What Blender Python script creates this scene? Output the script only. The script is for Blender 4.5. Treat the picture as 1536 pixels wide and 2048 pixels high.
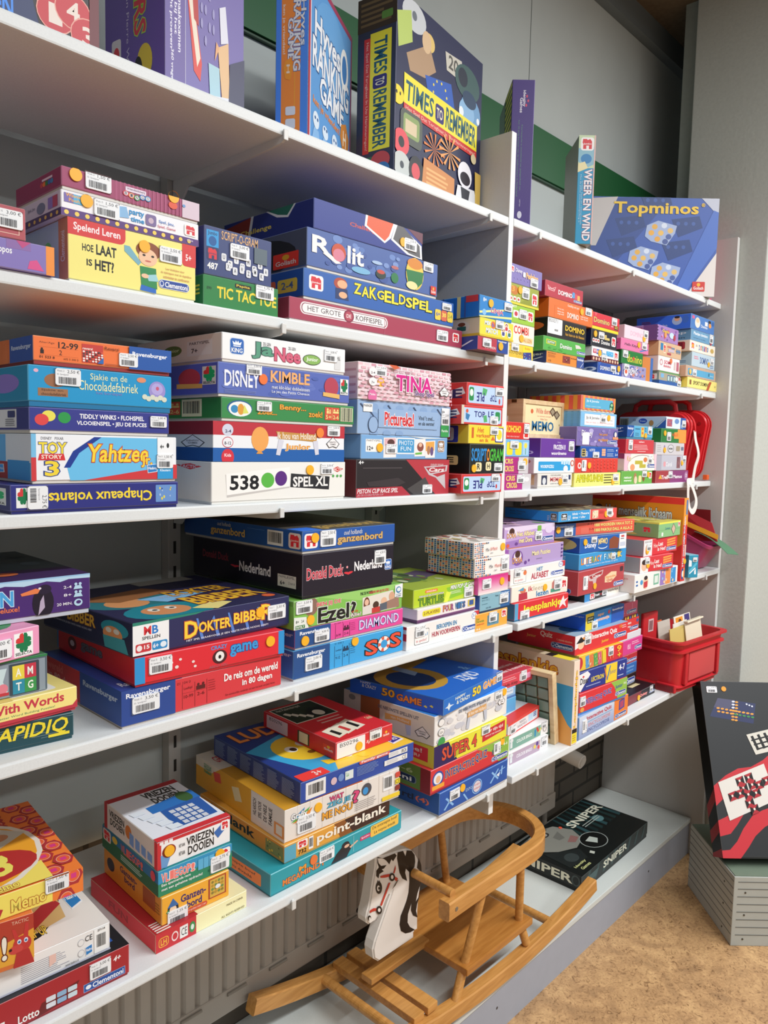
import bpy, bmesh, math, random
from mathutils import Vector, Matrix, Euler
for o in list(bpy.data.objects): bpy.data.objects.remove(o)
SC = bpy.context.scene
COL = SC.collection
R_ = math.radians
ZF = 1.472            # eye height above the floor; heights below are given from the floor

# ------------------------------------------------------------------ camera
cam_d = bpy.data.cameras.new('camera'); cam = bpy.data.objects.new('camera', cam_d); COL.objects.link(cam)
right = Vector((0.6870189, -0.7263126, 0.0217984)); up = Vector((0.0474852, 0.0748106, 0.9960665)); fwd = Vector((0.7250864, 0.6832814, -0.0858854))
m = Matrix((right, up, -fwd)).transposed().to_4x4(); m.translation = (0, 0, ZF)
cam.matrix_world = m
cam_d.sensor_fit = 'VERTICAL'; cam_d.sensor_height = 24.0
cam_d.lens = 1515.486 / 2048 * 24.0
cam_d.clip_start = .05
SC.camera = cam

# ------------------------------------------------------------------ exposure, world, ceiling and fill lights
vs = SC.view_settings
vs.view_transform = 'Standard'; vs.look = 'None'; vs.gamma = 1; vs.use_curve_mapping = False
vs.exposure = 0.8
w = bpy.data.worlds.new('world'); SC.world = w; w.use_nodes = True
w.node_tree.nodes['Background'].inputs[0].default_value = (.93, .97, 1, 1)
w.node_tree.nodes['Background'].inputs[1].default_value = .15
def area(name, loc, sx, sy, power, col, rot=(0, 0, 0)):
    d = bpy.data.lights.new(name, 'AREA'); d.shape = 'RECTANGLE'; d.size = sx; d.size_y = sy; d.energy = power; d.color = col
    o = bpy.data.objects.new(name, d); o.location = loc; o.rotation_euler = rot; COL.objects.link(o)
for x, p in ((.35, 15), (1.65, 25), (2.95, 25), (4.25, 22)):          # fluorescent row along the aisle
    area('tube_light', (x, -.72, 3.03), 1.2, .12, p, (.97, .99, 1))
for x in (.2, 1.9, 3.6):                                       # unseen row added as fill light further back in the room
    area('fill_light_back', (x, -2.9, 3.03), 1.4, .2, 16, (.97, .99, 1))

# ------------------------------------------------------------------ materials
def lin(h):
    h = h.lstrip('#'); v = [int(h[i:i+2], 16)/255 for i in (0, 2, 4)]
    return tuple((x/12.92 if x <= .04045 else ((x+.055)/1.055)**2.4) for x in v)
MATS = {}
def mat(h, rough=.42, spec=.45, noise=0, scale=40, metal=0, trans=0, bump=0, key=None, coat=0):
    k = (h, rough, spec, noise, scale, metal, trans, bump, coat)
    if k in MATS: return MATS[k]
    m = bpy.data.materials.new('paint_' + h); m.use_nodes = True
    nt = m.node_tree; b = nt.nodes['Principled BSDF']; c = lin(h)
    b.inputs['Base Color'].default_value = (*c, 1); b.inputs['Roughness'].default_value = rough
    b.inputs['Specular IOR Level'].default_value = spec; b.inputs['Metallic'].default_value = metal
    b.inputs['Transmission Weight'].default_value = trans; b.inputs['Coat Weight'].default_value = coat
    if noise or bump:
        t = nt.nodes.new('ShaderNodeTexCoord'); n = nt.nodes.new('ShaderNodeTexNoise'); n.inputs['Scale'].default_value = scale; n.inputs['Detail'].default_value = 6
        nt.links.new(t.outputs['Object'], n.inputs['Vector'])
        if noise:
            r = nt.nodes.new('ShaderNodeValToRGB'); r.color_ramp.elements[0].position = .3; r.color_ramp.elements[1].position = .7
            r.color_ramp.elements[0].color = (*[x*(1-noise) for x in c], 1); r.color_ramp.elements[1].color = (*[min(1, x*(1+noise)) for x in c], 1)
            nt.links.new(n.outputs['Fac'], r.inputs['Fac']); nt.links.new(r.outputs['Color'], b.inputs['Base Color'])
        if bump:
            bp = nt.nodes.new('ShaderNodeBump'); bp.inputs['Strength'].default_value = bump; bp.inputs['Distance'].default_value = .002
            nt.links.new(n.outputs['Fac'], bp.inputs['Height']); nt.links.new(bp.outputs['Normal'], b.inputs['Normal'])
    MATS[k] = m
    return m
def wood(h1, h2, sx=4, sy=60, sz=60, rough=.35, name='wood'):
    m = bpy.data.materials.new(name); m.use_nodes = True; nt = m.node_tree; b = nt.nodes['Principled BSDF']
    t = nt.nodes.new('ShaderNodeTexCoord'); mp = nt.nodes.new('ShaderNodeMapping'); mp.inputs['Scale'].default_value = (sx, sy, sz)
    n = nt.nodes.new('ShaderNodeTexNoise'); n.inputs['Scale'].default_value = 1.5; n.inputs['Detail'].default_value = 8; n.inputs['Distortion'].default_value = .6
    r = nt.nodes.new('ShaderNodeValToRGB'); r.color_ramp.elements[0].position = .32; r.color_ramp.elements[1].position = .68
    r.color_ramp.elements[0].color = (*lin(h1), 1); r.color_ramp.elements[1].color = (*lin(h2), 1)
    L = nt.links.new; L(t.outputs['Object'], mp.inputs[0]); L(mp.outputs[0], n.inputs['Vector']); L(n.outputs['Fac'], r.inputs['Fac']); L(r.outputs[0], b.inputs['Base Color'])
    b.inputs['Roughness'].default_value = rough
    return m

# ------------------------------------------------------------------ mesh helpers
class MB:
    """collects shapes with materials and links them as ONE mesh object"""
    def __init__(s): s.v = []; s.f = []; s.mi = []; s.m = []
    def idx(s, m):
        if m not in s.m: s.m.append(m)
        return s.m.index(m)
    def add(s, vs, fs, m):
        o = len(s.v); s.v += [tuple(v) for v in vs]; i = s.idx(m)
        for f in fs: s.f.append([a+o for a in f]); s.mi.append(i)
    def bm(s, bm, m, mx=None):
        bm.verts.index_update()
        s.add([(mx @ v.co if mx else v.co) for v in bm.verts], [[v.index for v in f.verts] for f in bm.faces], m)
        bm.free()
    def box(s, x0, x1, y0, y1, z0, z1, m, bev=0, mx=None, seg=2):
        bm = bmesh.new(); bmesh.ops.create_cube(bm, size=1)
        for v in bm.verts: v.co = ((x0+x1)/2+v.co.x*(x1-x0), (y0+y1)/2+v.co.y*(y1-y0), (z0+z1)/2+v.co.z*(z1-z0))
        if bev: bmesh.ops.bevel(bm, geom=bm.edges[:], offset=bev, segments=seg, affect='EDGES', profile=.6)
        s.bm(bm, m, mx)
    def tube(s, p, q, r, m, r2=None, n=16):
        p = Vector(p); q = Vector(q); d = q-p; bm = bmesh.new()
        bmesh.ops.create_cone(bm, cap_ends=True, segments=n, radius1=r, radius2=r if r2 is None else r2, depth=d.length)
        s.bm(bm, m, Matrix.Translation((p+q)/2) @ d.to_track_quat('Z', 'Y').to_matrix().to_4x4())
    def sweep(s, pts, prof, m, ups=None, cap=True, closed=False):
        """profile [(a,b)] carried along pts; a sideways, b along up"""
        n = len(pts); k = len(prof); pts = [Vector(p) for p in pts]; vs = []
        for i, p in enumerate(pts):
            t = (pts[min(i+1, n-1)]-pts[max(i-1, 0)]).normalized(); u = Vector(ups[i] if isinstance(ups, list) else (ups or (0, 0, 1)))
            sd = t.cross(u).normalized(); u2 = sd.cross(t)
            vs += [p+sd*a+u2*b for a, b in prof]
        fs = [[i*k+j, i*k+(j+1) % k, (i+1)*k+(j+1) % k, (i+1)*k+j] for i in range(n-1) for j in range(k)]
        if cap: fs += [list(range(k))[::-1], list(range((n-1)*k, n*k))]
        s.add(vs, fs, m)
    def prism(s, poly, y0, y1, m, ax='y', bev=0):
        """outline in two axes extruded along the third"""
        bm = bmesh.new()
        def P(a, b, c): return {'y': (a, c, b), 'x': (c, a, b), 'z': (a, b, c)}[ax]
        f = bm.faces.new([bm.verts.new(P(a, b, y0)) for a, b in poly])
        r = bmesh.ops.extrude_face_region(bm, geom=[f]); d = Vector(P(0, 0, y1-y0))
        for e in r['geom']:
            if isinstance(e, bmesh.types.BMVert): e.co += d
        bmesh.ops.recalc_face_normals(bm, faces=bm.faces[:])
        if bev:
            ed = [e for e in bm.edges if e.calc_face_angle(0) > .9]
            bmesh.ops.bevel(bm, geom=ed, offset=bev, segments=3, affect='EDGES')
        s.bm(bm, m)
    def build(s, name, parent=None, smooth=False, loc=None, rot=None):
        me = bpy.data.meshes.new(name); me.from_pydata(s.v, [], s.f)
        for m in s.m: me.materials.append(m)
        me.polygons.foreach_set('material_index', s.mi)
        if smooth:
            me.polygons.foreach_set('use_smooth', [True]*len(s.f)); me.set_sharp_from_angle(angle=R_(40))
        me.update(); o = bpy.data.objects.new(name, me); COL.objects.link(o)
        if parent: o.parent = parent
        if loc: o.location = loc
        if rot: o.rotation_euler = rot
        return o
def tag(o, label, cat, group=None):
    o['label'] = label; o['category'] = cat
    if group: o['group'] = group
    return o
def thing(name, label, cat, loc=(0, 0, 0), rz=0, group=None):
    o = bpy.data.objects.new(name, None); o.empty_display_size = .05; COL.objects.link(o)
    o.location = loc; o.rotation_euler = (0, 0, rz)
    return tag(o, label, cat, group)
def struct(o): o['kind'] = 'structure'; return o

# ------------------------------------------------------------------ lettering
TC = {}
def glyphs(s, b=.015, sh=0.):
    k = (s, b, sh)
    if k not in TC:
        cu = bpy.data.curves.new('t', 'FONT'); cu.body = s; cu.offset = b; cu.shear = sh; cu.resolution_u = 2; cu.fill_mode = 'FRONT'
        o = bpy.data.objects.new('t', cu); me = bpy.data.meshes.new_from_object(o)
        TC[k] = ([(v.co.x, v.co.y) for v in me.vertices], [list(p.vertices) for p in me.polygons])
        bpy.data.objects.remove(o); bpy.data.curves.remove(cu); bpy.data.meshes.remove(me)
    return TC[k]

# ------------------------------------------------------------------ printed artwork: items in face fractions, u right, v down
def R(a, b, c, d, col): return ('r', a, b, c, d, col)
def RR(a, b, c, d, col, rad=.2): return ('rr', a, b, c, d, col, rad)
def E(a, b, c, d, col): return ('e', a, b, c, d, col)
def P(pts, col): return ('p', pts, col)
def T(s, a, b, c, d, col, o=None, rot=0, sh=0, w=.02, ow=.05): return ('t', s, a, b, c, d, col, o, rot, sh, w, ow)
def sub(items, a, b, c, d):
    """items given in 0..1 placed into the rectangle"""
    out = []; fx = lambda u: a+(c-a)*u; fy = lambda v: b+(d-b)*v
    for i in items:
        if i[0] == 'p': out.append(('p', [(fx(u), fy(v)) for u, v in i[1]], i[2]))
        elif i[0] == 't': out.append(('t', i[1], fx(i[2]), fy(i[3]), fx(i[4]), fy(i[5]))+i[6:])
        else: out.append((i[0], fx(i[1]), fy(i[2]), fx(i[3]), fy(i[4]))+i[5:])
    return out
def J(a, b, c, d, bg='f4f0ee'):
    red = 'd8303a'
    return sub([RR(0, 0, 1, 1, bg), P([(.16, .12), (.45, .12), (.5, .2), (.7, .12), (.84, .3), (.84, .88), (.62, .88), (.62, .62), (.42, .62), (.42, .88), (.18, .88), (.18, .5), (.12, .4)], red),
                T('Jumbo', .2, .42, .8, .58, bg)], a, b, c, d)
def CL(a, b, c, d, col='2a4a9a', bg='e8ecf4'):
    return sub([RR(0, 0, 1, 1, bg, .45), RR(.012, .06, .988, .94, col, .45), E(.03, .14, .17, .86, 'd8dcec'), E(.055, .25, .145, .7, col), T('Clementoni', .2, .2, .95, .82, 'ffffff')], a, b, c, d)
def KG(a, b, c, d, col='2b66b8'):
    return sub([RR(0, 0, 1, 1, 'c8d4e8'), RR(.04, .04, .96, .96, col), P([(.25, .42), (.18, .2), (.36, .3), (.42, .14), (.5, .28), (.58, .14), (.64, .3), (.82, .2), (.75, .42)], 'f4f8ff'), R(.25, .46, .75, .52, 'f4f8ff'), T('KING', .12, .6, .88, .88, 'ffffff')], a, b, c, d)
def GO(a, b, c, d): return sub([RR(0, 0, 1, 1, 'd2352c', .08), E(.36, .12, .64, .48, 'f2b632'), T('Goliath', .1, .5, .9, .82, 'f6e9e4')], a, b, c, d)
def heart(cx, cy, r, ang, col):
    pts = [(0, 0), (.55, -.5), (.75, -.85), (.45, -1.1), (.12, -1), (0, -.85), (-.12, -1), (-.45, -1.1), (-.75, -.85), (-.55, -.5)]
    ca, sa = math.cos(ang), math.sin(ang)
    return P([(cx+r*(x*ca-y*sa), cy+r*(x*sa+y*ca)) for x, y in pts], col)
def SL(a, b, c, d):
    g = '12784a'; q = math.pi/4
    return sub([R(0, 0, 1, 1, 'f2f4f2'), heart(.5, .42, .36, q, g), heart(.5, .42, .36, 3*q, g), heart(.5, .42, .36, -3*q, g), heart(.5, .42, .36, -q, 'd23a3a'), T('SELECTA', .06, .82, .94, .95, '1a1a1a')], a, b, c, d)
def HB(a, b, c, d): return sub([P([(.0, .12), (.95, 0), (1, .85), (.08, 1)], 'f4f6fa'), P([(.05, .17), (.9, .05), (.94, .8), (.12, .94)], '2f7fc4'), T('Hasbro', .12, .3, .9, .6, 'ffffff')], a, b, c, d)
def IG(a, b, c, d): return sub([P([(.5, 0), (1, .62), (.78, 1), (.5, .88), (.22, 1), (0, .62)], '333333'), P([(.5, .06), (.94, .62), (.77, .93), (.5, .82), (.23, .93), (.06, .62)], 'f4f0f0'), T('IDENTITY', .24, .42, .76, .55, '444444'), T('GAMES', .3, .6, .7, .73, '444444')], a, b, c, d)
def BC(a, b, c, d, bg='f2f2f2', horiz=False):
    out = [R(0, 0, 1, 1, bg)]; rd = random.Random(int(a*1000+b*77)); x = .08
    while x < .9:
        wd = rd.choice((.012, .02, .03)); out.append(R(x, .12, x+wd, .82, '2a2a2a') if not horiz else R(.12, x, .82, x+wd, '2a2a2a')); x += wd+rd.choice((.012, .022, .03))
    return sub(out, a, b, c, d)
def RV(a, b, c, d, col='f4f6fa'): return [T('Ravensburger', a, b, c, d, col)]
def RVC(a, b, c, d, blue='2458a6'):
    return sub([R(0, 0, 1, 1, blue), T('Ravensburger', .06, .12, .94, .42, 'f4f6fa'), P([(.5, .95), (.56, .95), (.95, .5), (.9, .5)], 'e8ecf4')], a, b, c, d)
def CE(a, b, c, d, col='222222'): return sub([T('CE', 0, 0, 1, 1, col, None, 0, 0, .0)], a, b, c, d)
def LN(a, b, c, d, n, col, seed=1, fill=.5):
    """n lines of small print"""
    rd = random.Random(seed); out = []; h = 1/n
    for i in range(n): out.append(R(0, i*h+h*.2, rd.uniform(.7, 1), i*h+h*(.2+fill), col))
    return sub(out, a, b, c, d)
def ICO(a, b, c, d, col, t1, t2, bg=None):
    """age / player pictogram panel"""
    o = [R(0, 0, 1, 1, bg)] if bg else []
    return sub(o+[E(.12, .08, .26, .24, col), R(.12, .26, .27, .5, col), E(.3, .16, .4, .28, col), R(.3, .3, .4, .5, col), E(.58, .12, .72, .28, col), E(.82, .12, .94, .28, col), R(.56, .3, .96, .46, col), R(.48, .05, .5, .95, col),
               T(t1, .06, .6, .44, .92, col), T(t2, .56, .6, .96, .92, col)], a, b, c, d)
def AS(a, b, c, d, seed, cols, n=10, k='e'):
    """scattered little shapes"""
    rd = random.Random(seed); out = []
    for i in range(n):
        x, y, s = rd.random()*.9, rd.random()*.8, rd.uniform(.05, .12)
        out.append((k, x, y, x+s, min(1, y+s*2), rd.choice(cols)))
    return sub(out, a, b, c, d)

EPS = 3.5e-5
class Face:
    def __init__(s, o, ux, vx, n, W, H): s.o = Vector(o); s.ux = Vector(ux); s.vx = Vector(vx); s.n = Vector(n); s.W = W; s.H = H
    def pt(s, u, v, k): return s.o+s.ux*(u*s.W)+s.vx*(v*s.H)+s.n*(EPS*k)
def clip(pts):
    """cut a printed shape off at the edges of its face"""
    if all(0 <= u <= 1 and 0 <= v <= 1 for u, v in pts): return pts
    for ax, lim, sg in ((0, 0, 1), (0, 1, -1), (1, 0, 1), (1, 1, -1)):
        out = []
        for i, p in enumerate(pts):
            q = pts[i-1]; dp, dq = (p[ax]-lim)*sg, (q[ax]-lim)*sg
            if (dp >= 0) != (dq >= 0): t = dq/(dq-dp); out.append((q[0]+(p[0]-q[0])*t, q[1]+(p[1]-q[1])*t))
            if dp >= 0: out.append(p)
        pts = out
        if not pts: return []
    return pts
def paint(mb, F, items, k0=2):
    k = k0
    for it in items:
        if isinstance(it, list): k = paint(mb, F, it, k); continue
        ty = it[0]
        if ty == 'p': pts = it[1]; col = it[2]
        elif ty == 't':
            _, s, a, b, c, d, col, oc, rot, sh, wt, ow = it; wt = min(wt, .026); ow = min(ow, .036)
            for pas in ((0, 1) if oc else (1,)):
                vs, fs = glyphs(s, wt+(ow if pas == 0 else 0), sh)
                v0, _f = glyphs(s, wt, sh)
                if not v0: continue
                x0 = min(v[0] for v in v0); x1 = max(v[0] for v in v0); y0 = min(v[1] for v in v0); y1 = max(v[1] for v in v0)
                q = []
                for x, y in vs:
                    fx, fy = (x-x0)/(x1-x0), (y-y0)/(y1-y0)
                    if rot == 0: u, v = fx, 1-fy
                    elif rot == 90: u, v = 1-fy, 1-fx
                    elif rot == -90: u, v = fy, fx
                    else: u, v = 1-fx, fy
                    q.append((a+(c-a)*u, b+(d-b)*v))
                if all(0 <= u <= 1 and 0 <= v <= 1 for u, v in q): mb.add([F.pt(u, v, k) for u, v in q], fs, mat(oc if pas == 0 else col))
                else:
                    for f in fs:
                        c2 = clip([q[x] for x in f])
                        if len(c2) > 2: mb.add([F.pt(u, v, k) for u, v in c2], [list(range(len(c2)))], mat(oc if pas == 0 else col))
                k += 1
            continue
        else:
            a, b, c, d, col = it[1:6]
            if ty == 'r': pts = [(a, b), (c, b), (c, d), (a, d)]
            elif ty == 'e':
                n = 20; pts = [((a+c)/2+(c-a)/2*math.cos(i*2*math.pi/n), (b+d)/2+(d-b)/2*math.sin(i*2*math.pi/n)) for i in range(n)]
            else:
                rad = it[6]*min((c-a)*F.W, (d-b)*F.H); ru, rv = rad/F.W, rad/F.H; pts = []
                for cx, cy, a0 in ((c-ru, b+rv, -90), (c-ru, d-rv, 0), (a+ru, d-rv, 90), (a+ru, b+rv, 180)):
                    for j in range(5): t = R_(a0+j*22.5); pts.append((cx+ru*math.cos(t), cy+rv*math.sin(t)))
        pts = clip(pts)
        if len(pts) > 2: mb.add([F.pt(u, v, k) for u, v in pts], [list(range(len(pts)))], mat(col)); k += 1
    return k
def lighten(h, f=.45):
    h = h.lstrip('#'); return ''.join('%02x' % int(int(h[i:i+2], 16)*(1-f)+238*f) for i in (0, 2, 4))
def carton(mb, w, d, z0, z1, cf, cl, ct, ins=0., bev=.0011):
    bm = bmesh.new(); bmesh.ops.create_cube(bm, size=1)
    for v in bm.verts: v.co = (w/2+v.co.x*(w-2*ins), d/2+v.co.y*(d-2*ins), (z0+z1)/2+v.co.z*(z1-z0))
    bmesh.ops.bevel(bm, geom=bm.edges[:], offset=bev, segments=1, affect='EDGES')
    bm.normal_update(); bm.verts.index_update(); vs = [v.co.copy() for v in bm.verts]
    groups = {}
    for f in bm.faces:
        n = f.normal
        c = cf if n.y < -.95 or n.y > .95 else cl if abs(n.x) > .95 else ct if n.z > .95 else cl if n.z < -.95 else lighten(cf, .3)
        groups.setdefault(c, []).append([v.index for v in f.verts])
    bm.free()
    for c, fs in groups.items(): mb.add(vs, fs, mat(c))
def sticker(parent, F, u, v, price, W=.036, H=.022, rot=0):
    mb = MB(); a = u-W/2/F.W; c = u+W/2/F.W; b = v-H/2/F.H; d = v+H/2/F.H
    its = [RR(0, 0, 1, 1, 'eef0f2', .14)]
    rd = random.Random(int(u*999)+int(v*99))
    if rot == 0:
        its += [T('Week %d' % rd.randint(10, 39), .06, .08, .34, .2, '77777b', w=0), T(price+' \u20ac', .46, .06, .94, .28, '33333a', w=0), T('02. Speelgoed', .06, .3, .5, .42, '8a8a90', w=0)]
        x = .12
        while x < .8: wd = rd.choice((.012, .02, .03)); its.append(R(x, .5, x+wd, .9, '3a3a3e')); x += wd+rd.choice((.015, .025))
    else:
        its += [T(price+' \u20ac', .68, .4, .94, .96, '33333a', rot=-90, w=0), T('Speelgoed', .5, .1, .6, .6, '8a8a90', rot=-90, w=0)]
        y = .1
        while y < .7: wd = rd.choice((.012, .02, .03)); its.append(R(.12, y, .42, y+wd, '3a3a3e')); y += wd+rd.choice((.015, .025))
    F2 = Face(F.o+F.n*.0022, F.ux, F.vx, F.n, F.W, F.H)
    # thin paper body so the label has real thickness
    paint(mb, F2, sub(its, a, b, c, d), 0)
    q = [(a, b), (c, b), (c, d), (a, d)]; lo = [F.o+F.ux*(x*F.W)+F.vx*(y*F.H)+F.n*.0003 for x, y in q]; hi = [p+F.n*.00185 for p in lo]
    mb.add(lo+hi, [[0, 1, 5, 4], [1, 2, 6, 5], [2, 3, 7, 6], [3, 0, 4, 7]], mat('eef0f2'))
    mb.build('price_label', parent)
def dot(parent, F, u, v, col='f5b52c', r=.0085):
    mb = MB(); F2 = Face(F.o+F.n*.0021, F.ux, F.vx, F.n, F.W, F.H)
    paint(mb, F2, [E(u-r/F.W, v-r/F.H, u+r/F.W, v+r/F.H, col)], 0)
    n = 20; ring = [F.o+F.ux*(u*F.W+r*math.cos(i*2*math.pi/n))+F.vx*(v*F.H+r*math.sin(i*2*math.pi/n)) for i in range(n)]
    mb.add([p+F.n*.0003 for p in ring]+[p+F.n*.0021 for p in ring], [[i, (i+1) % n, n+(i+1) % n, n+i] for i in range(n)], mat(col))
    mb.build('round_sticker', parent)
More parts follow.
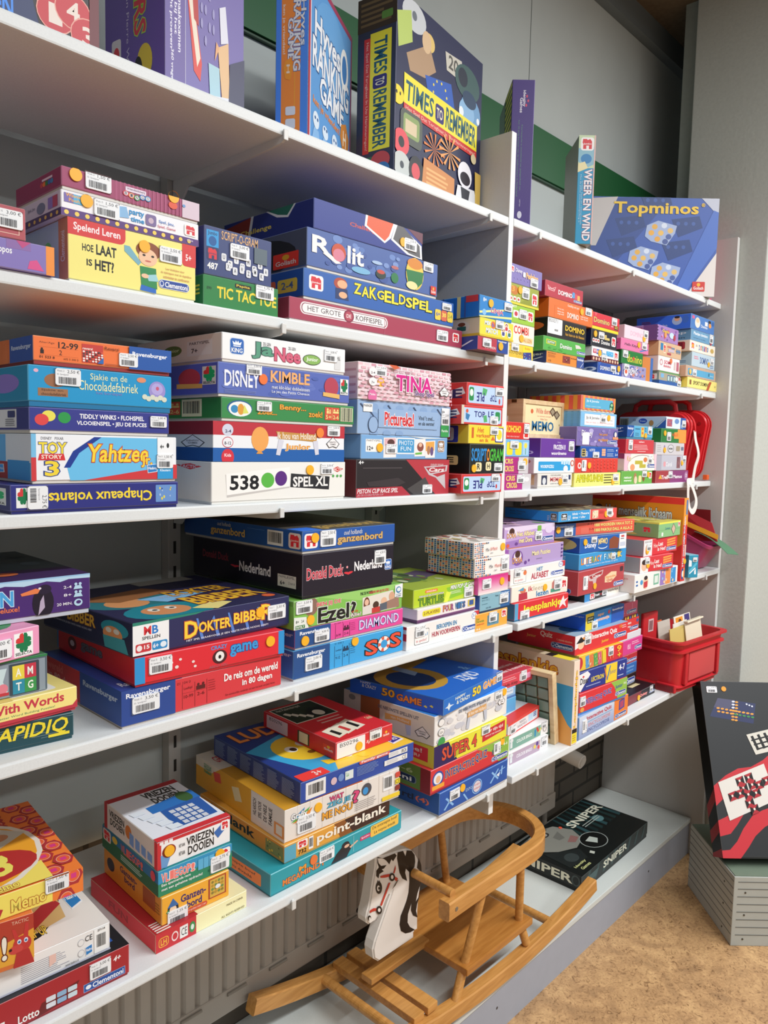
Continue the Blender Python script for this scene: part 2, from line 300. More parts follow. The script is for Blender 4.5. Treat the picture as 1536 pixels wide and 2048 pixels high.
G = {
's2a1': (0.2827, 0.995, 0.2085, 0.0, 0.1467, 0.28, 0.0365),
's2a2': (0.2838, 0.995, 0.245, 0.0, 0.1106, 0.28, 0.0396),
'hoelaat': (0.4539, 1.01, 0.2085, 0.0, 0.1941, 0.155, 0.0843),
'party': (0.4455, 1.01, 0.2928, 0.0, 0.2076, 0.15, 0.0331),
'bingo': (0.4465, 1.01, 0.3259, 0.0, 0.2073, 0.1494, 0.03),
'tictac': (0.6615, 1.01, 0.2085, 0.0, 0.144, 0.2, 0.0472),
'scripto': (0.663, 1.01, 0.2557, 0.0, 0.128, 0.17, 0.0733),
'koffie': (0.829, 1.01, 0.2085, 0.0, 0.4739, 0.28, 0.0407),
'zakgeld': (0.8596, 1.01, 0.2492, 0.0, 0.4116, 0.27, 0.0525),
'rolit': (0.8664, 1.01, 0.3017, 0.0, 0.3491, 0.27, 0.0689),
'challenge': (0.8808, 1.01, 0.3707, 0.0, 0.2851, 0.2639, 0.0513),
'champ': (1.3042, 0.97, 0.2085, 0.0, 0.1118, 0.2, 0.0289),
'mixm': (1.3099, 0.97, 0.2374, 0.0, 0.1251, 0.2, 0.0396),
'linja': (1.3074, 0.97, 0.277, 0.0, 0.1197, 0.2, 0.0457),
'souv': (1.4738, 1.01, 0.2115, 0.0, 0.1071, 0.2, 0.0337),
'combi': (1.4708, 1.01, 0.2452, 0.0, 0.1122, 0.2, 0.0468),
'limeg': (1.4682, 1.01, 0.292, 0.0, 0.1143, 0.2, 0.0417),
'puz3': (1.468, 1.01, 0.3337, 0.0, 0.129, 0.2, 0.047),
'peek': (1.468, 1.01, 0.3807, 0.0, 0.1401, 0.2, 0.0439),
'ravor': (1.6406, 1.01, 0.2115, 0.0, 0.1844, 0.16, 0.0328),
'grdom': (1.6254, 1.01, 0.2443, 0.0, 0.2055, 0.2, 0.0356),
'bldom': (1.6411, 1.01, 0.2799, 0.0, 0.1909, 0.2, 0.0466),
'ordom': (1.6434, 1.01, 0.3265, 0.0, 0.2199, 0.2, 0.0475),
'rddom': (1.6237, 1.01, 0.374, 0.0, 0.1835, 0.2, 0.0388),
'bludom': (1.9023, 1.01, 0.2115, 0.0, 0.1393, 0.2, 0.0308),
'whjum': (1.8664, 1.01, 0.2423, 0.0, 0.1545, 0.2, 0.0388),
'bkdom2': (1.8602, 1.01, 0.2811, 0.0, 0.1453, 0.2, 0.0451),
'rddom2': (1.863, 1.01, 0.3262, 0.0, 0.1533, 0.2, 0.0441),
'patdom': (2.0475, 1.01, 0.2115, 0.0, 0.153, 0.2, 0.0401),
'grdom2': (2.04, 1.01, 0.2516, 0.0, 0.1343, 0.2, 0.0385),
'pinkk': (2.031, 1.01, 0.2901, 0.0, 0.179, 0.2, 0.0324),
'lpink': (2.0493, 1.01, 0.3226, 0.0, 0.1561, 0.2, 0.0387),
'lotj': (2.3173, 1.02, 0.2115, 0.0, 0.1673, 0.15, 0.0436),
'whdom': (2.3048, 1.02, 0.2551, 0.0, 0.1624, 0.2, 0.0462),
'beige': (2.3033, 1.02, 0.3014, 0.0, 0.1724, 0.2, 0.0442),
'violet': (2.2868, 1.02, 0.3456, 0.0, 0.1581, 0.16, 0.0476),
'sport': (2.489, 1.0, 0.2115, 0.0, 0.26, 0.2, 0.0382),
'beigeb': (2.472, 1.0, 0.2497, 0.0, 0.257, 0.2, 0.0366),
'lblue': (2.515, 1.0, 0.2863, 0.0, 0.1992, 0.2, 0.0468),
'whd2': (2.4918, 1.0, 0.3332, 0.0, 0.2198, 0.2, 0.0355),
'plaat': (2.4972, 1.0, 0.3686, 0.0, 0.2015, 0.2, 0.0356),
'blued': (2.4902, 1.0, 0.4042, 0.0, 0.2017, 0.1853, 0.0484),
'chap': (0.3712, 1.0, -0.0965, 0.0, 0.2404, 0.28, 0.0384),
'yaht': (0.3979, 1.0, -0.0581, 0.0, 0.2109, 0.28, 0.0656),
'tiddly': (0.396, 1.0, 0.0075, 0.0, 0.2006, 0.2, 0.0342),
'sjakie': (0.3955, 1.0, 0.0416, 0.0, 0.2053, 0.28, 0.0538),
'reversi': (0.4024, 1.0, 0.0955, 0.0, 0.197, 0.2, 0.0371),
'spelxl': (0.673, 1.005, -0.0965, 0.0, 0.2879, 0.27, 0.0677),
'holl': (0.6758, 1.005, -0.0288, 0.0, 0.2813, 0.27, 0.0638),
'benny': (0.6913, 1.005, 0.035, 0.0, 0.289, 0.27, 0.0376),
'kimble': (0.6848, 1.005, 0.0726, 0.0, 0.2828, 0.27, 0.0541),
'janee': (0.6916, 1.005, 0.1267, 0.0, 0.2645, 0.2594, 0.0461),
'cars': (0.9942, 1.01, -0.0965, 0.0, 0.2766, 0.27, 0.0724),
'photo': (1.0045, 1.01, -0.0241, 0.0, 0.2585, 0.27, 0.0469),
'pict': (0.9941, 1.01, 0.0228, 0.0, 0.277, 0.27, 0.0646),
'tina': (0.9937, 1.01, 0.0874, 0.0, 0.2735, 0.27, 0.0698),
'topb': (1.2832, 0.985, -0.0965, 0.0, 0.1488, 0.2, 0.0424),
'scripg': (1.3101, 0.985, -0.0541, 0.0, 0.1266, 0.2, 0.0648),
'verk': (1.3029, 0.985, 0.0107, 0.0, 0.1311, 0.2, 0.041),
'top2': (1.2759, 0.985, 0.0517, 0.0, 0.1491, 0.2, 0.0406),
'top1': (1.2925, 0.985, 0.0923, 0.0, 0.1359, 0.2, 0.0484),
'criss1': (1.468, 1.01, -0.0955, 0.0, 0.1242, 0.2, 0.0381),
'criss2': (1.468, 1.01, -0.0574, 0.0, 0.11, 0.2, 0.0404),
'tulip': (1.468, 1.01, -0.017, 0.0, 0.1123, 0.2, 0.0412),
'redk': (1.468, 1.01, 0.0242, 0.0, 0.1108, 0.2, 0.0409),
'memow': (1.6233, 1.01, -0.0955, 0.0, 0.1667, 0.2, 0.0377),
'woordp': (1.6042, 1.01, -0.0578, 0.0, 0.1935, 0.2, 0.0398),
'frozp': (1.6313, 1.01, -0.018, 0.0, 0.1685, 0.2, 0.0485),
'wmemo': (1.6238, 1.06, 0.0305, 0.0, 0.1981, 0.12, 0.0966),
'apen': (1.8021, 1.01, -0.0955, 0.0, 0.2649, 0.2, 0.0369),
'redspk': (1.8024, 1.01, -0.0586, 0.0, 0.2439, 0.2, 0.0404),
'lotob': (1.8299, 1.01, -0.0182, 0.0, 0.2172, 0.2, 0.0317),
'winp': (1.8065, 1.01, 0.0135, 0.0, 0.2325, 0.2, 0.0515),
'jipb': (1.8218, 1.01, 0.065, 0.0, 0.2042, 0.2, 0.0408),
'jipo': (1.8217, 1.01, 0.1058, 0.0, 0.1924, 0.16, 0.0431),
'grjum': (2.0735, 1.01, -0.0955, 0.0, 0.2069, 0.2, 0.0404),
'pinks': (2.0863, 1.01, -0.0551, 0.0, 0.2187, 0.2, 0.0507),
'redt': (2.0935, 1.01, -0.0044, 0.0, 0.1875, 0.2, 0.0429),
'ravb': (2.0956, 1.01, 0.0384, 0.0, 0.1735, 0.2, 0.0403),
'treft': (2.3074, 1.01, -0.0955, 0.0, 0.2532, 0.2, 0.0394),
'greyc': (2.3066, 1.01, -0.0561, 0.0, 0.2348, 0.2, 0.0491),
'ltgrey': (2.2964, 1.01, -0.007, 0.0, 0.2209, 0.2, 0.0398),
'grnor': (2.333, 1.01, 0.0328, 0.0, 0.1941, 0.2, 0.0445),
'frozl': (2.3626, 1.01, 0.0774, 0.0, 0.1563, 0.1566, 0.0379),
'rapid': (0.1401, 1.0039, -0.399, -0.0957, 0.2988, 0.2, 0.0367),
'words': (0.166, 0.9666, -0.3623, 0.0463, 0.2789, 0.2, 0.0332),
'amtg': (0.2108, 0.9834, -0.329, 0.0323, 0.1992, 0.15, 0.0491),
'selecta': (0.2278, 0.9501, -0.2799, 0.2428, 0.1793, 0.16, 0.0385),
'pengu': (0.1841, 1.0219, -0.2414, -0.0102, 0.2988, 0.2739, 0.0565),
'reis': (0.4971, 0.959, -0.399, -0.0095, 0.2795, 0.27, 0.0546),
'crazy': (0.5173, 0.959, -0.3444, -0.032, 0.2602, 0.27, 0.0428),
'bibber': (0.5155, 0.9605, -0.3016, 0.0402, 0.2899, 0.27, 0.0501),
'sos': (0.8076, 0.963, -0.399, 0.0, 0.2768, 0.27, 0.053),
'diam': (0.8104, 0.963, -0.346, 0.0, 0.2717, 0.27, 0.0356),
'ezel': (0.8073, 0.963, -0.3104, 0.0, 0.2707, 0.27, 0.0496),
'donald': (0.8255, 0.963, -0.2607, 0.0, 0.2256, 0.3312, 0.0774),
'ganz': (0.8241, 0.963, -0.1834, 0.0, 0.2292, 0.362, 0.0397),
'beroep': (1.0948, 0.964, -0.399, 0.0099, 0.2406, 0.2, 0.048),
'four': (1.1295, 0.967, -0.351, 0.0172, 0.1971, 0.15, 0.0295),
'turt': (1.1276, 0.9767, -0.3215, -0.0001, 0.21, 0.2, 0.0381),
'orsm': (1.3221, 0.965, -0.399, 0.0, 0.1223, 0.16, 0.0388),
'blgr': (1.3365, 0.965, -0.3602, 0.0, 0.1151, 0.15, 0.0412),
'pinkg': (1.3281, 0.965, -0.319, 0.0, 0.1131, 0.15, 0.0398),
'mm2': (1.3132, 0.965, -0.2792, 0.0, 0.1319, 0.1318, 0.0414),
'mm1': (1.3089, 0.965, -0.2378, 0.0, 0.1181, 0.1391, 0.0365),
'lees': (1.4708, 0.963, -0.4, -0.0349, 0.2295, 0.2, 0.0435),
'ikleer': (1.4687, 0.972, -0.3565, -0.0349, 0.2402, 0.2, 0.0382),
'alfab': (1.4728, 0.98, -0.3182, 0.0, 0.2479, 0.2, 0.0396),
'math': (1.4756, 0.987, -0.2786, 0.0, 0.2458, 0.2, 0.0469),
'dora': (1.472, 1.0, -0.2318, -0.0175, 0.2174, 0.2, 0.0502),
'klok': (1.6875, 0.985, -0.1815, -0.0698, 0.2769, 0.1713, 0.0283),
'nlees': (1.8081, 0.968, -0.4, 0.0524, 0.2199, 0.2, 0.022),
'carsq': (1.7658, 0.965, -0.378, 0.0, 0.2598, 0.2, 0.0646),
'liter': (1.7824, 0.974, -0.3134, 0.0, 0.2692, 0.2, 0.0434),
'dismem': (1.7937, 0.98, -0.2699, -0.0873, 0.2262, 0.2, 0.0427),
'w1000': (1.7171, 1.01, -0.2273, -0.1571, 0.3447, 0.2, 0.0378),
'spelen': (2.0327, 0.935, -0.4, 0.0, 0.2989, 0.2, 0.0531),
'hl2': (2.073, 0.94, -0.3469, -0.0873, 0.1919, 0.2, 0.0458),
'hl1': (2.0957, 0.942, -0.3011, -0.0175, 0.2275, 0.2, 0.0487),
'greenm': (2.1769, 0.935, -0.2524, 0.0, 0.1574, 0.16, 0.0467),
'lotto': (0.1487, 0.974, -0.764, -0.0368, 0.3586, 0.27, 0.0473),
'hasb': (0.1844, 0.9857, -0.7167, -0.0524, 0.2988, 0.26, 0.0403),
'fox': (0.2763, 0.9775, -0.6764, -0.1811, 0.0996, 0.12, 0.0669),
'memo': (0.1638, 0.9885, -0.6096, -0.0958, 0.2789, 0.2455, 0.0336),
'lh': (0.5558, 0.9728, -0.764, 0.0002, 0.1663, 0.21, 0.0307),
'gbord': (0.5725, 0.9844, -0.7333, -0.0393, 0.1192, 0.2, 0.0447),
'vlieg': (0.57, 0.9896, -0.6886, -0.0509, 0.1295, 0.2, 0.0403),
'vriez': (0.5709, 0.9933, -0.6483, -0.0382, 0.1288, 0.1831, 0.0444),
'mega': (0.7653, 0.9653, -0.764, -0.0014, 0.3293, 0.26, 0.0418),
'point': (0.8005, 0.9726, -0.7222, -0.0266, 0.2584, 0.27, 0.0337),
'watz': (0.8053, 0.9791, -0.6885, -0.0704, 0.2748, 0.3079, 0.0601),
'famil': (0.8384, 0.976, -0.6285, -0.0477, 0.2856, 0.2856, 0.0399),
'padv': (0.9456, 1.0021, -0.5885, -0.0345, 0.1514, 0.2292, 0.0346),
'rtl': (1.1872, 0.9432, -0.764, 0.012, 0.2524, 0.27, 0.0524),
'iq': (1.1617, 0.9476, -0.7116, 0.0016, 0.2817, 0.27, 0.0544),
'super4': (1.1719, 0.9486, -0.6572, -0.0045, 0.2597, 0.27, 0.0469),
'nieuw': (1.1716, 0.949, -0.6103, 0.0364, 0.2747, 0.2584, 0.0638),
'g50': (1.186, 0.9383, -0.5464, 0.1322, 0.2618, 0.2443, 0.0348),
'cbp': (1.5045, 0.9887, -0.766, -0.0058, 0.1822, 0.2, 0.0344),
'cbg': (1.5085, 0.992, -0.7316, 0.0175, 0.1881, 0.2, 0.0344),
'reken': (1.5166, 0.9989, -0.6972, 0.1294, 0.1773, 0.2, 0.0323),
'encyc': (1.7795, 0.9516, -0.766, 0.0095, 0.2896, 0.2, 0.0638),
'iqj': (1.7903, 0.9598, -0.7022, -0.0584, 0.2485, 0.2, 0.0596),
'elec': (1.7952, 0.9654, -0.6426, -0.0767, 0.2413, 0.2, 0.0551),
'num': (1.8008, 0.9712, -0.5875, -0.056, 0.2288, 0.2, 0.0441),
'intq': (1.7917, 0.9803, -0.5434, -0.0424, 0.2834, 0.2209, 0.0529),
'ravbl': (1.8612, 0.9897, -0.4905, 0.0049, 0.2295, 0.2, 0.0472),
'sniper': (2.0161, 1.0462, -1.335, 0.0173, 0.4751, 0.245, 0.0554),
'times': (1.0992, 1.03, 0.5155, 0.1466, 0.3439, 0.0925, 0.3492),
'hyves': (0.873, 1.02, 0.5155, 0.5061, 0.2444, 0.0596, 0.2866),
'kers': (0.6036, 1.02, 0.5155, 0.1396, 0.1546, 0.1419, 0.37),
'ident': (1.5285, 1.06, 0.519, -0.8151, 0.0525, 0.2, 0.3377),
'weer': (1.7445, 1.005, 0.519, -0.8151, 0.0419, 0.1428, 0.2641),
'topm': (2.3232, 1.2792, 0.519, -0.8151, 0.4163, 0.0527, 0.316),
'zeil': (2.5469, 1.1765, 0.519, -0.8151, 0.2191, 0.05, 0.307),
'reds': (0.2204, 1.05, 0.5155, 0.0, 0.2988, 0.07, 0.32),
'upor': (2.215, 1.03, 0.2115, 0.0, 0.0747, 0.12, 0.078),
'lich': (2.341, 0.929, -0.4, -0.0524, 0.0289, 0.32, 0.262),
'teal': (2.431, 0.94, -0.4, -0.4014, 0.0408, 0.1, 0.0747),
'leesup': (1.735, 0.949, -0.766, -0.0349, 0.0289, 0.3, 0.2255),
'quissy': (2.138, 0.985, -0.766, 0.0, 0.1892, 0.16, 0.03),
'bk': (2.085, 1.03, -0.736, 0.0, 0.1992, 0.12, 0.041),
'bl5': (2.085, 1.03, -0.695, 0.0, 0.1992, 0.15, 0.0344),
'rd5': (2.085, 1.03, -0.6606, 0.0, 0.1992, 0.15, 0.0306),
'mg5': (2.107, 1.03, -0.63, 0.0, 0.2092, 0.15, 0.0473),
'wh5': (2.104, 1.03, -0.5827, 0.0, 0.1992, 0.15, 0.0223),
'rc5': (2.085, 1.03, -0.5604, 0.0, 0.1992, 0.15, 0.0547),
'pk5': (2.07, 1.03, -0.5057, 0.0, 0.1992, 0.15, 0.0427),
'cyan': (1.508, 1.045, -0.6649, 0.0, 0.1096, 0.12, 0.0374),
'blueb': (1.5, 1.045, -0.6275, 0.0, 0.1145, 0.12, 0.0275),
'hk': (1.522, 1.045, -0.6, 0.0, 0.1693, 0.13, 0.033),
}
BX = {}
def bright(a, k):
    """side and top colours are typed with shade in them; lifted here, not fully"""
    if isinstance(a, str):
        if len(a) != 6 or any(c not in '0123456789abcdef' for c in a): return a
        v = [int(a[i:i+2], 16)*k for i in (0, 2, 4)]; mxv = max(v)
        if mxv > 244: v = [x*244/mxv for x in v]
        return ''.join('%02x' % int(x) for x in v)
    if isinstance(a, tuple) and a and a[0] == 't': return a[:6]+tuple(bright(x, k) if isinstance(x, str) else x for x in a[6:])
    if isinstance(a, (list, tuple)): return type(a)(bright(x, k) if isinstance(x, (list, tuple)) or (isinstance(x, str) and len(x) == 6) else x for x in a)
    return a
def box(i, desc, fc, F=(), L=(), Tp=(), S=(), lc=None, tc=None, lip=None, name='game_box', tilt=None, tray='d8d4cc'):
    BX[i] = (desc, fc, F, L, Tp, S, lc, tc, lip, name, tilt, tray)
def faces(w, d, h):
    return {'f': Face((0, 0, h), (1, 0, 0), (0, 0, -1), (0, -1, 0), w, h), 'l': Face((0, d, h), (0, -1, 0), (0, 0, -1), (-1, 0, 0), d, h),
            't': Face((0, d, h), (1, 0, 0), (0, -1, 0), (0, 0, 1), w, d)}
def make(i, label, group=None, cat='game box'):
    desc, fc, F, L, Tp, S, lc, tc, lip, name, tilt, tray = BX[i]
    x, y, z, r, w, d, h = G[i]; d = min(d, 1.326-y) if abs(r) < .3 else d
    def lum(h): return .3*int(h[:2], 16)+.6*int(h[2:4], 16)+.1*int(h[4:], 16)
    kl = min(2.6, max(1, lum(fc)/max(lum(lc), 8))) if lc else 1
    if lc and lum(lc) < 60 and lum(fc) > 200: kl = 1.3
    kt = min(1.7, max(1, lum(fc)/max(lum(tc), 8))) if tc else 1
    lc = bright(lc, kl) if lc else fc; tc = bright(tc, kt) if tc else fc; L = bright(L, min(kl, 1.6)); Tp = bright(Tp, min(kt, 1.4))  # caps leave part of the shade painted into sides and tops
    h -= .0006
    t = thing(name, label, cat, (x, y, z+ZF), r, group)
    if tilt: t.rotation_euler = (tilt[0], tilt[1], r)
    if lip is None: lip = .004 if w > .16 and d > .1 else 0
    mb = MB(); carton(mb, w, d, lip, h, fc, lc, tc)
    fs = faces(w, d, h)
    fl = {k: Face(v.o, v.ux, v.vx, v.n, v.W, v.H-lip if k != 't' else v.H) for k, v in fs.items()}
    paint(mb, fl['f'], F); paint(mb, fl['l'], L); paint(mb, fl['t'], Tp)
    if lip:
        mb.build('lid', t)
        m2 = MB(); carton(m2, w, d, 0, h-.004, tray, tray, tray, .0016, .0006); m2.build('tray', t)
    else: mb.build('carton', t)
    for s in S:
        if s[0] == 's': sticker(t, fl[s[1]], s[2], s[3], s[4], *s[5:])
        else: dot(t, fl[s[1]], s[2], s[3], *s[4:])
    return t
ORD = ['bottom of', 'second up in', 'third up in', 'fourth up in', 'fifth up in', 'sixth up in', 'seventh up in']
def stack(phrase, ids):
    n = len(ids)
    for k, i in enumerate(ids):
        pos = 'topmost of' if k == n-1 else ORD[k]
        make(i, f'{BX[i][0]}, {pos} {phrase}', 'games in the '+phrase)

# ================================================================== the room
XD = 1.455            # divider
XE = 2.745            # right end panel
YB = 1.36             # back wall
SH = {'top': (.5155, .5185, 1.0), 'second': (.2085, .2115, 1.0), 'third': (-.0965, -.0955, 1.0), 'fourth': (-.399, -.400, .95), 'lowest': (-.764, -.766, .95)}
def floor_mat():
    m = bpy.data.materials.new('linoleum'); m.use_nodes = True; nt = m.node_tree; b = nt.nodes['Principled BSDF']; N = nt.nodes.new; L = nt.links.new
    t = N('ShaderNodeTexCoord')
    n1 = N('ShaderNodeTexNoise'); n1.inputs['Scale'].default_value = 9; n1.inputs['Detail'].default_value = 9; n1.inputs['Distortion'].default_value = 1.6
    n2 = N('ShaderNodeTexNoise'); n2.inputs['Scale'].default_value = 55; n2.inputs['Detail'].default_value = 8; n2.inputs['Distortion'].default_value = 2.2; n2.inputs['Roughness'].default_value = .7
    r1 = N('ShaderNodeValToRGB'); e = r1.color_ramp.elements; e[0].position = .3; e[0].color = (*lin('a5825c'), 1); e[1].position = .7; e[1].color = (*lin('cfa878'), 1); x = e.new(.5); x.color = (*lin('bd966a'), 1)
    r2 = N('ShaderNodeValToRGB'); e = r2.color_ramp.elements; e[0].position = .36; e[0].color = (.34, .27, .21, 1); e[1].position = .62; e[1].color = (1.12, 1.12, 1.1, 1); x = e.new(.45); x.color = (.86, .82, .78, 1)
    mx = N('ShaderNodeMix'); mx.data_type = 'RGBA'; mx.blend_type = 'MULTIPLY'; mx.inputs[0].default_value = .9
    for n in (n1, n2): L(t.outputs['Object'], n.inputs['Vector'])
    L(n1.outputs['Fac'], r1.inputs[0]); L(n2.outputs['Fac'], r2.inputs[0]); L(r1.outputs[0], mx.inputs[6]); L(r2.outputs[0], mx.inputs[7]); L(mx.outputs[2], b.inputs['Base Color'])
    b.inputs['Roughness'].default_value = .5
    return m
def brick_mat():
    m = bpy.data.materials.new('dark_brick'); m.use_nodes = True; nt = m.node_tree; b = nt.nodes['Principled BSDF']; N = nt.nodes.new; L = nt.links.new
    t = N('ShaderNodeTexCoord'); mp = N('ShaderNodeMapping'); mp.inputs['Rotation'].default_value = (R_(90), 0, 0); br = N('ShaderNodeTexBrick')
    br.inputs['Color1'].default_value = (*lin('5a5248'), 1); br.inputs['Color2'].default_value = (*lin('675e52'), 1); br.inputs['Mortar'].default_value = (*lin('3a352f'), 1)
    br.inputs['Scale'].default_value = 1; br.inputs['Brick Width'].default_value = .21; br.inputs['Row Height'].default_value = .065; br.inputs['Mortar Size'].default_value = .006
    L(t.outputs['Object'], mp.inputs[0]); L(mp.outputs[0], br.inputs['Vector']); L(br.outputs['Color'], b.inputs['Base Color']); b.inputs['Roughness'].default_value = .8
    return m
WALL = mat('b6bcb9', .6, .3, .03, 6)
WALLR = mat('b9bbb4', .7, .3, .04, 90, bump=.35)
SHELF = mat('dfe2e2', .45, .4, .035, 420)
METAL = mat('d9d8d4', .4, .5)
b = MB(); b.box(-2, 6, -4, 1.6, -.05, 0, floor_mat()); struct(b.build('floor'))
b = MB(); b.box(-2, 3.6, YB, YB+.12, .70, 3.2, WALL); b.box(-2, 3.6, YB, YB+.12, 0, .70, brick_mat())
b.box(2.0455, 2.0480, YB-.0006, YB+.01, 1.99+.48, 3.06, mat('5f6664', .8)); b.box(.76, .762, YB-.0006, YB+.01, 1.99+.48, 3.06, mat('5f6664', .8)); struct(b.build('wall_back'))
b = MB(); b.box(-2, 3.3, 1.343, YB, ZF+.852, ZF+.996, mat('1c5a30', .45, .4)); b.box(-2, 3.3, 1.349, YB, ZF+.846, ZF+.852, mat('123d20')); struct(b.build('trim_1'))  # darker green strip paints the shade along the board's lower edge
b = MB(); b.box(-2, 3.3, 1.325, YB, ZF+1.515, ZF+1.70, mat('6c7477', .6)); struct(b.build('trim_2'))
b = MB(); b.box(-2, 6, .2, 1.6, ZF+1.60, ZF+1.66, mat('6a5b48', .9, .2, .12, 60)); b.tube((3.02, 1.2, ZF+1.597), (3.02, 1.2, ZF+1.602), .012, mat('17130f')); struct(b.build('ceiling'))
b = MB(); b.box(2.766, 6, .868, 1.148, 0, 3.2, WALLR, .004); struct(b.build('wall_right'))
b = MB(); b.box(2.80, 3.2, 1.148, 1.205, 0, 3.2, mat('8d938c', .7, .3, .04, 60), .003); struct(b.build('trim_3'))
# divider and end panel
PAN = mat('c6c2bd', .5, .4, .02, 200); EDGE = mat('e6e6e4', .45)
def panel(name, label, x0, x1, y0, y1, z0, z1):
    t = thing(name, label, 'panel', (x0, y0, z0))
    b = MB(); b.box(0, x1-x0, .0022, y1-y0, 0, z1-z0, PAN); b.build('board', t)
    b = MB(); b.box(-.0003, x1-x0+.0003, 0, .0024, 0, z1-z0, EDGE, .0008); b.build('edge_band', t)
panel('shelf_divider', 'white upright divider panel splitting the shelves in two', 1.4475, 1.4645, 1.0, 1.358, ZF-.87, ZF+.701)
panel('shelf_end_panel', 'tall grey end panel with white front edge at right', XE, XE+.019, .957, 1.358, .0, ZF+.738)
# uprights with slots
for k, (x, lb) in enumerate(((.24, 'slotted metal upright at far left behind the games'), (.807, 'slotted metal upright behind middle of left shelves'), (1.385, 'slotted metal upright just left of divider'), (1.57, 'slotted metal upright just right of divider'), (2.062, 'slotted metal upright behind middle of right shelves'), (2.60, 'slotted metal upright at right near end panel'))):
    t = thing('shelf_upright', lb, 'shelf upright', (x, 1.333, .62), 0, 'slotted uprights')
    b = MB(); b.box(-.014, .014, 0, .026, 0, 1.37, mat('b9b6b0', .45), .002)
    for j in range(26): b.box(-.003, .003, -.0006, .004, .03+j*.05, .055+j*.05, mat('33302c'))
    b.build('rail', t)
# shelves, each with its brackets
def bracket(parent, x, d):
    b = MB(); z0 = -.0185
    prof = [(0.0, z0), (d, z0), (d, z0-.045), (d-.025, z0-.045), (d-.05, z0-.020), (.03, z0-.012), (.004, z0-.010), (-.004, z0-.006), (-.0045, z0+.008), (-.0015, z0+.009), (0, z0+.004)]
    b.prism(prof, x-.0022, x+.0022, METAL, 'x'); b.box(x-.0045, x+.0045, -.0062, -.0030, z0-.008, z0+.0085, METAL, .0012); b.build('bracket', parent)
def shelf(label, x0, x1, z, y0, bx, group):
    t = thing('shelf', label, 'shelf', (0, y0, z+ZF), 0, group); d = 1.331-y0
    b = MB(); b.box(x0, x1, 0, d, -.0185, 0, SHELF, .003); b.build('board', t)
    for x in bx: bracket(t, x, d)
for nm, (zl, zr, y0) in SH.items():
    shelf(f'pale grey {nm} shelf left of the divider', -.7, 1.4465, zl, y0, (.24, .806 if y0 > .99 else .80, 1.372 if y0 > .99 else 1.365), 'shelves left of the divider')
    shelf(f'pale grey {nm} shelf right of the divider', 1.4665, XE-.002, zr, y0, (1.57, 2.058, 2.605), 'shelves right of the divider')
# low platform
t = thing('low_platform', 'low pale platform under the shelves with grey front', 'platform', (0, 1.0, 0))
b = MB(); b.box(-1.2, XE-.002, 0, .358, .120, .137, mat('cfd4d0', .4, .4, .03, 300), .002); b.build('top_board', t)
b = MB(); b.box(-1.2, XE-.002, .004, .02, 0, .120, mat('a2a7b2', .5, .4, .02, 30))
for x in (1.28, 1.52, 2.4): b.tube((x, .0035, .07), (x, .005, .07), .0035, mat('3a3a3c'))
b.build('front_board', t)
# radiator
t = thing('radiator', 'ribbed grey radiator under the lowest shelf', 'radiator', (0, 1.297, .232))
RAD = mat('a59d93', .5, .4, .05, 9)
b = MB(); prof = []; x = -1.2
while x < 2.23:
    prof += [(x, .004), (x+.004, 0), (x+.024, 0), (x+.028, .004), (x+.031, .0075)]; x += .034
prof += [(2.275, .004), (2.275, .05), (-1.2, .05)]
b.prism(prof, .055, .335, RAD, 'z'); b.box(-1.2, 2.278, -.002, .052, 0, .056, RAD, .004); b.box(-1.2, 2.278, -.002, .052, .33, .350, RAD, .003)
for i in range(26): xx = -.7+i*.115; b.tube((xx, -.004, .046), (xx+.05, -.004, .046), .0035, mat('8a8378', .5))
b.build('panel', t)
b = MB(); b.tube((2.25, .025, -.0945), (2.25, .025, .01), .011, mat('8d857a', .4)); b.build('leg', t)
b = MB(); b.tube((2.278, -.01, .20), (2.335, -.02, .20), .012, mat('c8c4bc')); b.tube((2.30, -.015, .195), (2.30, -.085, .182), .026, mat('e2e0da', .35), .024, 28); b.tube((2.30, -.085, .182), (2.30, -.089, .181), .018, mat('cfccc6')); b.build('thermostat_knob', t)

# ================================================================== the games: artwork
W_ = 'f4f4f2'; K_ = '17171a'; Y_ = 'f4dc3c'
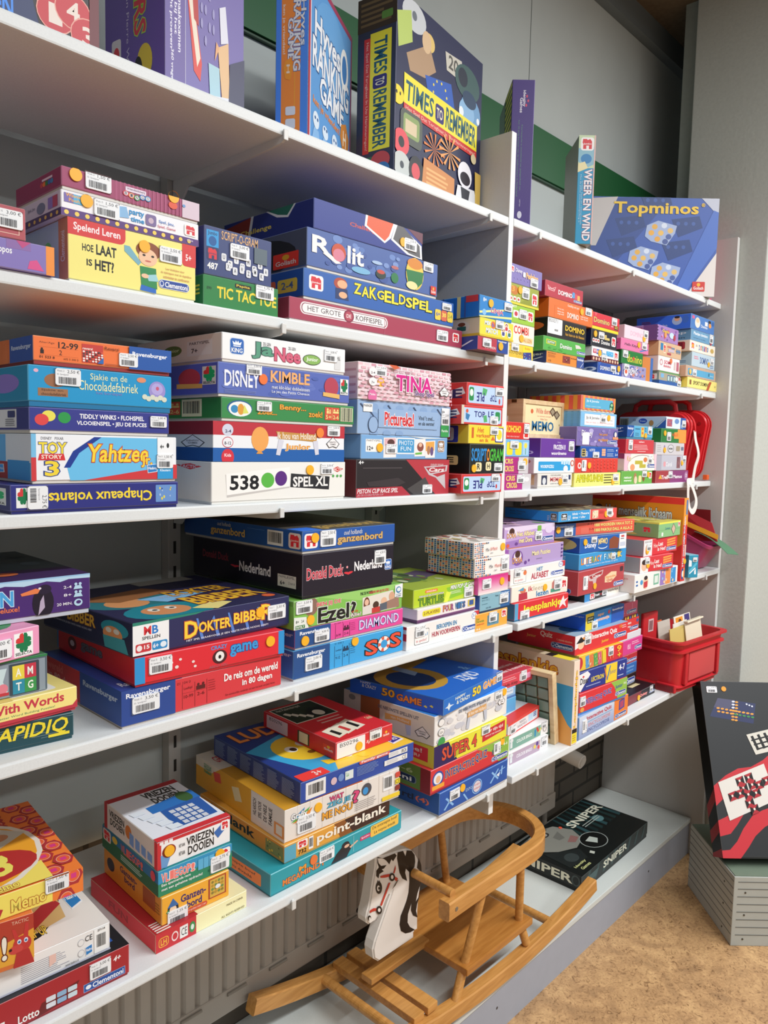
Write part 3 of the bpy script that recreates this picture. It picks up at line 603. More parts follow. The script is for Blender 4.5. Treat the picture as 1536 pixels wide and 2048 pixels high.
# --- top shelf
box('times', 'tall dark collage box with two yellow title strips', '22264a', [
    E(.05, -.0, .3, .16, 'c8ccd0'), E(.15, .05, .2, .1, '6a7078'), P([(.0, .12), (.14, .06), (.16, .22), (.02, .3)], 'b8cc6a'), E(.28, .1, .4, .2, 'e0c070'), P([(.1, .3), (.34, .16), (.42, .28), (.3, .36), (.14, .38)], 'b09070'), E(.26, .1, .36, .22, 'd8b890'),
    P([(.3, .34), (.6, .28), (.66, .44), (.44, .5), (.34, .44)], '2a5ab4'), *[E(.47+.08*math.cos(q)-.008, .38+.06*math.sin(q)-.008, .47+.08*math.cos(q)+.008, .38+.06*math.sin(q)+.008, 'f0d850') for q in [x*.7 for x in range(9)]],
    P([(.52, .12), (.72, .1), (.74, .22), (.54, .22)], 'c8c4b8'), T('20', .56, .12, .68, .2, '55524c'), E(.64, .1, .96, .3, '3c5a58'), E(.68, .13, .8, .24, '202838'),
    E(.72, .26, .98, .44, '6f9cc4'), E(.7, .3, .9, .44, '8ab4d8'), E(.74, .24, .92, .34, '28405c'), E(.7, .36, .76, .42, 'e8eef2'), E(.93, .36, .97, .4, 'e8eef2'), E(.66, .43, .72, .48, '1a1c22'), E(.86, .43, .92, .48, '1a1c22'),
    P([(.08, .41), (.94, .41), (.94, .57), (.08, .57)], 'f0e23a'), T('TIMES', .1, .44, .4, .55, '18586a', sh=.1), RR(.42, .45, .52, .55, '2c2470'), T('TO', .435, .47, .505, .53, 'e8e0c0'), T('REMEMBER', .54, .43, .92, .55, '18586a', sh=.1), R(.08, .57, .94, .615, 'cc3434'), T('Het Spel Dat Terugbaat In Uw Herinneringen!', .1, .58, .92, .606, 'f0c8b8', w=0),
    E(-.04, .5, .08, .6, 'f0d832'), E(-.0, .53, .015, .55, '222222'), E(.035, .53, .05, .55, '222222'), RR(.05, .6, .28, .78, '50564e'), RR(.08, .62, .25, .74, '8aa060'), R(.1, .65, .22, .72, 'd8c4a0'), *[P([(.42+.0*k, .72), (.42+.12*math.cos(k*.52), .72+.09*math.sin(k*.52)), (.42+.12*math.cos(k*.52+.16), .72+.09*math.sin(k*.52+.16))], 'e0803a') for k in range(12)], *[P([(.6, .68), (.6+.13*math.cos(k*.5), .68+.1*math.sin(k*.5)), (.6+.13*math.cos(k*.5+.18), .68+.1*math.sin(k*.5+.18))], 'e8a05a') for k in range(12)],
    E(-.02, .72, .14, .86, 'e04a54'), E(.03, .76, .09, .82, '17171a'), E(-.02, .84, .16, .98, 'c4c8c4'), E(.05, .89, .09, .93, '3a4048'), E(.14, .82, .3, .99, '1c1c20'), E(.17, .86, .26, .95, 'd84a52'), P([(.3, .8), (.66, .82), (.66, .99), (.28, .99)], 'd0884a'), LN(.33, .84, .62, .97, 5, 'f0b070', 3),
    P([(.7, .84), (.92, .82), (1, .99), (.66, 1)], 'e4e4e8'), E(.7, .68, .88, .84, 'eceaf0'), E(.73, .74, .86, .82, '2a2430'), P([(.74, .84), (.86, .84), (.84, .92), (.76, .92)], '3a3c44'), P([(.92, .7), (1, .7), (1, .98), (.94, .98)], 'd8b458'), E(.86, .6, .93, .66, 'd8c8a0')],
    [R(0, 0, 1, .18, '3a2c20'), LN(.08, .02, .9, .16, 5, '6a5638', 2), RR(.62, .1, .9, .14, '5c8a3c'), R(.34, .2, .88, .83, 'f0e23a'), R(.18, .22, .34, .84, 'cc3434'), T('TIMES', .44, .23, .78, .42, '18586a', rot=-90), RR(.42, .43, .78, .5, '2c2470'), T('TO', .48, .445, .72, .485, 'e8e0c0', rot=-90), T('REMEMBER', .44, .51, .78, .82, '18586a', rot=-90), T('Het Spel Dat Terugbaat In Uw Herinneringen!', .22, .24, .3, .82, 'f0c8b8', rot=-90, w=0), E(.1, .86, .7, .96, '2c6a48'), E(.4, .84, .9, .94, 'c84a4a'), E(.5, .9, .9, .99, '3c7ab0')], lc='2c3248', lip=0, name='tall_game_box')
HY = '5f9cd8'
box('hyves', 'light blue tall box with orange left side', HY, [
    R(0, 0, .035, 1, 'b03c50'), R(.035, 0, .05, 1, 'e8d8e0'), R(0, 0, 1, .035, 'a04060'), R(.965, 0, 1, 1, '9a4a70'), E(.1, .05, .9, .6, '6aa6de'),
    T('Hyves', .12, .2, .7, .4, 'eef2f8', '2c5a94', w=.03, ow=.1), T('RANKING', .08, .36, .92, .54, 'eef2f8', '2c5a94', w=.04, ow=.1), T('GAME', .24, .53, .8, .68, 'eef2f8', '2c5a94', w=.04, ow=.1), T('ken je vrienden!', .1, .7, .7, .76, 'e8904a'),
    E(.7, .16, .9, .42, 'eef2f4'), E(.74, .2, .86, .38, '3c7cc0'), P([(.74, .66), (.86, .62), (.94, .7), (.92, .82), (.8, .84), (.72, .74)], 'd88a3a'), T('H', .79, .68, .87, .78, 'f8e8d0'),
    *[x for k, u in enumerate((.1, .3, .52, .74)) for x in (E(u, .78+.02*(k % 2), u+.13, .88, 'dce8f4'), P([(u-.04, 1), (u+.02, .88), (u+.12, .88), (u+.18, 1)], '8ab8e4'), E(u+.03, .81, u+.06, .83, '2c5a94'), E(u+.08, .81, u+.11, .83, '2c5a94'))]],
    [RR(.18, -.1, .76, .97, 'c87a3a', .3), R(.58, 0, .6, .96, 'e0a040'), T('ken je vrienden!', .2, .22, .3, .5, 'f0e0d0', rot=-90), T('Hyves', .72, .2, .92, .46, 'f0f4f8', '2c5080', rot=-90, ow=.1), T('RANKING', .54, .2, .76, .6, 'f0f4f8', '2c5080', rot=-90, w=.03, ow=.1), T('GAME', .38, .3, .56, .54, 'f0f4f8', '2c5080', rot=-90, w=.03, ow=.1), P([(.3, .54), (.48, .52), (.54, .58), (.46, .65), (.3, .64), (.24, .58)], 'd08a34'), T('H', .34, .56, .44, .61, 'f8e8d0', rot=-90), RR(.32, .8, .62, .85, 'dce4f0'), RR(.32, .87, .62, .93, 'dce4f0')], lc='3c6ab0', lip=0, name='tall_game_box')
box('kers', 'purple tall box with red letters and a steaming chef', '7468a8', [
    R(0, 0, .24, 1, '6a5a9c'), T('Een pittig', .05, .42, .09, .62, 'e8e4f4', rot=-90), T('bordspel van', .1, .42, .14, .66, 'e8e4f4', rot=-90), T('Echt proeven', .05, .64, .09, .86, 'e8e4f4', rot=-90), T('bij het', .1, .68, .14, .8, 'e8e4f4', rot=-90), T('smaakexamen', .15, .64, .19, .86, 'e8e4f4', rot=-90), T('360 vragen', .06, .86, .1, .99, 'e8e4f4', rot=-90), R(.235, .2, .24, 1, 'd8d4e8'),
    T('MAKERS', .5, .15, .98, .42, 'b03a4a', '8ab84a', rot=0, w=.04, ow=.08), P([(.26, .62), (.32, .58), (.44, .86), (.42, .93), (.34, .9)], 'd8443a'), P([(.28, .64), (.33, .62), (.42, .84), (.38, .88)], 'e8dcc8'), P([(.31, .56), (.38, .54), (.4, .72), (.34, .7)], 'b83a34'), E(.32, .3, .5, .52, '88b848'), P([(.3, .28), (.36, .24), (.44, .52), (.4, .56)], 'c8e0ec'),
    *[E(.42+.05*(k % 4), .56+.06*(k // 3), .45+.05*(k % 4), .6+.06*(k // 3), '9a94c4') for k in range(10)], P([(.66, .6), (.74, .58), (.78, .72), (.68, .74)], 'dcdce8'), P([(.64, .76), (.78, .72), (.8, .96), (.7, .97)], 'e0b888'), P([(.62, .74), (.66, .76), (.6, .82)], 'e0a878'), P([(.52, .84), (.66, .84), (.68, .98), (.54, .98)], 'a8ccd8'), P([(.48, .97), (.9, .93), (1, 1), (.5, 1)], 'e0e0e8'), P([(.8, .8), (1, .75), (1, 1), (.78, 1)], '3a3a58')],
    [RR(.12, .76, .28, .86, 'ece8ec'), E(.15, .79, .25, .85, 'b83a44'), RR(.12, .87, .28, .96, 'ece8ec'), E(.15, .885, .25, .95, 'b83a44'), T('bordspel van Pierre Wind', .36, .4, .42, .92, 'c8c0dc', rot=-90, w=0), T('MAKERS', .5, .3, .7, .78, 'b03a4a', '8ab84a', rot=-90, w=.04, ow=.12), E(.55, .82, .8, .96, 'd8c04a'), E(.5, .86, .64, .98, '2c2c30')], lc='5c4c8c', lip=0, name='tall_game_box')
box('reds', 'dark blue box with red numbered discs', '1a2a5c', [
    P([(.45, 0), (1, 0), (1, 1), (.75, 1)], '1c1014'), T('SPELEN OM PUNTEN', .02, .86, .62, .95, '3a8ae8', w=.03), *[x for u, v, n in ((.58, .72, '4'), (.7, .76, '3'), (.72, .68, '2'), (.86, .7, '1'), (.8, .86, '1'), (.88, .82, '4'), (.95, .9, '3'), (.62, .55, '4'), (.8, .55, '2')) for x in (E(u-.085, v-.075, u+.085, v+.075, 'e8a090'), E(u-.08, v-.07, u+.08, v+.07, 'c8303a'), T(n, u-.03, v-.04, u+.03, v+.04, 'ecdcd0', w=.03))], R(.955, 0, 1, 1, '6a1c24')], lc='501820', lip=0, name='tall_game_box')
box('ident', 'tall narrow purple box with yellow black striped edge', '46307c', [
    T('identity', .46, .07, .62, .18, 'e8e4f0', rot=-90), T('Games', .36, .12, .5, .22, 'e8e4f0', rot=-90), E(.62, .1, .7, .12, 'd84a6a'), E(.68, .13, .76, .15, 'd84a6a'), E(.6, .16, .68, .18, 'd84a6a'), T('Kaartenjacht is ontwikkeld ter gelegenheid van', .44, .3, .52, .74, '6f9a8a', rot=-90, w=0), T('het 10 jarig bestaan van de telefoonkaart in Nederland', .3, .27, .38, .78, '6f9a8a', rot=-90, w=0), T('LEEFTIJD', .46, .8, .52, .85, 'b8b0d0', rot=-90), E(.4, .88, .6, .93, 'd8d4e4')],
    [R(.45, 0, 1, 1, K_), *[R(.5, .012+k*.0433, .98, .034+k*.0433, 'e8dc4a') for k in range(23)]], lc='7c8484', lip=0, name='tall_game_box')
box('weer', 'tall narrow teal box with grey woven long side', '1f94c0', [
    R(0, 0, 1, .3, 'c8d8b0'), P([(.0, .12), (1, .1), (1, .26), (.5, .3), (0, .24)], '8ab8c8'), E(.15, .17, .8, .26, '2f7fb8'), J(.12, .02, .9, .14), R(.93, 0, 1, 1, 'e4b8b0'), P([(0, .26), (.4, .24), (.6, .3), (0, .34)], 'e8dca8'),
    T('WEER EN WIND', .4, .31, .86, .97, 'f0f0f4', 'a04a5a', rot=-90, w=.02, ow=.06), T('Met de juiste weersvoorspelling is', .14, .36, .24, .8, 'c4e0f0', rot=-90, w=0), T('U haar bezit en concurrentie', .26, .42, .34, .82, 'c4e0f0', rot=-90, w=0)], lc='8e8c80', lip=0, name='tall_game_box')
TD = '2c4a92'
def tile(cx, cy, s): return [P([(cx-.09*s, cy-.06*s), (cx-.02*s, cy-.1*s), (cx+.1*s, cy-.06*s), (cx+.09*s, cy+.0*s), (cx+.04*s, cy+.1*s), (cx-.06*s, cy+.07*s), (cx-.1*s, cy+.03*s)], 'a8b8dc')]+[E(cx+dx*s-.018*s, cy+dy*s-.022*s, cx+dx*s+.018*s, cy+dy*s+.022*s, c) for dx, dy, c in ((-.04, -.05, 'e8b04a'), (.02, -.06, 'dce4f4'), (.06, -.02, 'e8c070'), (-.06, .0, 'f0b040'), (0, 0, 'f0c060'), (.05, .03, '4a60a0'), (-.02, .05, 'e8a840'), (.03, .07, '44589a'))]
box('topm', 'wide blue box with yellow lettering and clear tiles', '3a5cae', [
    P([(0, .05), (.3, 0), (.62, 0), (0, 1)], TD), *[x for u, v in ((.3, .28), (.75, .28), (.24, .5), (.68, .52), (.5, .05)) for x in (P([(u-.12, v-.06), (u+.1, v-.1), (u+.13, v+.02), (u-.06, v+.12)], '24407e'), *[E(u-.08+.06*k, v-.04, u-.05+.06*k, v, '3c5ca4') for k in range(3)])], P([(0, .02), (.2, .0), (.04, .5), (0, .5)], 'c8c0bc'), P([(.62, 0), (1, 0), (1, .18), (.86, .0)], 'c4c8d8'), P([(.78, .98), (1, .55), (1, 1), (.76, 1)], 'e4dcd8'), P([(.68, .96), (.96, .12), (1, .14), (1, .5), (.76, .98)], '4a70c4'),
    *tile(.55, .36, 1.25), *tile(.42, .62, 1.2), *tile(.6, .78, 1.2), T('Topminos', .17, .05, .84, .2, 'f2c832', w=.045), T('\u00ae', .86, .05, .89, .09, 'f2c832'), GO(.82, .85, .92, .95)], lip=0, tc='c8c4c0', lc='b8b4b0', name='tall_game_box')
box('zeil', 'tall magenta box with yellow lettering behind the blue one', 'c83a6a', [T('Zeiler', .3, .45, .8, .92, 'f0c83a', 'a8842c', rot=-90, w=.03), R(.1, .9, .3, .97, '3a6ab0')], lip=0, name='tall_game_box')
# --- second shelf, left of the divider
box('s2a1', 'purple and orange box', '8474b8', [R(.928, 0, 1, 1, 'f0923a'), R(.6, 0, .8, .3, '8c6aa8'), T('Topos', .5, .26, .645, .56, 'f2f2f6'), P([(.77, .9), (.79, .62), (.85, .55), (.91, .9)], 'd8508c'), P([(.68, 0), (.73, .24), (.8, 0)], 'c04a80')], lc='5a4c88')
box('s2a2', 'dusty red box with a thin cream line', 'b05058', [R(.05, .14, .93, .16, 'e8c4b0'), R(.05, .84, .93, .86, 'e8c4b0'), R(.922, .14, .93, .86, 'e8c4b0')], S=[('s', 'f', .8, .42, '3,00')])
box('hoelaat', 'pale yellow box with a waving boy', 'f4e884', [
    RR(-.05, -.1, .42, .27, 'd63a3a', .3), T('Spelend Leren', .04, .06, .38, .22, 'fbeeee', w=.02), T('HOE', .1, .38, .18, .5, K_), T('LAAT', .2, .35, .35, .52, K_, w=.03), T('IS', .13, .62, .17, .73, K_), T('HET?', .19, .6, .33, .78, K_, w=.03), RR(.88, -.1, 1.02, .4, 'd63a3a', .2), T('5+', .91, .18, .96, .3, 'fbeeee'),
    P([(.41, .26), (.45, .26), (.54, .5), (.52, .56), (.41, .36)], '7ab0c0'), P([(.53, .56), (.66, .56), (.67, .92), (.54, .88)], '2f8a50'), P([(.54, .88), (.66, .92), (.66, 1), (.53, .98)], '2a6ac0'), E(.5, .12, .7, .42, '8a4a2a'), E(.52, .24, .67, .54, 'f0c4a0'), E(.55, .34, .575, .38, '33241c'), E(.62, .34, .645, .38, '33241c'), E(.57, .44, .62, .47, 'c86a5a'), P([(.58, .7), (.66, .66), (.68, .78), (.6, .8)], '9cd0d8'), E(.54, .68, .6, .76, 'f0c4a0'),
    T('Leer klokkijken door', .74, .5, .9, .55, 'c87a5a', w=0), T('de tijdstippen met de dagelijkse', .7, .57, .96, .62, 'c87a5a', w=0), T('activiteiten te combineren', .72, .64, .94, .69, 'c87a5a', w=0), CL(.68, .72, .94, .88)],
    [R(.82, 0, 1, 1, '8a5c48'), T('Clementoni', .86, .2, .94, .7, 'd8d0d0', rot=90), E(.5, .3, .7, .8, '4c8a5a'), E(.3, .4, .5, .8, '8a4a3a')], S=[('s', 'f', .78, .27, '2,50'), ('d', 'f', .565, .21)], lc='5c6a74', tray='f0ecdc')
box('party', 'white and purple box with yellow flower border', 'f2f0f4', [
    R(0, .7, 1, 1, '5c3a7c'), *[E(.02+k*.068, .76, .05+k*.068, .94, 'f0d060') for k in range(14)], R(.02, .1, .15, .46, '7a6ab0'), R(.08, .1, .15, .46, '4ab0e0'), T('Winnie', .03, .1, .13, .24, 'f0b040'), T('Pooh', .05, .28, .12, .42, 'f0b040'), T('party', .46, .1, .57, .38, '2f94d0', w=.03), T('time', .47, .4, .57, .6, '2f94d0', w=.03), P([(.37, .12), (.44, .06), (.46, .5), (.38, .56)], '8ab8e0'), RR(.58, .12, .66, .6, '7c6a9a'), E(.6, .25, .64, .5, 'c8b0c0'), T('Spel, Jeu,', .68, .24, .8, .4, '4a7ac0', w=.01), T('Spiel, Game', .67, .46, .81, .6, 'c84a6a', w=.01), J(.88, .12, .98, .62), T('00206', .9, .78, .95, .86, 'd8c8e0')],
    [R(0, .7, 1, 1, '3c2c50'), *[E(.06+k*.12, .78, .11+k*.12, .94, 'b89a50') for k in range(8)], R(.74, .15, .94, .6, '6a5a90'), R(.84, .15, .94, .6, '8a3a50'), E(.5, .2, .68, .65, '5a6074'), T('Spel, Jeu', .3, .25, .46, .4, '6a6a78')], S=[('s', 'f', .3, .38, '1,50'), ('d', 'f', .165, .24)], lc='a4a0ac', lip=0)
box('bingo', 'maroon box with rainbow round letters', '9c3c64', [
    *[R(.36+k*.03, 0, .373+k*.03, 1, 'a84a72') for k in range(17)], R(.86, .0, 1, 1, 'd8c4d0'), RR(.43, .16, .58, .4, 'e8d8e8'), T('Vriendenloterij', .44, .2, .57, .34, '4a3a4a'), *[x for k, (ch, c) in enumerate(zip('BINGO', ('c83a4a', 'e07a3a', '3a8a4a', '3a6ab0', '4a8ab8'))) for x in (E(.41+k*.04, .38+.05*k*(k < 3), .455+k*.04, .68+.05*k*(k < 3), c), E(.418+k*.04, .43+.05*k*(k < 3), .447+k*.04, .63+.05*k*(k < 3), 'f0ecf0'), T(ch, .424+k*.04, .45+.05*k*(k < 3), .441+k*.04, .6+.05*k*(k < 3), '4a3a4a'))], E(.75, .3, .82, .7, 'e0583a'), E(.86, .28, .885, .44, '6a9ad0')],
    [R(.6, .25, .82, .36, 'c8b8c4'), *[E(.56+k*.055, .4, .62+k*.055, .66, c) for k, c in enumerate(('a03a44', 'b8642c', '2c6a3a', '2c5490', '3a6a90'))]], S=[('s', 'f', .24, .38, '1,50'), ('d', 'f', .09, .3), ('d', 'f', .79, .02)], lc='742c4c')
box('tictac', 'green box with yellow stencil lettering', '2a8040', [
    RR(.4, .1, .62, .24, K_), T('Papita', .42, .12, .6, .22, 'e8c83a'), T('TIC TAC TOE', .17, .3, .97, .68, 'f0d83a', w=.04), T('890', .04, .36, .1, .46, '1c4a28')], [T('TIC TAC TOE', -.2, .3, .95, .62, 'a89830', w=.04)], S=[('s', 'f', .8, .22, '1,75')], lc='1c4a28')
DCE = lambda u, v, ch: [RR(u, v, u+.07, v+.16, 'e4e6ea', .25), T(ch, u+.02, v+.03, u+.05, v+.12, '3a3c44')]
box('scripto', 'dark blue box with white letter dice', '3a4678', [
    R(.03, .08, .2, .42, '2f9ad8'), T('Jumbo', .05, .1, .18, .2, '1c3a6a'), E(.06, .2, .17, .4, '1c5a9a'), J(.03, .42, .2, .7, '2a3460'), T('487', .04, .74, .19, .88, W_, w=.03), T('SCRIPT-O-GRAM', .24, .04, .78, .22, 'e0b07a', w=.01), *sum([DCE(.24+.09*k, .5+(k % 2)*.12, ch) for k, ch in enumerate('URTNHESA')], []), *sum([DCE(.3+.1*k, .68+(k % 2)*.06, ch) for k, ch in enumerate('XAWZMK')], []), R(.72, .22, .92, .56, '5c6a74')], S=[('s', 'f', .5, .4, '3,00')], lc='22284c', tray='e4e4e4')
box('koffie', 'long wine red box with white oval title', 'a83c54', [
    RR(.05, .12, .51, .7, 'f0e8e8', .48), RR(.056, .17, .504, .65, '8c3048', .48), RR(.06, .2, .5, .62, 'f4f0ee', .48), T('HET GROTE', .085, .28, .25, .52, '4a3a44', w=.0), E(.265, .1, .32, .72, '8c3048'), E(.272, .18, .313, .64, 'b84a5c'), T('DE', .28, .32, .305, .5, 'f0e0e0'), T('KOFFIESPEL', .33, .28, .48, .54, '4a3a44', w=.0), J(.93, .2, .975, .72), R(.49, 0, .492, 1, 'c87080')],
    [E(.55, .2, .8, .85, '6a2030'), E(.58, .26, .77, .79, 'a05a64')], S=[('s', 'f', .855, .5, '2,50')], lc='74283a')
box('zakgeld', 'bright blue box with bold yellow lettering', '2f62b0', [
    J(.03, .18, .11, .72), E(.17, .06, .25, .5, 'b04a34'), E(.19, .14, .25, .44, 'e8b48a'), P([(.18, .46), (.25, .44), (.26, .85), (.18, .85)], '2a3a6a'), E(.2, .56, .25, .8, 'e8b48a'), *[T(ch, .29+k*.049, .12+k*.004+(.05 if k % 2 else 0), .336+k*.049, .52+k*.004+(.05 if k % 3 else 0), 'f4e23c', '2a3a2a', w=.05, ow=.08) for k, ch in enumerate('ZAKGELDSPEL')], *[x for k, (ch, c, f) in enumerate((('6+', 'e8cc4a', '3a5ab0'), ('30', 'd86a4a', 'f4e25c'), ('2-4', 'e8cc4a', '8a9a3c'))) for x in (RR(.85+k*.048, .4, .895+k*.048, .84, c), T(ch, .858+k*.048, .5, .888+k*.048, .68, f, w=.03))]],
    [*[x for k, (ch, c) in enumerate((('6+', 'a8943a'), ('30', '9a4a34'), ('2-4', 'a8943a'))) for x in (RR(.3+k*.22, .3, .5+k*.22, .78, c), T(ch, .34+k*.22, .4, .46+k*.22, .66, '3a4a6a'))]], S=[('s', 'f', .94, .22, '2,25', .03, .014)], lc='1c3c74')
box('rolit', 'shiny blue box with coloured half balls', '4a64a4', [
    AS(.1, .0, .7, 1, 5, ['5a78b8', '6c88c4', '40589c', '7a94cc'], 26), T('R', .03, .16, .16, .62, 'f0ecea', w=.06), P([(.1, .58), (.19, .78), (.23, .74), (.14, .54)], 'f0ecea'), E(.16, .22, .26, .7, 'c8502c'), E(.17, .36, .25, .7, 'd88094'), T('lit', .27, .2, .39, .68, 'f0ecea', w=.03), E(.45, .4, .53, .5, 'a8c0e0'), E(.6, .4, .66, .5, 'b86a6a'), E(.5, .6, .6, .8, '5c7cb8'), E(.48, .62, .56, .88, '2c3c34'), E(.49, .62, .55, .74, 'c85040'), E(.6, .6, .66, .9, '2c7a48'), E(.3, .7, .44, .88, '7ab4d8'), E(.72, .0, .87, .96, 'e8c850'), P([(.72, .4), (.87, .38), (.86, .7), (.8, .96), (.74, .8)], '2c7a40'), E(.73, .02, .86, .34, 'd8882c'), E(.725, .72, .82, .96, 'e8e0a0'), GO(.935, .7, .985, .96)],
    [E(.1, .1, .9, 1.1, '16181e'), E(.2, .0, .6, .5, '8a6430'), E(.2, .3, .6, .8, '1c4a28'), GO(.66, .55, .92, .95)], S=[('s', 'f', .91, .16, '3,50', .03, .018)], lc='20242e')
box('challenge', 'navy box with orange and grey panels', '28388c', [
    T('Challenge', .3, .42, .56, .6, 'd0503a'), P([(.44, -.0), (.72, 0), (.68, .55), (.62, .8), (.43, .4)], 'f0f0f0'), P([(.46, 0), (.7, 0), (.66, .5), (.62, .72), (.45, .36)], 'e06038'), P([(.72, 0), (.78, 0), (.99, .5), (1, 1), (.84, .96), (.68, .6)], 'f0f0f0'), P([(.74, 0), (.8, 0), (.97, .52), (.98, .96), (.86, .9), (.7, .55)], '5c5a5c'), P([(.84, 0), (1, 0), (1, .42)], '6a3444')],
    [P([(0, .2), (.36, .0), (.3, 1), (0, 1)], '5a201c'), P([(.33, 0), (.36, 0), (.31, 1), (.28, 1)], 'c4c8cc'), T('Challenge', .2, .45, .56, .68, 'b0a04a'), P([(.5, 0), (.82, 0), (.74, .4), (.62, .3)], 'd0d4d8'), P([(.52, 0), (.8, 0), (.73, .32), (.63, .22)], '1c4a40')], S=[('s', 'f', .87, .58, '2,25'), ('d', 'f', .795, .56)], lc='1a2456', lip=0)
box('champ', 'small dark red and blue box', 'b83848', [R(.62, 0, 1, 1, '2a4a98'), T('Ravensburger', .66, .06, .96, .22, 'f0f2f6'), LN(.2, .1, .55, .3, 2, '7a2430', 4), T('CHAMPION', .22, .62, .58, .82, 'f0d8d8')], [R(.6, 0, 1, 1, '1c2c60'), P([(.7, .9), (.74, .9), (.95, .3), (.91, .3)], 'c8ccd8'), E(.1, .3, .5, .7, '7c2c2c')], S=[('s', 'f', .28, .42, '1,50', .03, .018), ('d', 'f', .74, .5)], lc='241c20', tray='2a2a30')
box('mixm', 'yellow box with little cartoon children', 'f0dc40', [
    T('MIX', .14, .14, .32, .36, W_, '3a9ac8', w=.04, ow=.12), T('MATCH', .18, .5, .52, .78, W_, '3a9ac8', w=.04, ow=.12), E(.32, .1, .44, .5, 'e0703a'), T('b', .35, .18, .41, .4, '3a6ac0'), *[x for u, v, c in ((.68, .5, '4a4a8a'), (.77, .2, 'c8404a'), (.86, .5, '2c7a6a')) for x in (E(u-.06, v-.18, u+.08, v+.34, 'f4f0ec'), E(u-.03, v-.12, u+.05, v+.06, '8a4a2a'), E(u-.015, v-.07, u+.035, v+.06, 'f0c4a0'), RR(u-.03, v+.06, u+.05, v+.26, c))], R(0, .9, 1, 1, 'd8bc28')],
    [*[x for u, v, c in ((.25, .3, '3c3a60'), (.5, .15, '8a2c3a'), (.75, .3, '24504a')) for x in (E(u-.1, v-.15, u+.12, v+.5, 'a8a49a'), E(u-.04, v-.08, u+.06, v+.14, '5c3420'), RR(u-.05, v+.14, u+.07, v+.38, c))], R(0, .85, 1, 1, 'a8942c'), T('MATCH', .0, .3, .16, .6, '7a2c2c')], S=[('s', 'f', .56, .22, '2,00', .03, .018)], lc='a8a08c')
box('linja', 'blue box with yellow straps and striped side', '2280c8', [
    P([(0, .75), (1, .32), (1, .4), (0, .85)], 'f0e890'), P([(0, .95), (1, .72), (1, .82), (.1, 1), (0, 1)], 'f0e890'), T('8+', .1, .1, .2, .28, W_), E(.08, .62, .2, .9, '8ac0e8'), T('LINJA', .34, .5, .72, .78, 'b83a6a', 'e8e0f0', w=.02)], [*[R(.1+k*.3, 0, .15+k*.3, 1, 'c8c088') for k in range(3)], *[R(.2+k*.3, 0, .22+k*.3, 1, '2c3c6a') for k in range(3)], R(.82, .0, .98, .3, '8a2c30')], S=[('s', 'f', .86, .28, '2,50', .03, .018), ('d', 'f', .32, .3)], lc='184c88')
# --- second shelf, right of the divider
box('souv', 'low yellow box with dark picture', 'f0cc48', [LN(.05, .1, .5, .25, 1, 'c8a030', 3), T('SOUVENIRS', .04, .5, .6, .72, '8a6a2c'), T('REDORING', .06, .74, .58, .94, 'd8a838'), R(.58, 0, .96, .5, 'f4dc30'), T('Bobby', .66, .1, .88, .32, 'd88a2c'), P([(.6, .5), (.92, .4), (.94, .98), (.6, .98)], '3a3a88'), AS(.62, .52, .92, .98, 4, ['8a8ad0', '5ab0d8', 'd8c860'], 8)], S=[('s', 'f', .26, .25, '1,00', .03, .016)], lip=0)
box('combi', 'white box with red capital letters', 'f2ecdc', [T('COMBI', .22, .1, .78, .5, 'd8382c', w=.03), RR(.5, .6, .94, .9, 'f0d8a0'), T('TAAL LEZEN', .53, .66, .9, .84, 'c87a3a')], S=[('d', 'f', .5, .7)], tray='d8d0c8')
box('limeg', 'lime green box', '9cc83c', [RR(.2, .3, .4, .7, 'f2f2f2'), E(.24, .36, .36, .62, 'c83a4a'), J(.72, .2, .94, .75), T('NET', .1, .04, .32, .16, 'f2f6e8')], S=[('s', 'f', .54, .46, '1,50', .032, .022)], lip=0)
box('puz3', 'olive green box with three little pictograms', 'a0a83c', [P([(.3, 1), (.7, .4), (1, .8), (1, 1)], '90982c'), E(.06, .1, .32, .55, 'c87a2c'), T('3', .1, .12, .2, .4, 'e8a83c'), *[RR(.04+k*.12, .62, .14+k*.12, .86, 'f4f0e4') for k in range(3)], *[E(.06+k*.12, .68, .12+k*.12, .8, 'c83a3a') for k in range(3)], J(.76, .24, .95, .84), R(0, .9, 1, 1, 'e8d840')], S=[('s', 'f', .54, .34, '4,75', .03, .026), ('d', 'f', .36, .26)], tray='d8c83a')
box('peek', 'lavender box with small white and orange title', '8478b8', [*[E(.05+.1*(k % 9), .1+.3*(k // 9), .07+.1*(k % 9), .16+.3*(k // 9), '9488c8') for k in range(27)], J(.04, .14, .14, .46), T('Disney', .18, .2, .38, .46, 'ece8f4'), RR(.4, .3, .48, .56, 'e8e4f0'), T('Peekaboo', .5, .28, .86, .58, 'e8a03c', 'f4e8d0', w=.02)], S=[('s', 'f', .74, .72, '3,00', .032, .02)], tray='c8c4d8')
box('ravor', 'orange box with navy right end', 'e08a34', [T('ROTIFOX', .04, .08, .24, .2, '6a3c1c'), LN(.04, .25, .26, .5, 3, 'b0642c', 3), T('12', .06, .72, .12, .86, '5c341c'), R(.42, .16, .62, .78, '8a3a34'), AS(.43, .18, .61, .78, 3, ['e8c8a0', 'c84a3a', '3a2420'], 9), T('Der Bruder', .64, .22, .8, .32, '5c341c'), RVC(.8, 0, 1, 1, '3c5498')], [RVC(0, 0, 1, 1, '20284c')], lc='1c2444')
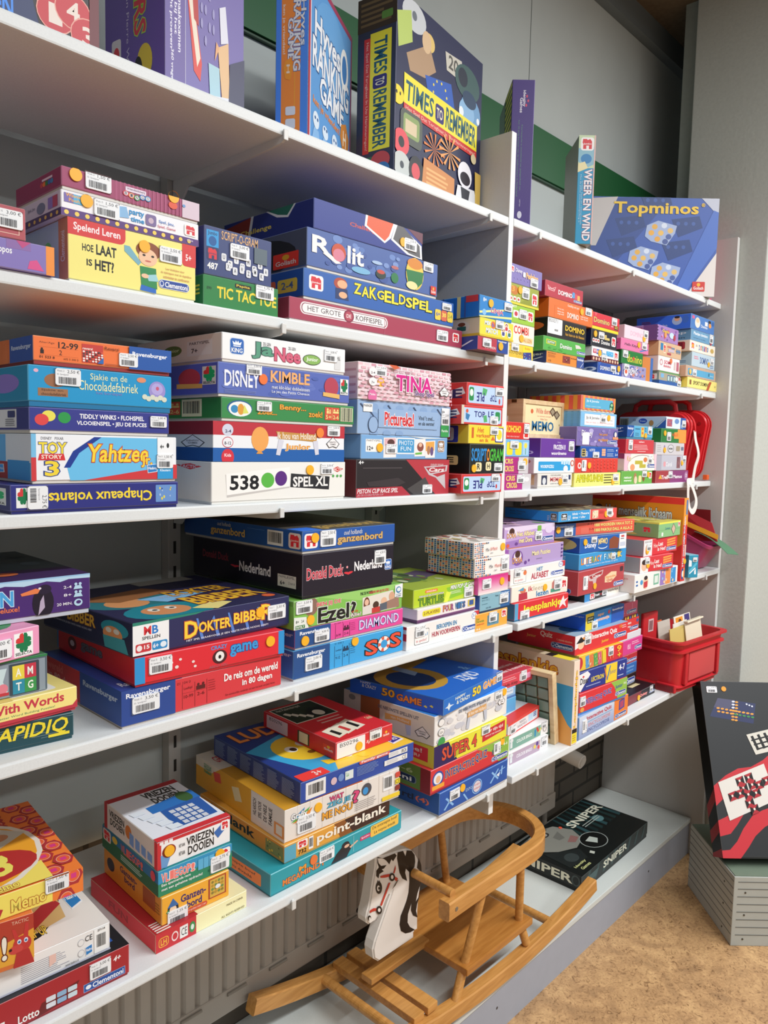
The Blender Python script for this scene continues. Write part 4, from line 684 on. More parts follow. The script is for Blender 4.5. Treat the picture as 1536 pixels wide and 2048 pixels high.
box('grdom', 'grass green box with an elephant parade', '58b04c', [P([(.06, .2), (.28, .24), (.28, .56), (.06, .52)], 'e8dc3c'), P([(.075, .25), (.265, .285), (.265, .51), (.075, .48)], '2c8a3c'), T('SESAMSTRAAT', .085, .3, .255, .46, 'f4f4e8'), T('Domino', .38, .32, .66, .66, 'f4f6f0', '2c7a34', w=.02), P([(.74, .2), (.84, .2), (.9, .4), (.76, .48)], 'e0d8d0'), CL(.78, .62, 1, .84), AS(.05, .7, .7, 1, 8, ['4aa040', '66bc58'], 14)], [CL(-.3, .5, .7, .75, '1c2c50', '6a7a8a')], lc='2c5a28', lip=0)
box('bldom', 'black box with big white label', '201c1c', [RR(.0, .02, .36, .84, 'f4f4f4', .06), T('BS0071', .03, .06, .24, .24, '33333a', w=0), BC(.16, .55, .26, .7), T('DOMINO', .43, .22, .94, .52, 'f0c83c', w=.05), T('kan kans en de blaasen', .44, .62, .94, .78, 'e0a83c', w=.01)], [E(.3, .15, .95, .7, '8a4420'), P([(.0, .4), (.5, .3), (.5, .5)], '8a4420')], lc='141212', lip=0)
box('ordom', 'large plain orange box with white print', 'e87432', [R(.12, .34, .92, .345, 'b85424'), R(.12, .92, .92, .925, 'b85424'), R(.12, .34, .123, .92, 'b85424'), R(.918, .34, .92, .92, 'b85424'), T('Gezellig oud spel', .4, .1, .66, .26, 'f8dcc8'), *[T(s, .18, .42+.13*k, .32, .52+.13*k, 'f8dcc8') for k, s in enumerate(('Da kan jalo', 'domino onze', 'spel'))], T('DOMINO', .4, .52, .66, .82, 'f8e8dc', w=.03), *[T(s, .7, .5+.14*k, .88, .61+.14*k, 'f8dcc8') for k, s in enumerate(('Oude wat leuk', 'waar mij past'))]], S=[('s', 'f', .88, .2, '1,50', .032, .02), ('d', 'f', .72, .3)], lc='a8501c', lip=0)
box('rddom', 'crimson box with white title', 'b83444', [P([(.05, .28), (.16, .44), (.27, .28), (.23, .6), (.08, .58)], 'e8b0b4'), P([(.07, .34), (.16, .48), (.25, .34), (.22, .55), (.1, .54)], 'b83444'), T('planes', .09, .42, .23, .52, 'f0dcdc'), T('DOMINO', .33, .4, .7, .7, 'f8f4f4', w=.04), *[RR(.7+k*.07, .28+.06*k, .77+k*.07, .66+.05*k, c) for k, c in enumerate(('5a9ad0', 'd8505a', 'e0b060'))], CL(.74, .74, .97, .9)], lc='5c1c28', lip=0)
box('bludom', 'royal blue box with pale bubble lettering', '2a50a4', [P([(.02, 0), (.14, 0), (.06, .3)], '3a68c0'), T('DOMINO', .1, .3, .5, .66, 'e4e8f0', '1c3470', w=.03), *[E(.62+k*.1, .6, .7+k*.1, .84, 'd8dce4') for k in range(3)]], [*[E(.3+k*.24, .4, .5+k*.24, .8, 'a8b0c0') for k in range(3)], *[E(.35+k*.24, .5, .45+k*.24, .7, '2c3c60') for k in range(3)]], S=[('s', 'f', .62, .4, '1,50', .03, .016), ('d', 'f', .86, .3)], lc='1c3468', lip=0)
box('whjum', 'white box with maroon dotted base', 'f0eef0', [R(0, .66, 1, 1, '6a2430'), *[E(.04+k*.1, .72, .1+k*.1, .94, 'e0c0a0') for k in range(10)], R(.04, .16, .34, .46, 'c83a54'), R(.16, .16, .36, .5, '4a6ab8'), T('Winnie', .05, .18, .34, .42, 'f0d8e0'), T('Domino', .36, .28, .5, .48, '4ab0d8'), R(.52, .16, .78, .5, '5ab0e0'), AS(.54, .16, .78, .5, 9, ['f4f4f4', '3a7ac0'], 6), J(.82, .1, .96, .6)], [R(0, .66, 1, 1, '4a1c24'), *[E(.1+k*.2, .72, .22+k*.2, .94, 'b0906a') for k in range(4)], R(.5, .15, .9, .5, '2c6a8a')], S=[('d', 'f', .27, .4), ('s', 'f', .44, .66, '2,00', .03, .014)], lc='a8a4a8', lip=0)
box('bkdom2', 'black box with three red pictograms', '22222c', [*[RR(.05+k*.09, .54, .13+k*.09, .78, 'f0ecec') for k in range(3)], *[E(.065+k*.09, .58, .115+k*.09, .72, 'c83a3a') for k in range(3)], T('Domino', .38, .56, .72, .8, 'f4f4f4'), RR(.5, .2, .58, .5, 'd8c070'), RR(.56, .36, .7, .5, 'd8c070'), J(.78, .22, .95, .8)], [J(.4, .2, .9, .8, '2c3c80')], S=[('s', 'f', .36, .3, '1,50', .03, .018), ('d', 'f', .13, .28)], lc='1c2450', lip=0)
box('rddom2', 'scarlet box with yellow rim below', 'd83440', [P([(.05, 0), (.1, .3), (.16, 0)], 'e0606a'), T('Domino', .04, .34, .62, .74, 'e8c84a', '5c3a8c', w=.05, ow=.14), RR(.8, .6, .96, .94, '6a3a2c'), R(.82, .66, .94, .7, 'f0d84a'), R(.82, .78, .94, .82, 'f0d84a'), LN(.68, .62, .78, .8, 3, 'f0c8c8', 3)], S=[('s', 'f', .78, .34, '3,00', .03, .02)], lc='a02830', tray='f4dc30', lip=.008)
box('patdom', 'small violet patterned box', '9a94c0', [AS(0, 0, 1, 1, 6, ['7a74b0', 'c8c0e0', '5a6ab0', 'd08a7a', 'e0d8f0'], 40), E(.04, .3, .22, .9, 'e8e0e8'), E(.08, .4, .18, .7, 'd8603a'), T('DOMINO', .24, .3, .58, .62, 'f0f0f8', '3a3a80', w=.03, ow=.12)], S=[('s', 'f', .14, .2, '2,00', .03, .016)], lc='4a4060', lip=0)
box('grdom2', 'dark green box with rainbow thin letters', '1f7a34', [T('domino', .26, .24, .96, .84, 'e0d040', w=.01), E(.5, .36, .6, .66, 'c8503a')], S=[('s', 'f', .14, .3, '2,00', .03, .02)], lc='123c1c', lip=0)
box('pinkk', 'hot pink box', 'e07aa8', [T('Hello Kitty', .12, .36, .58, .66, '4a2c3a', sh=.2), P([(.66, .8), (.96, .5), (.98, .6), (.7, .9)], '5a7ac0')], [T('ty', .8, .35, .96, .6, '4a1c34')], S=[('s', 'f', .82, .3, '1,75', .032, .02), ('d', 'f', .62, .3)], lc='b04a7c', lip=0)
box('lpink', 'pale pink box', 'f0d4e0', [T('DOMINO', .24, .36, .76, .7, 'e0a8c0', w=.0)], S=[('s', 'f', .86, .34, '2,00', .026, .02), ('d', 'f', .8, .72)], lc='c8b4c0', lip=0)
box('upor', 'small upright orange and blue box', 'c87830', [R(0, 0, .75, 1, 'd0803a'), R(.75, 0, 1, 1, '3a6ab0')], lc='a8642c', lip=0)
box('lotj', 'sand and blue box with picture cards', 'a8a08c', [R(0, .72, 1, 1, '2c5ca0'), R(0, 0, 1, .1, '5c9a5a'), R(.06, .18, .2, .5, '7ab0d8'), *[x for k in range(3) for x in (RR(.36+k*.13, .22, .47+k*.13, .76, '3c6a94'), R(.38+k*.13, .3, .45+k*.13, .66, 'c0d8d0'))], E(.72, .26, .84, .6, 'f0ecec'), J(.86, .24, .98, .6)], [R(0, .72, 1, 1, '1c3c6a'), J(.6, .2, .95, .66)], S=[('s', 'f', .9, .76, '1,50', .028, .016)], lc='4a5450')
box('whdom', 'white box with red lettering and sheep', 'f2ece8', [E(.06, .2, .2, .64, 'c89098'), E(.09, .3, .17, .56, 'f2ece8'), T('SOMS', .26, .24, .6, .5, 'c8385c', w=.04), T('domino', .24, .52, .58, .72, 'c8385c', w=.03), R(.72, .24, .8, .8, 'd0b8b8'), R(.84, .2, .96, .84, 'b86a7c')], [R(.4, .3, .7, .6, '6a3a54')], S=[('d', 'f', .56, .22, 'e07a4a')], lc='d0c4c0', lip=0)
box('beige', 'kraft box with pale red print', 'd8b490', [R(.07, .12, .18, .62, '2f7fb4'), J(.2, .14, .3, .78, 'f0dcc0'), *[R(.36+.03*k, .22, .38+.03*k, .34, 'c84a5c') for k in range(6)], *[R(.54+.03*k, .26, .56+.03*k, .38, '5c8ab8') for k in range(5)], *[R(.36+.03*k, .7, .38+.03*k, .86, 'c84a5c') for k in range(6)], R(.4, .42, .66, .62, 'c8b8c8'), R(.74, .42, .96, .48, '5c8ab8'), *[R(.76+.05*k, .3, .78+.05*k, .62, '5c8ab8') for k in range(4)]], [P([(.5, .2), (.58, .2), (.58, .4), (.74, .4), (.74, .52), (.58, .52), (.58, .8), (.5, .8), (.5, .52), (.34, .52), (.34, .4), (.5, .4)], '2c7a50')], lc='9a7c5c', lip=0)
box('violet', 'mauve patterned box with yellow title', 'a880bc', [*[P([(.0, .1+.2*k), (.06, .15+.2*k), (0, .24+.2*k)], '4a2c5c') for k in range(4)], AS(.1, 0, 1, 1, 14, ['8a60a8', 'c8a0d8', 'd85a7a', '7a5a9c'], 18), T('Domino', .24, .22, .54, .42, 'f0dc5c', 'a85a4a', w=.02), E(.56, .3, .78, .7, 'c8e0f0'), E(.74, .4, .86, .8, 'b03a4a')], [R(.72, 0, 1, 1, '6a4a80'), RR(.35, .15, .7, .5, '9a4458')], S=[('d', 'f', .36, .56, 'e09a5a')], lc='8c6ca0', lip=0)
box('sport', 'pale yellow low box', 'f4e484', [R(.06, .24, .12, .7, '8a5c34'), T('SPORT DOMINO', .18, .28, .72, .66, '3a3a1c', w=.03), P([(.72, .1), (.8, .1), (.7, 1), (.62, 1)], 'b8542c'), T('2-6', .9, .4, .94, .62, '6a6a4a')], [RR(.5, .2, .9, .85, '22201c'), E(.6, .3, .8, .7, 'd8c04a')], lc='8c7c34')
box('beigeb', 'brown card box with blue window panel', 'c8a890', [RR(.06, .24, .94, .84, '5aa8d0', .1), R(.74, .36, .78, .64, '2c6a8a'), T('domino', .8, .5, .92, .62, 'c8e4f0')], [RR(.2, .2, .72, .9, '3c80a0', .2)], S=[('d', 'f', .12, .54, 'f0c060'), ('s', 'f', .26, .56, '2,50', .032, .022)], lc='9a7a64', lip=0)
box('lblue', 'pale grey blue box with blue capitals', 'bcd0dc', [LN(.08, .24, .3, .5, 2, 'd88a9a', 3), T('DOMINO', .34, .24, .72, .72, '3a5c9c', w=.02), R(.78, .72, .94, .76, '3a5c9c'), R(.78, .84, .94, .88, '3a5c9c')], [R(.2, .6, .9, .64, '3a5c80'), R(.2, .7, .9, .74, '3a5c80')], S=[('s', 'f', .86, .4, '1,50', .03, .022), ('d', 'f', .72, .66)], lc='8ca4b0', lip=0)
box('whd2', 'cream box with multicoloured title', 'f2e8d8', [J(.04, .12, .18, .82), E(.07, .3, .15, .66, 'f0a83c'), *[T(ch, .34+k*.065, .26, .39+k*.065, .76, c, w=.04) for k, (ch, c) in enumerate(zip('Domino', ('3a6ab0', 'c84a3c', '3a9ab0', '7a4a9c', 'c84a3c', '3a6ab0')))], E(.8, .3, .94, .74, 'c8a85c'), LN(.22, .3, .3, .5, 2, 'a8a098', 3)], [RR(.5, .15, .92, .85, '8a2c30', .2), J(.55, .2, .88, .8, '6a2024')], lc='c8b8a4', lip=0)
box('plaat', 'grey blue box with white title', '6a9cc0', [T('Plaatjes domino', .1, .16, .7, .52, 'f0f4f8', w=.02), T('Spelregels en opstelling', .1, .68, .6, .8, '2c4c6a', w=0)], [T('jump', .5, .2, .92, .5, 'c0ccd4'), T('met een', .4, .7, .9, .85, '2c3c4c')], S=[('s', 'f', .85, .4, '1,75', .03, .03), ('d', 'f', .84, .88, 'b84a5c', .006)], lc='4a6c84', lip=0)
box('blued', 'mid blue box with small cartoon figures', '4a7cc0', [R(.04, .1, .14, .3, 'd8608c'), E(.16, .14, .38, .84, 'e4e0d8'), E(.2, .2, .34, .5, 'f0c8a0'), T('Domino', .42, .54, .7, .74, 'e8ecf4'), R(.58, .26, .7, .54, 'e8ecf4'), E(.72, .1, .84, .3, '2c2420'), E(.74, .28, .86, .6, 'e89a4a'), E(.88, .1, .98, .4, '3a64a4')], [E(.66, .1, .84, .7, '9ab0d0'), E(.7, .15, .8, .45, 'c89a78'), E(.7, .1, .8, .26, '1c1c20'), E(.84, .1, .96, .6, '2c4c88'), T('Domino', .36, .55, .58, .8, 'a8b4c8'), LN(.1, .3, .3, .5, 2, '5c2c3c', 3)], lc='24468a', lip=0)
# --- third shelf, left of the divider
box('chap', 'navy box lying upside down with yellow lettering', '2c3080', [R(.03, .12, .1, .88, 'eef0ee'), *SL(.03, .12, .1, .88)[1:5], T('Chapeaux volants', .2, .2, .82, .78, 'f4d83c', rot=180, w=.02), RR(.845, .12, .985, .86, '6a94d0', .04), AS(.86, .2, .97, .8, 4, ['d83a4a', '2c3c8c', 'e8d84a', '2c8a4a', 'b0c8e8'], 9)], [SL(.7, .15, .95, .8)], S=[('s', 'f', .14, .5, '2,75', .026, .03, 1)], lc='16183c', tray='20246c')
box('yaht', 'white and sky blue box, red corner', 'f0f2f6', [
    R(0, .5, .03, 1, 'd03a40'), R(0, 0, .03, .5, '7ac0e8'), P([(.44, .04), (.85, .04), (.85, .76), (.33, 1), (.24, 1), (.22, .7), (.28, .4)], '6cc0ec'), P([(.4, .04), (.45, .04), (.3, .4), (.24, .72), (.2, .72), (.26, .36)], '1c3a94'), P([(.33, 1), (.85, .74), (.85, 1)], 'd03a40'), T('DISNEY   PIXAR', .06, .06, .2, .12, '6a6a74', w=0),
    T('TOY', .045, .17, .22, .42, 'f4dc3c', '24408c', w=.06, ow=.1), P([(.05, .42), (.2, .42), (.21, .56), (.04, .56)], 'd83038'), T('STORY', .06, .44, .19, .53, 'f4e8d8', w=.03), T('3', .08, .57, .17, .9, 'f4d83c', '24408c', w=.08, ow=.1), T('Yahtzee', .36, .2, .78, .6, 'f8d83c', 'c84a34', w=.02, ow=.06, sh=.15), T('Jr.', .73, .44, .81, .72, 'f8d83c', 'c84a34', w=.02, ow=.06), HB(.77, .64, .85, .86), R(.85, 0, .97, .72, 'f4f6f8'), R(.85, .7, .97, 1, '2f9cd8'), T('Kleuters', .87, .76, .95, .82, 'e8f4fa'), T('4+', .87, .18, .9, .28, '222222', w=.03), E(.92, .14, .94, .26, '333333'), R(.97, .66, 1, 1, 'd03a40')],
    [T('Yahtzee', .3, .1, .42, .8, 'a8843a', '5c2c24', rot=-90, ow=.08), R(0, .62, .72, 1, '6a2024'), R(.7, 0, 1, .62, 'b8bcc4'), R(.72, .58, .98, 1, '24608c'), HB(.5, .68, .68, .9)], S=[('s', 'f', .905, .58, '1,50', .026, .02)], lc='3c6a8c')
box('tiddly', 'indigo box with three coloured counters', '363a8c', [E(.08, .12, .17, .6, 'ece05c'), E(.035, .28, .125, .78, 'e04848'), E(.185, .16, .27, .66, '2c9a4c'), T('TIDDLY WINKS \u2022 FLOHSPIEL', .33, .2, .8, .42, 'f4f4fa', w=.035), T('VLOOIENSPEL \u2022 JEU DE PUCES', .31, .52, .82, .76, 'f4f4fa', w=.035)], [R(.2, .08, .8, .9, 'c4c4c8'), BC(.3, .2, .5, .75, 'c4c4c8'), RR(.66, .15, .78, .45, '24284c'), LN(.62, .5, .8, .85, 4, '5a5a60', 3)], S=[('s', 'f', .91, .42, '1,00', .026, .016)], lc='1a1c40')
box('sjakie', 'turquoise box with handwritten yellow title', '1f96cc', [
    E(.035, .1, .065, .2, 'e8b0c8'), E(.1, .2, .24, .58, '9a6848'), R(.06, .62, .25, .84, 'a0704c'), T('Sjakie en', .08, .64, .22, .71, '5c3c28'), T('chocoladefabriek', .08, .74, .24, .82, '5c3c28'), T('Sjakie en de', .4, .1, .66, .34, 'f4f0b8', w=.0), T('Chocoladefabriek', .32, .32, .74, .6, 'f4f0b8', w=.0), T('het bordspel', .44, .62, .62, .72, '8c8cd0', w=0), E(.73, .1, .8, .26, 'e0906a'), E(.82, .18, .95, .76, '9c90d0'), E(.84, .24, .93, .6, 'b4a8e0'), E(.875, .34, .9, .46, 'c85a7a'), *[E(.77+.03*k, .6+.05*(k % 2), .81+.03*k, .76+.05*(k % 2), 'd8dcc8') for k in range(6)]],
    [R(0, 0, .5, 1, 'd0c88c'), E(.55, .2, .9, .75, '6c5c9c'), E(.2, .5, .3, .8, 'b04a34')], S=[('s', 'f', .25, .28, '2,50', .034, .022)], lc='1c6a8c', tray='1c74a4', lip=.007)
box('reversi', 'orange box with blue right end', 'f0783c', [
    T('Alter/Age', .04, .2, .14, .3, '5c2c1c', w=0), T('12-99', .165, .16, .3, .42, '2c1c18', w=.02), T('2', .17, .5, .19, .7, '2c1c18', w=0), R(.04, .42, .3, .425, 'b85c30'), R(.04, .74, .3, .745, 'b85c30'), E(.05, .46, .065, .54, '2c1c18'), R(.047, .54, .07, .7, '2c1c18'), T('01 523 8', .04, .78, .14, .88, '4c2818', w=.01), T('602 5 300 5', .2, .8, .3, .88, '7c4828', w=0), R(.325, .12, .475, .9, 'c84038'), T('reversi', .33, .26, .4, .36, 'f4ece4'), *[E(.33+.021*i, .4+.098*j, .346+.021*i, .475+.098*j, 'f4ece8' if (i*7+j*3) % 4 < 2 else ('4a4444' if (i+j) % 3 else 'd85a44')) for i in range(7) for j in range(5)], P([(.475, .62), (.475, .9), (.43, .9)], '2f6cb8'), T('Reversi', .485, .14, .59, .28, '6c3018', w=.01), LN(.485, .86, .62, .92, 1, 'a85830', 3), R(.665, 0, 1, 1, '2458a8'), T('Ravensburger', .69, .22, .965, .46, 'f4f6fa', w=.03)],
    [R(.62, 0, 1, 1, '243c74'), T('Ravensburger', .65, .3, .97, .55, 'b8c0d0'), R(0, 0, .6, 1, '9c5430')], S=[('s', 'f', .66, .62, '2,50', .028, .018)], lc='9c5430', tray='983030', lip=.005)
box('spelxl', 'white box with black number and dark sign', 'f0eee8', [
    P([(.09, .32), (.54, .16), (.545, .7), (.1, .9)], 'c8c4c0'), P([(.095, .3), (.545, .14), (.545, .66), (.1, .84)], 'f8f6f2'), T('538', .12, .34, .32, .72, K_, w=.06), E(.335, .28, .43, .68, '5cb848'), E(.435, .24, .525, .64, '5c2c80'), P([(.555, .31), (.865, .41), (.86, .78), (.55, .68)], '2a2a2e'), T('SPEL XL', .57, .4, .85, .68, 'f4f2ee', w=.05), P([(.88, .2), (.93, .13), (.98, .2), (.93, .29)], 'd03a34'), T('TACTIC', .885, .16, .975, .26, 'f4e8e4', w=.02), E(.885, .36, .905, .44, '58a858'), E(.92, .36, .94, .44, '58a858'), E(.95, .36, .97, .44, '58a858')],
    [P([(.62, .12), (.78, .06), (.9, .13), (.78, .22)], '9c2c2c'), T('TACTIC', .66, .1, .86, .18, 'd8c8c4'), P([(-.1, .3), (.56, .44), (.54, .78), (-.1, .64)], '242428'), T('SPEL XL', -.1, .42, .5, .66, 'a8a4a0', w=.05)], S=[('s', 'f', .84, .2, '3,50', .03, .018), ('d', 'f', .7, .22)], lc='a49c92', tray='e4e2dc')
box('holl', 'red white and blue striped box', 'eef0f4', [
    R(0, 0, 1, .34, 'c03440'), R(0, .66, 1, 1, '2060ac'), E(.06, .06, .135, .36, 'd4d8e8'), T('2-4', .08, .2, .12, .28, '3c3c5c'), E(.06, .38, .135, .66, 'c85060'), E(.064, .4, .131, .64, 'f0f0f4'), T('8-12', .075, .5, .12, .58, '3c3c4c'), E(.055, .68, .14, 1.1, 'd83444'), T('Kids', .075, .8, .12, .88, 'f8e8ec'), E(.26, .1, .385, .74, 'f0a85a'), P([(.31, .72), (.33, .72), (.345, .8), (.295, .8)], 'e09c4c'), P([(.44, .2), (.76, .26), (.76, .46), (.6, .42), (.46, .4)], 'c89448'), T('ik hou van Holland', .45, .22, .75, .4, 'f4ece0', w=.01), P([(.46, .4), (.5, .44), (.47, .84), (.44, .82)], 'd8d8e4'), P([(.73, .44), (.77, .42), (.78, .8), (.75, .82)], 'd8d8e4'), T('Junior', .51, .52, .71, .72, 'e89c3c', 'f4e4d0', w=.04), IG(.84, .3, .955, .62)],
    [R(0, 0, 1, .34, '6c2028'), R(0, .66, 1, 1, '1c3c68'), R(0, .34, 1, .66, 'a8a8a4'), P([(0, .16), (.5, .18), (.5, .42), (0, .4)], '7c5c30'), T('van Holland', .0, .22, .46, .36, 'b8a890'), IG(.66, .34, .92, .66), T('or', .12, .52, .28, .66, '9c6c2c', w=.04)], S=[('s', 'f', .9, .14, '3,50', .03, .018), ('d', 'f', .785, .2, 'f0883a')], lc='a8a8a4', lip=0)
box('benny', 'green box with curved orange title', '3a8c4c', [
    E(.035, .1, .205, .88, '2c5c94'), E(.045, .16, .2, .88, 'f2f4f0'), E(.06, .34, .11, .72, '3a8cc0'), E(.105, .26, .15, .8, 'e0a03c'), P([(.15, .3), (.18, .7), (.14, .74)], 'dce06c'), *[T(s, a, b, c, d, 'f0a83c', '6c4a1c', w=.03) for s, a, b, c, d in (('Zoek...', .24, .48, .38, .72), ('Benny...', .4, .16, .6, .5), ('zoek!', .62, .4, .73, .72))], ICO(.75, .14, .87, .82, 'f0dc8c', '5+', '2-6', 'd8503c'), R(.88, .1, .985, .86, 'dcdcb8'), *[R(.885+.012*k, .12, .889+.012*k+.002*(k % 3), .84, '3c4038') for k in range(8)]],
    [ICO(.3, .14, .56, .8, 'b8a060', '5+', '2-6', '8c3a28'), BC(.58, .05, .8, .9, 'a8a888')], S=[('s', 'f', .285, .32, '2,25', .03, .016)], lc='1f4c28')
box('kimble', 'periwinkle blue box with orange title', '5a6cb8', [
    AS(0, 0, 1, 1, 12, ['6476c0', '5064b0'], 20), T('DISNEY', .04, .22, .28, .74, 'f0f2fa', w=.02), T('KIMBLE', .36, .1, .66, .48, 'f0b070', w=.03), T('met klic-klac dobbelsteen', .37, .58, .66, .7, 'e4e8f4', w=.01), T('Le jeu des Petits Chevaux', .37, .74, .66, .86, 'e4e8f4', w=.01), LN(.04, .84, .26, .96, 3, '8c98cc', 2, .3), E(.78, .12, .9, .8, 'b84458'), P([(.77, .66), (.91, .7), (.91, .86), (.77, .8)], 'e8b868'), SL(.915, .14, .985, .7)],
    [E(.58, .15, .82, .8, '7c2c38'), P([(.56, .62), (.84, .66), (.84, .8), (.56, .78)], 'a88448'), SL(.84, .12, .98, .7), T('E', .36, .2, .44, .5, 'a87c50', w=.03)], S=[('s', 'f', .24, .14, '2,50', .03, .016), ('d', 'f', .305, .42, 'f0783c')], lc='2c3468')
box('janee', 'white box with green and pink swirly title', 'f2f2f2', [
    KG(.055, .16, .16, .78), T('Ja', .22, .2, .38, .84, '5c9c80', '3c5c54', w=.05, ow=.05), T('Nee', .39, .3, .6, .84, 'd8607c', '8c3448', w=.05, ow=.05), T('ZEG GEEN', .3, .18, .36, .3, '5a5a5c', w=0), T('ZEG GEEN', .5, .22, .56, .34, '5a5a5c', w=0), E(.62, .4, .775, .84, '3c4c34'), E(.625, .43, .77, .81, '8cb85c'), T('Junior', .65, .52, .75, .72, 'f4f8ec', w=.02), R(.9, .3, .955, .9, 'dcdcdc'), T('SPEL', .905, .36, .95, .5, '4c4c50')],
    [RR(.62, .2, .9, .78, 'a8a8a8', .06), T('PARTYSPEL', .65, .25, .87, .36, '3c3c40'), T('7+', .67, .5, .74, .68, '2c2c30', w=.03), E(.34, .3, .56, .72, '44542c'), T('Junior', .38, .42, .53, .6, 'a8b890'), T('Nee', .1, .25, .32, .75, '743444', w=.04)], S=[('s', 'f', .86, .36, '3,00', .03, .02)], lc='9c9892')
box('cars', 'black and red racing box', '2a2426', [
    P([(.5, .0), (1, 0), (1, 1), (.84, 1)], 'b83a44'), P([(.0, .76), (.46, .74), (.56, 1), (0, 1)], 'b03440'), P([(.52, .82), (.72, .5), (.82, .98), (.6, 1)], '4c4848'), T('4+', .02, .03, .07, .13, 'f0f0f0', w=.03), T('PISTON CUP RACE SPEL', .01, .78, .42, .9, 'f0e4e4', w=.02, sh=.25), T('JEU DE COURSE PISTON CUP', .01, .92, .27, .98, 'e0b8bc', w=0, sh=.25), T('DISNEY PIXAR', .78, .12, .93, .19, 'e8d8d8', w=0), P([(.7, .2), (.98, .16), (.97, .34), (.8, .42), (.86, .5), (.95, .42), (.96, .86), (.84, .52), (.76, .44)], 'c8c0c4'), P([(.72, .23), (.96, .19), (.95, .32), (.78, .39)], 'b03440'), T('Cars', .76, .23, .94, .35, 'f4ecec', w=.03, sh=.2), RR(.06, .22, .46, .24, '5c5456', .4), P([(.1, .6), (.42, .5), (.5, .64), (.4, .74), (.12, .72)], '3c3436')],
    [P([(.2, .3), (.8, .2), (.7, .5), (.8, .9), (.4, .6)], '6c5c60')], S=[('s', 'f', .74, .84, '3,75', .03, .018)], lc='5c1c24', lip=0)
box('photo', 'light blue box with instant pictures', '7cacdc', [
    RR(.05, .18, .22, .7, 'f2f2f0', .04), T('PARTYSPEL', .06, .2, .21, .28, '3c3c40', w=0), T('12+', .065, .46, .13, .64, '2c2c30', w=.03), P([(.24, .1), (.38, .08), (.38, .92), (.24, .94)], 'f2ecea'), P([(.25, .14), (.37, .12), (.37, .42), (.25, .44)], 'e0b0b4'), E(.28, .16, .36, .44, '5c3a34'), RR(.38, .08, .6, .78, 'e8ecf0', .1), R(.395, .14, .585, .72, '4a9cd0'), T('PHOTO', .41, .2, .57, .4, 'eef4f8', w=0), T('FUN', .43, .46, .55, .64, 'eef4f8', w=0), P([(.6, .12), (.72, .1), (.72, .86), (.59, .88)], 'f0ecea'), E(.62, .26, .7, .66, '8c4c40'), E(.64, .28, .68, .46, 'e8bca0'), P([(.6, .72), (.68, .68), (.68, .78), (.6, .8)], '6cb84c'), P([(.72, .2), (.84, .16), (.84, .92), (.72, .94)], 'f0ecea'), P([(.725, .24), (.83, .2), (.83, .6), (.725, .64)], 'e8a850'), E(.74, .4, .78, .8, 'b07c5c'), E(.78, .44, .82, .84, '6c5484'), KG(.87, .14, .96, .68, 'a07c5c'), P([(.5, 0), (1, .06), (.7, .1)], 'dce4e8')],
    [KG(.2, .18, .66, .7, '6c5440'), R(0, .95, 1, 1, '3c5470')], S=[('s', 'f', .32, .56, '2,50', .03, .018), ('d', 'f', .195, .52)], lc='4c6c90', lip=0)
box('pict', 'pale blue doodle covered box with red title', '98b4d8', [
    *[E(.12+.13*(k % 7), .08+.26*(k // 7), .2+.13*(k % 7), .28+.26*(k // 7), '8aa8d0') for k in range(24)], *[P([(.03+.09*k, .1+.2*(k % 3)), (.08+.09*k, .3+.2*(k % 3)), (.075+.09*k, .32+.2*(k % 3)), (.02+.09*k, .12+.2*(k % 3))], '3c4c6c') for k in range(11)], E(.1, .46, .2, .96, '3c4c6c'), E(.106, .48, .194, .94, '98b4d8'), RR(.05, .1, .14, .34, 'f0f0f0', .05), T('PARKER', .055, .13, .135, .2, '2c2c34'), RR(.2, .22, .84, .78, '98b4d8', .02), T('Pictureka!', .26, .3, .57, .72, 'd83438', 'f4f0f0', w=.04, ow=.14), T("Vind 't snel...", .62, .36, .8, .5, '2c3440', w=.02), T('en als eerste!', .62, .54, .8, .66, '2c3440', w=.02), R(.885, .06, .98, .64, 'f2f4f6'), T('8+', .89, .14, .92, .24, '222226', w=.03), RR(.88, .62, .975, 1, '3ca054', .06), T('Familie', .89, .76, .965, .84, 'e8f4ea')],
    [AS(0, 0, 1, 1, 4, ['3c4c64', '7c94b4', '2c3848'], 24)], S=[('s', 'f', .93, .42, '2,50', .026, .024)], lc='5c7090', lip=0)
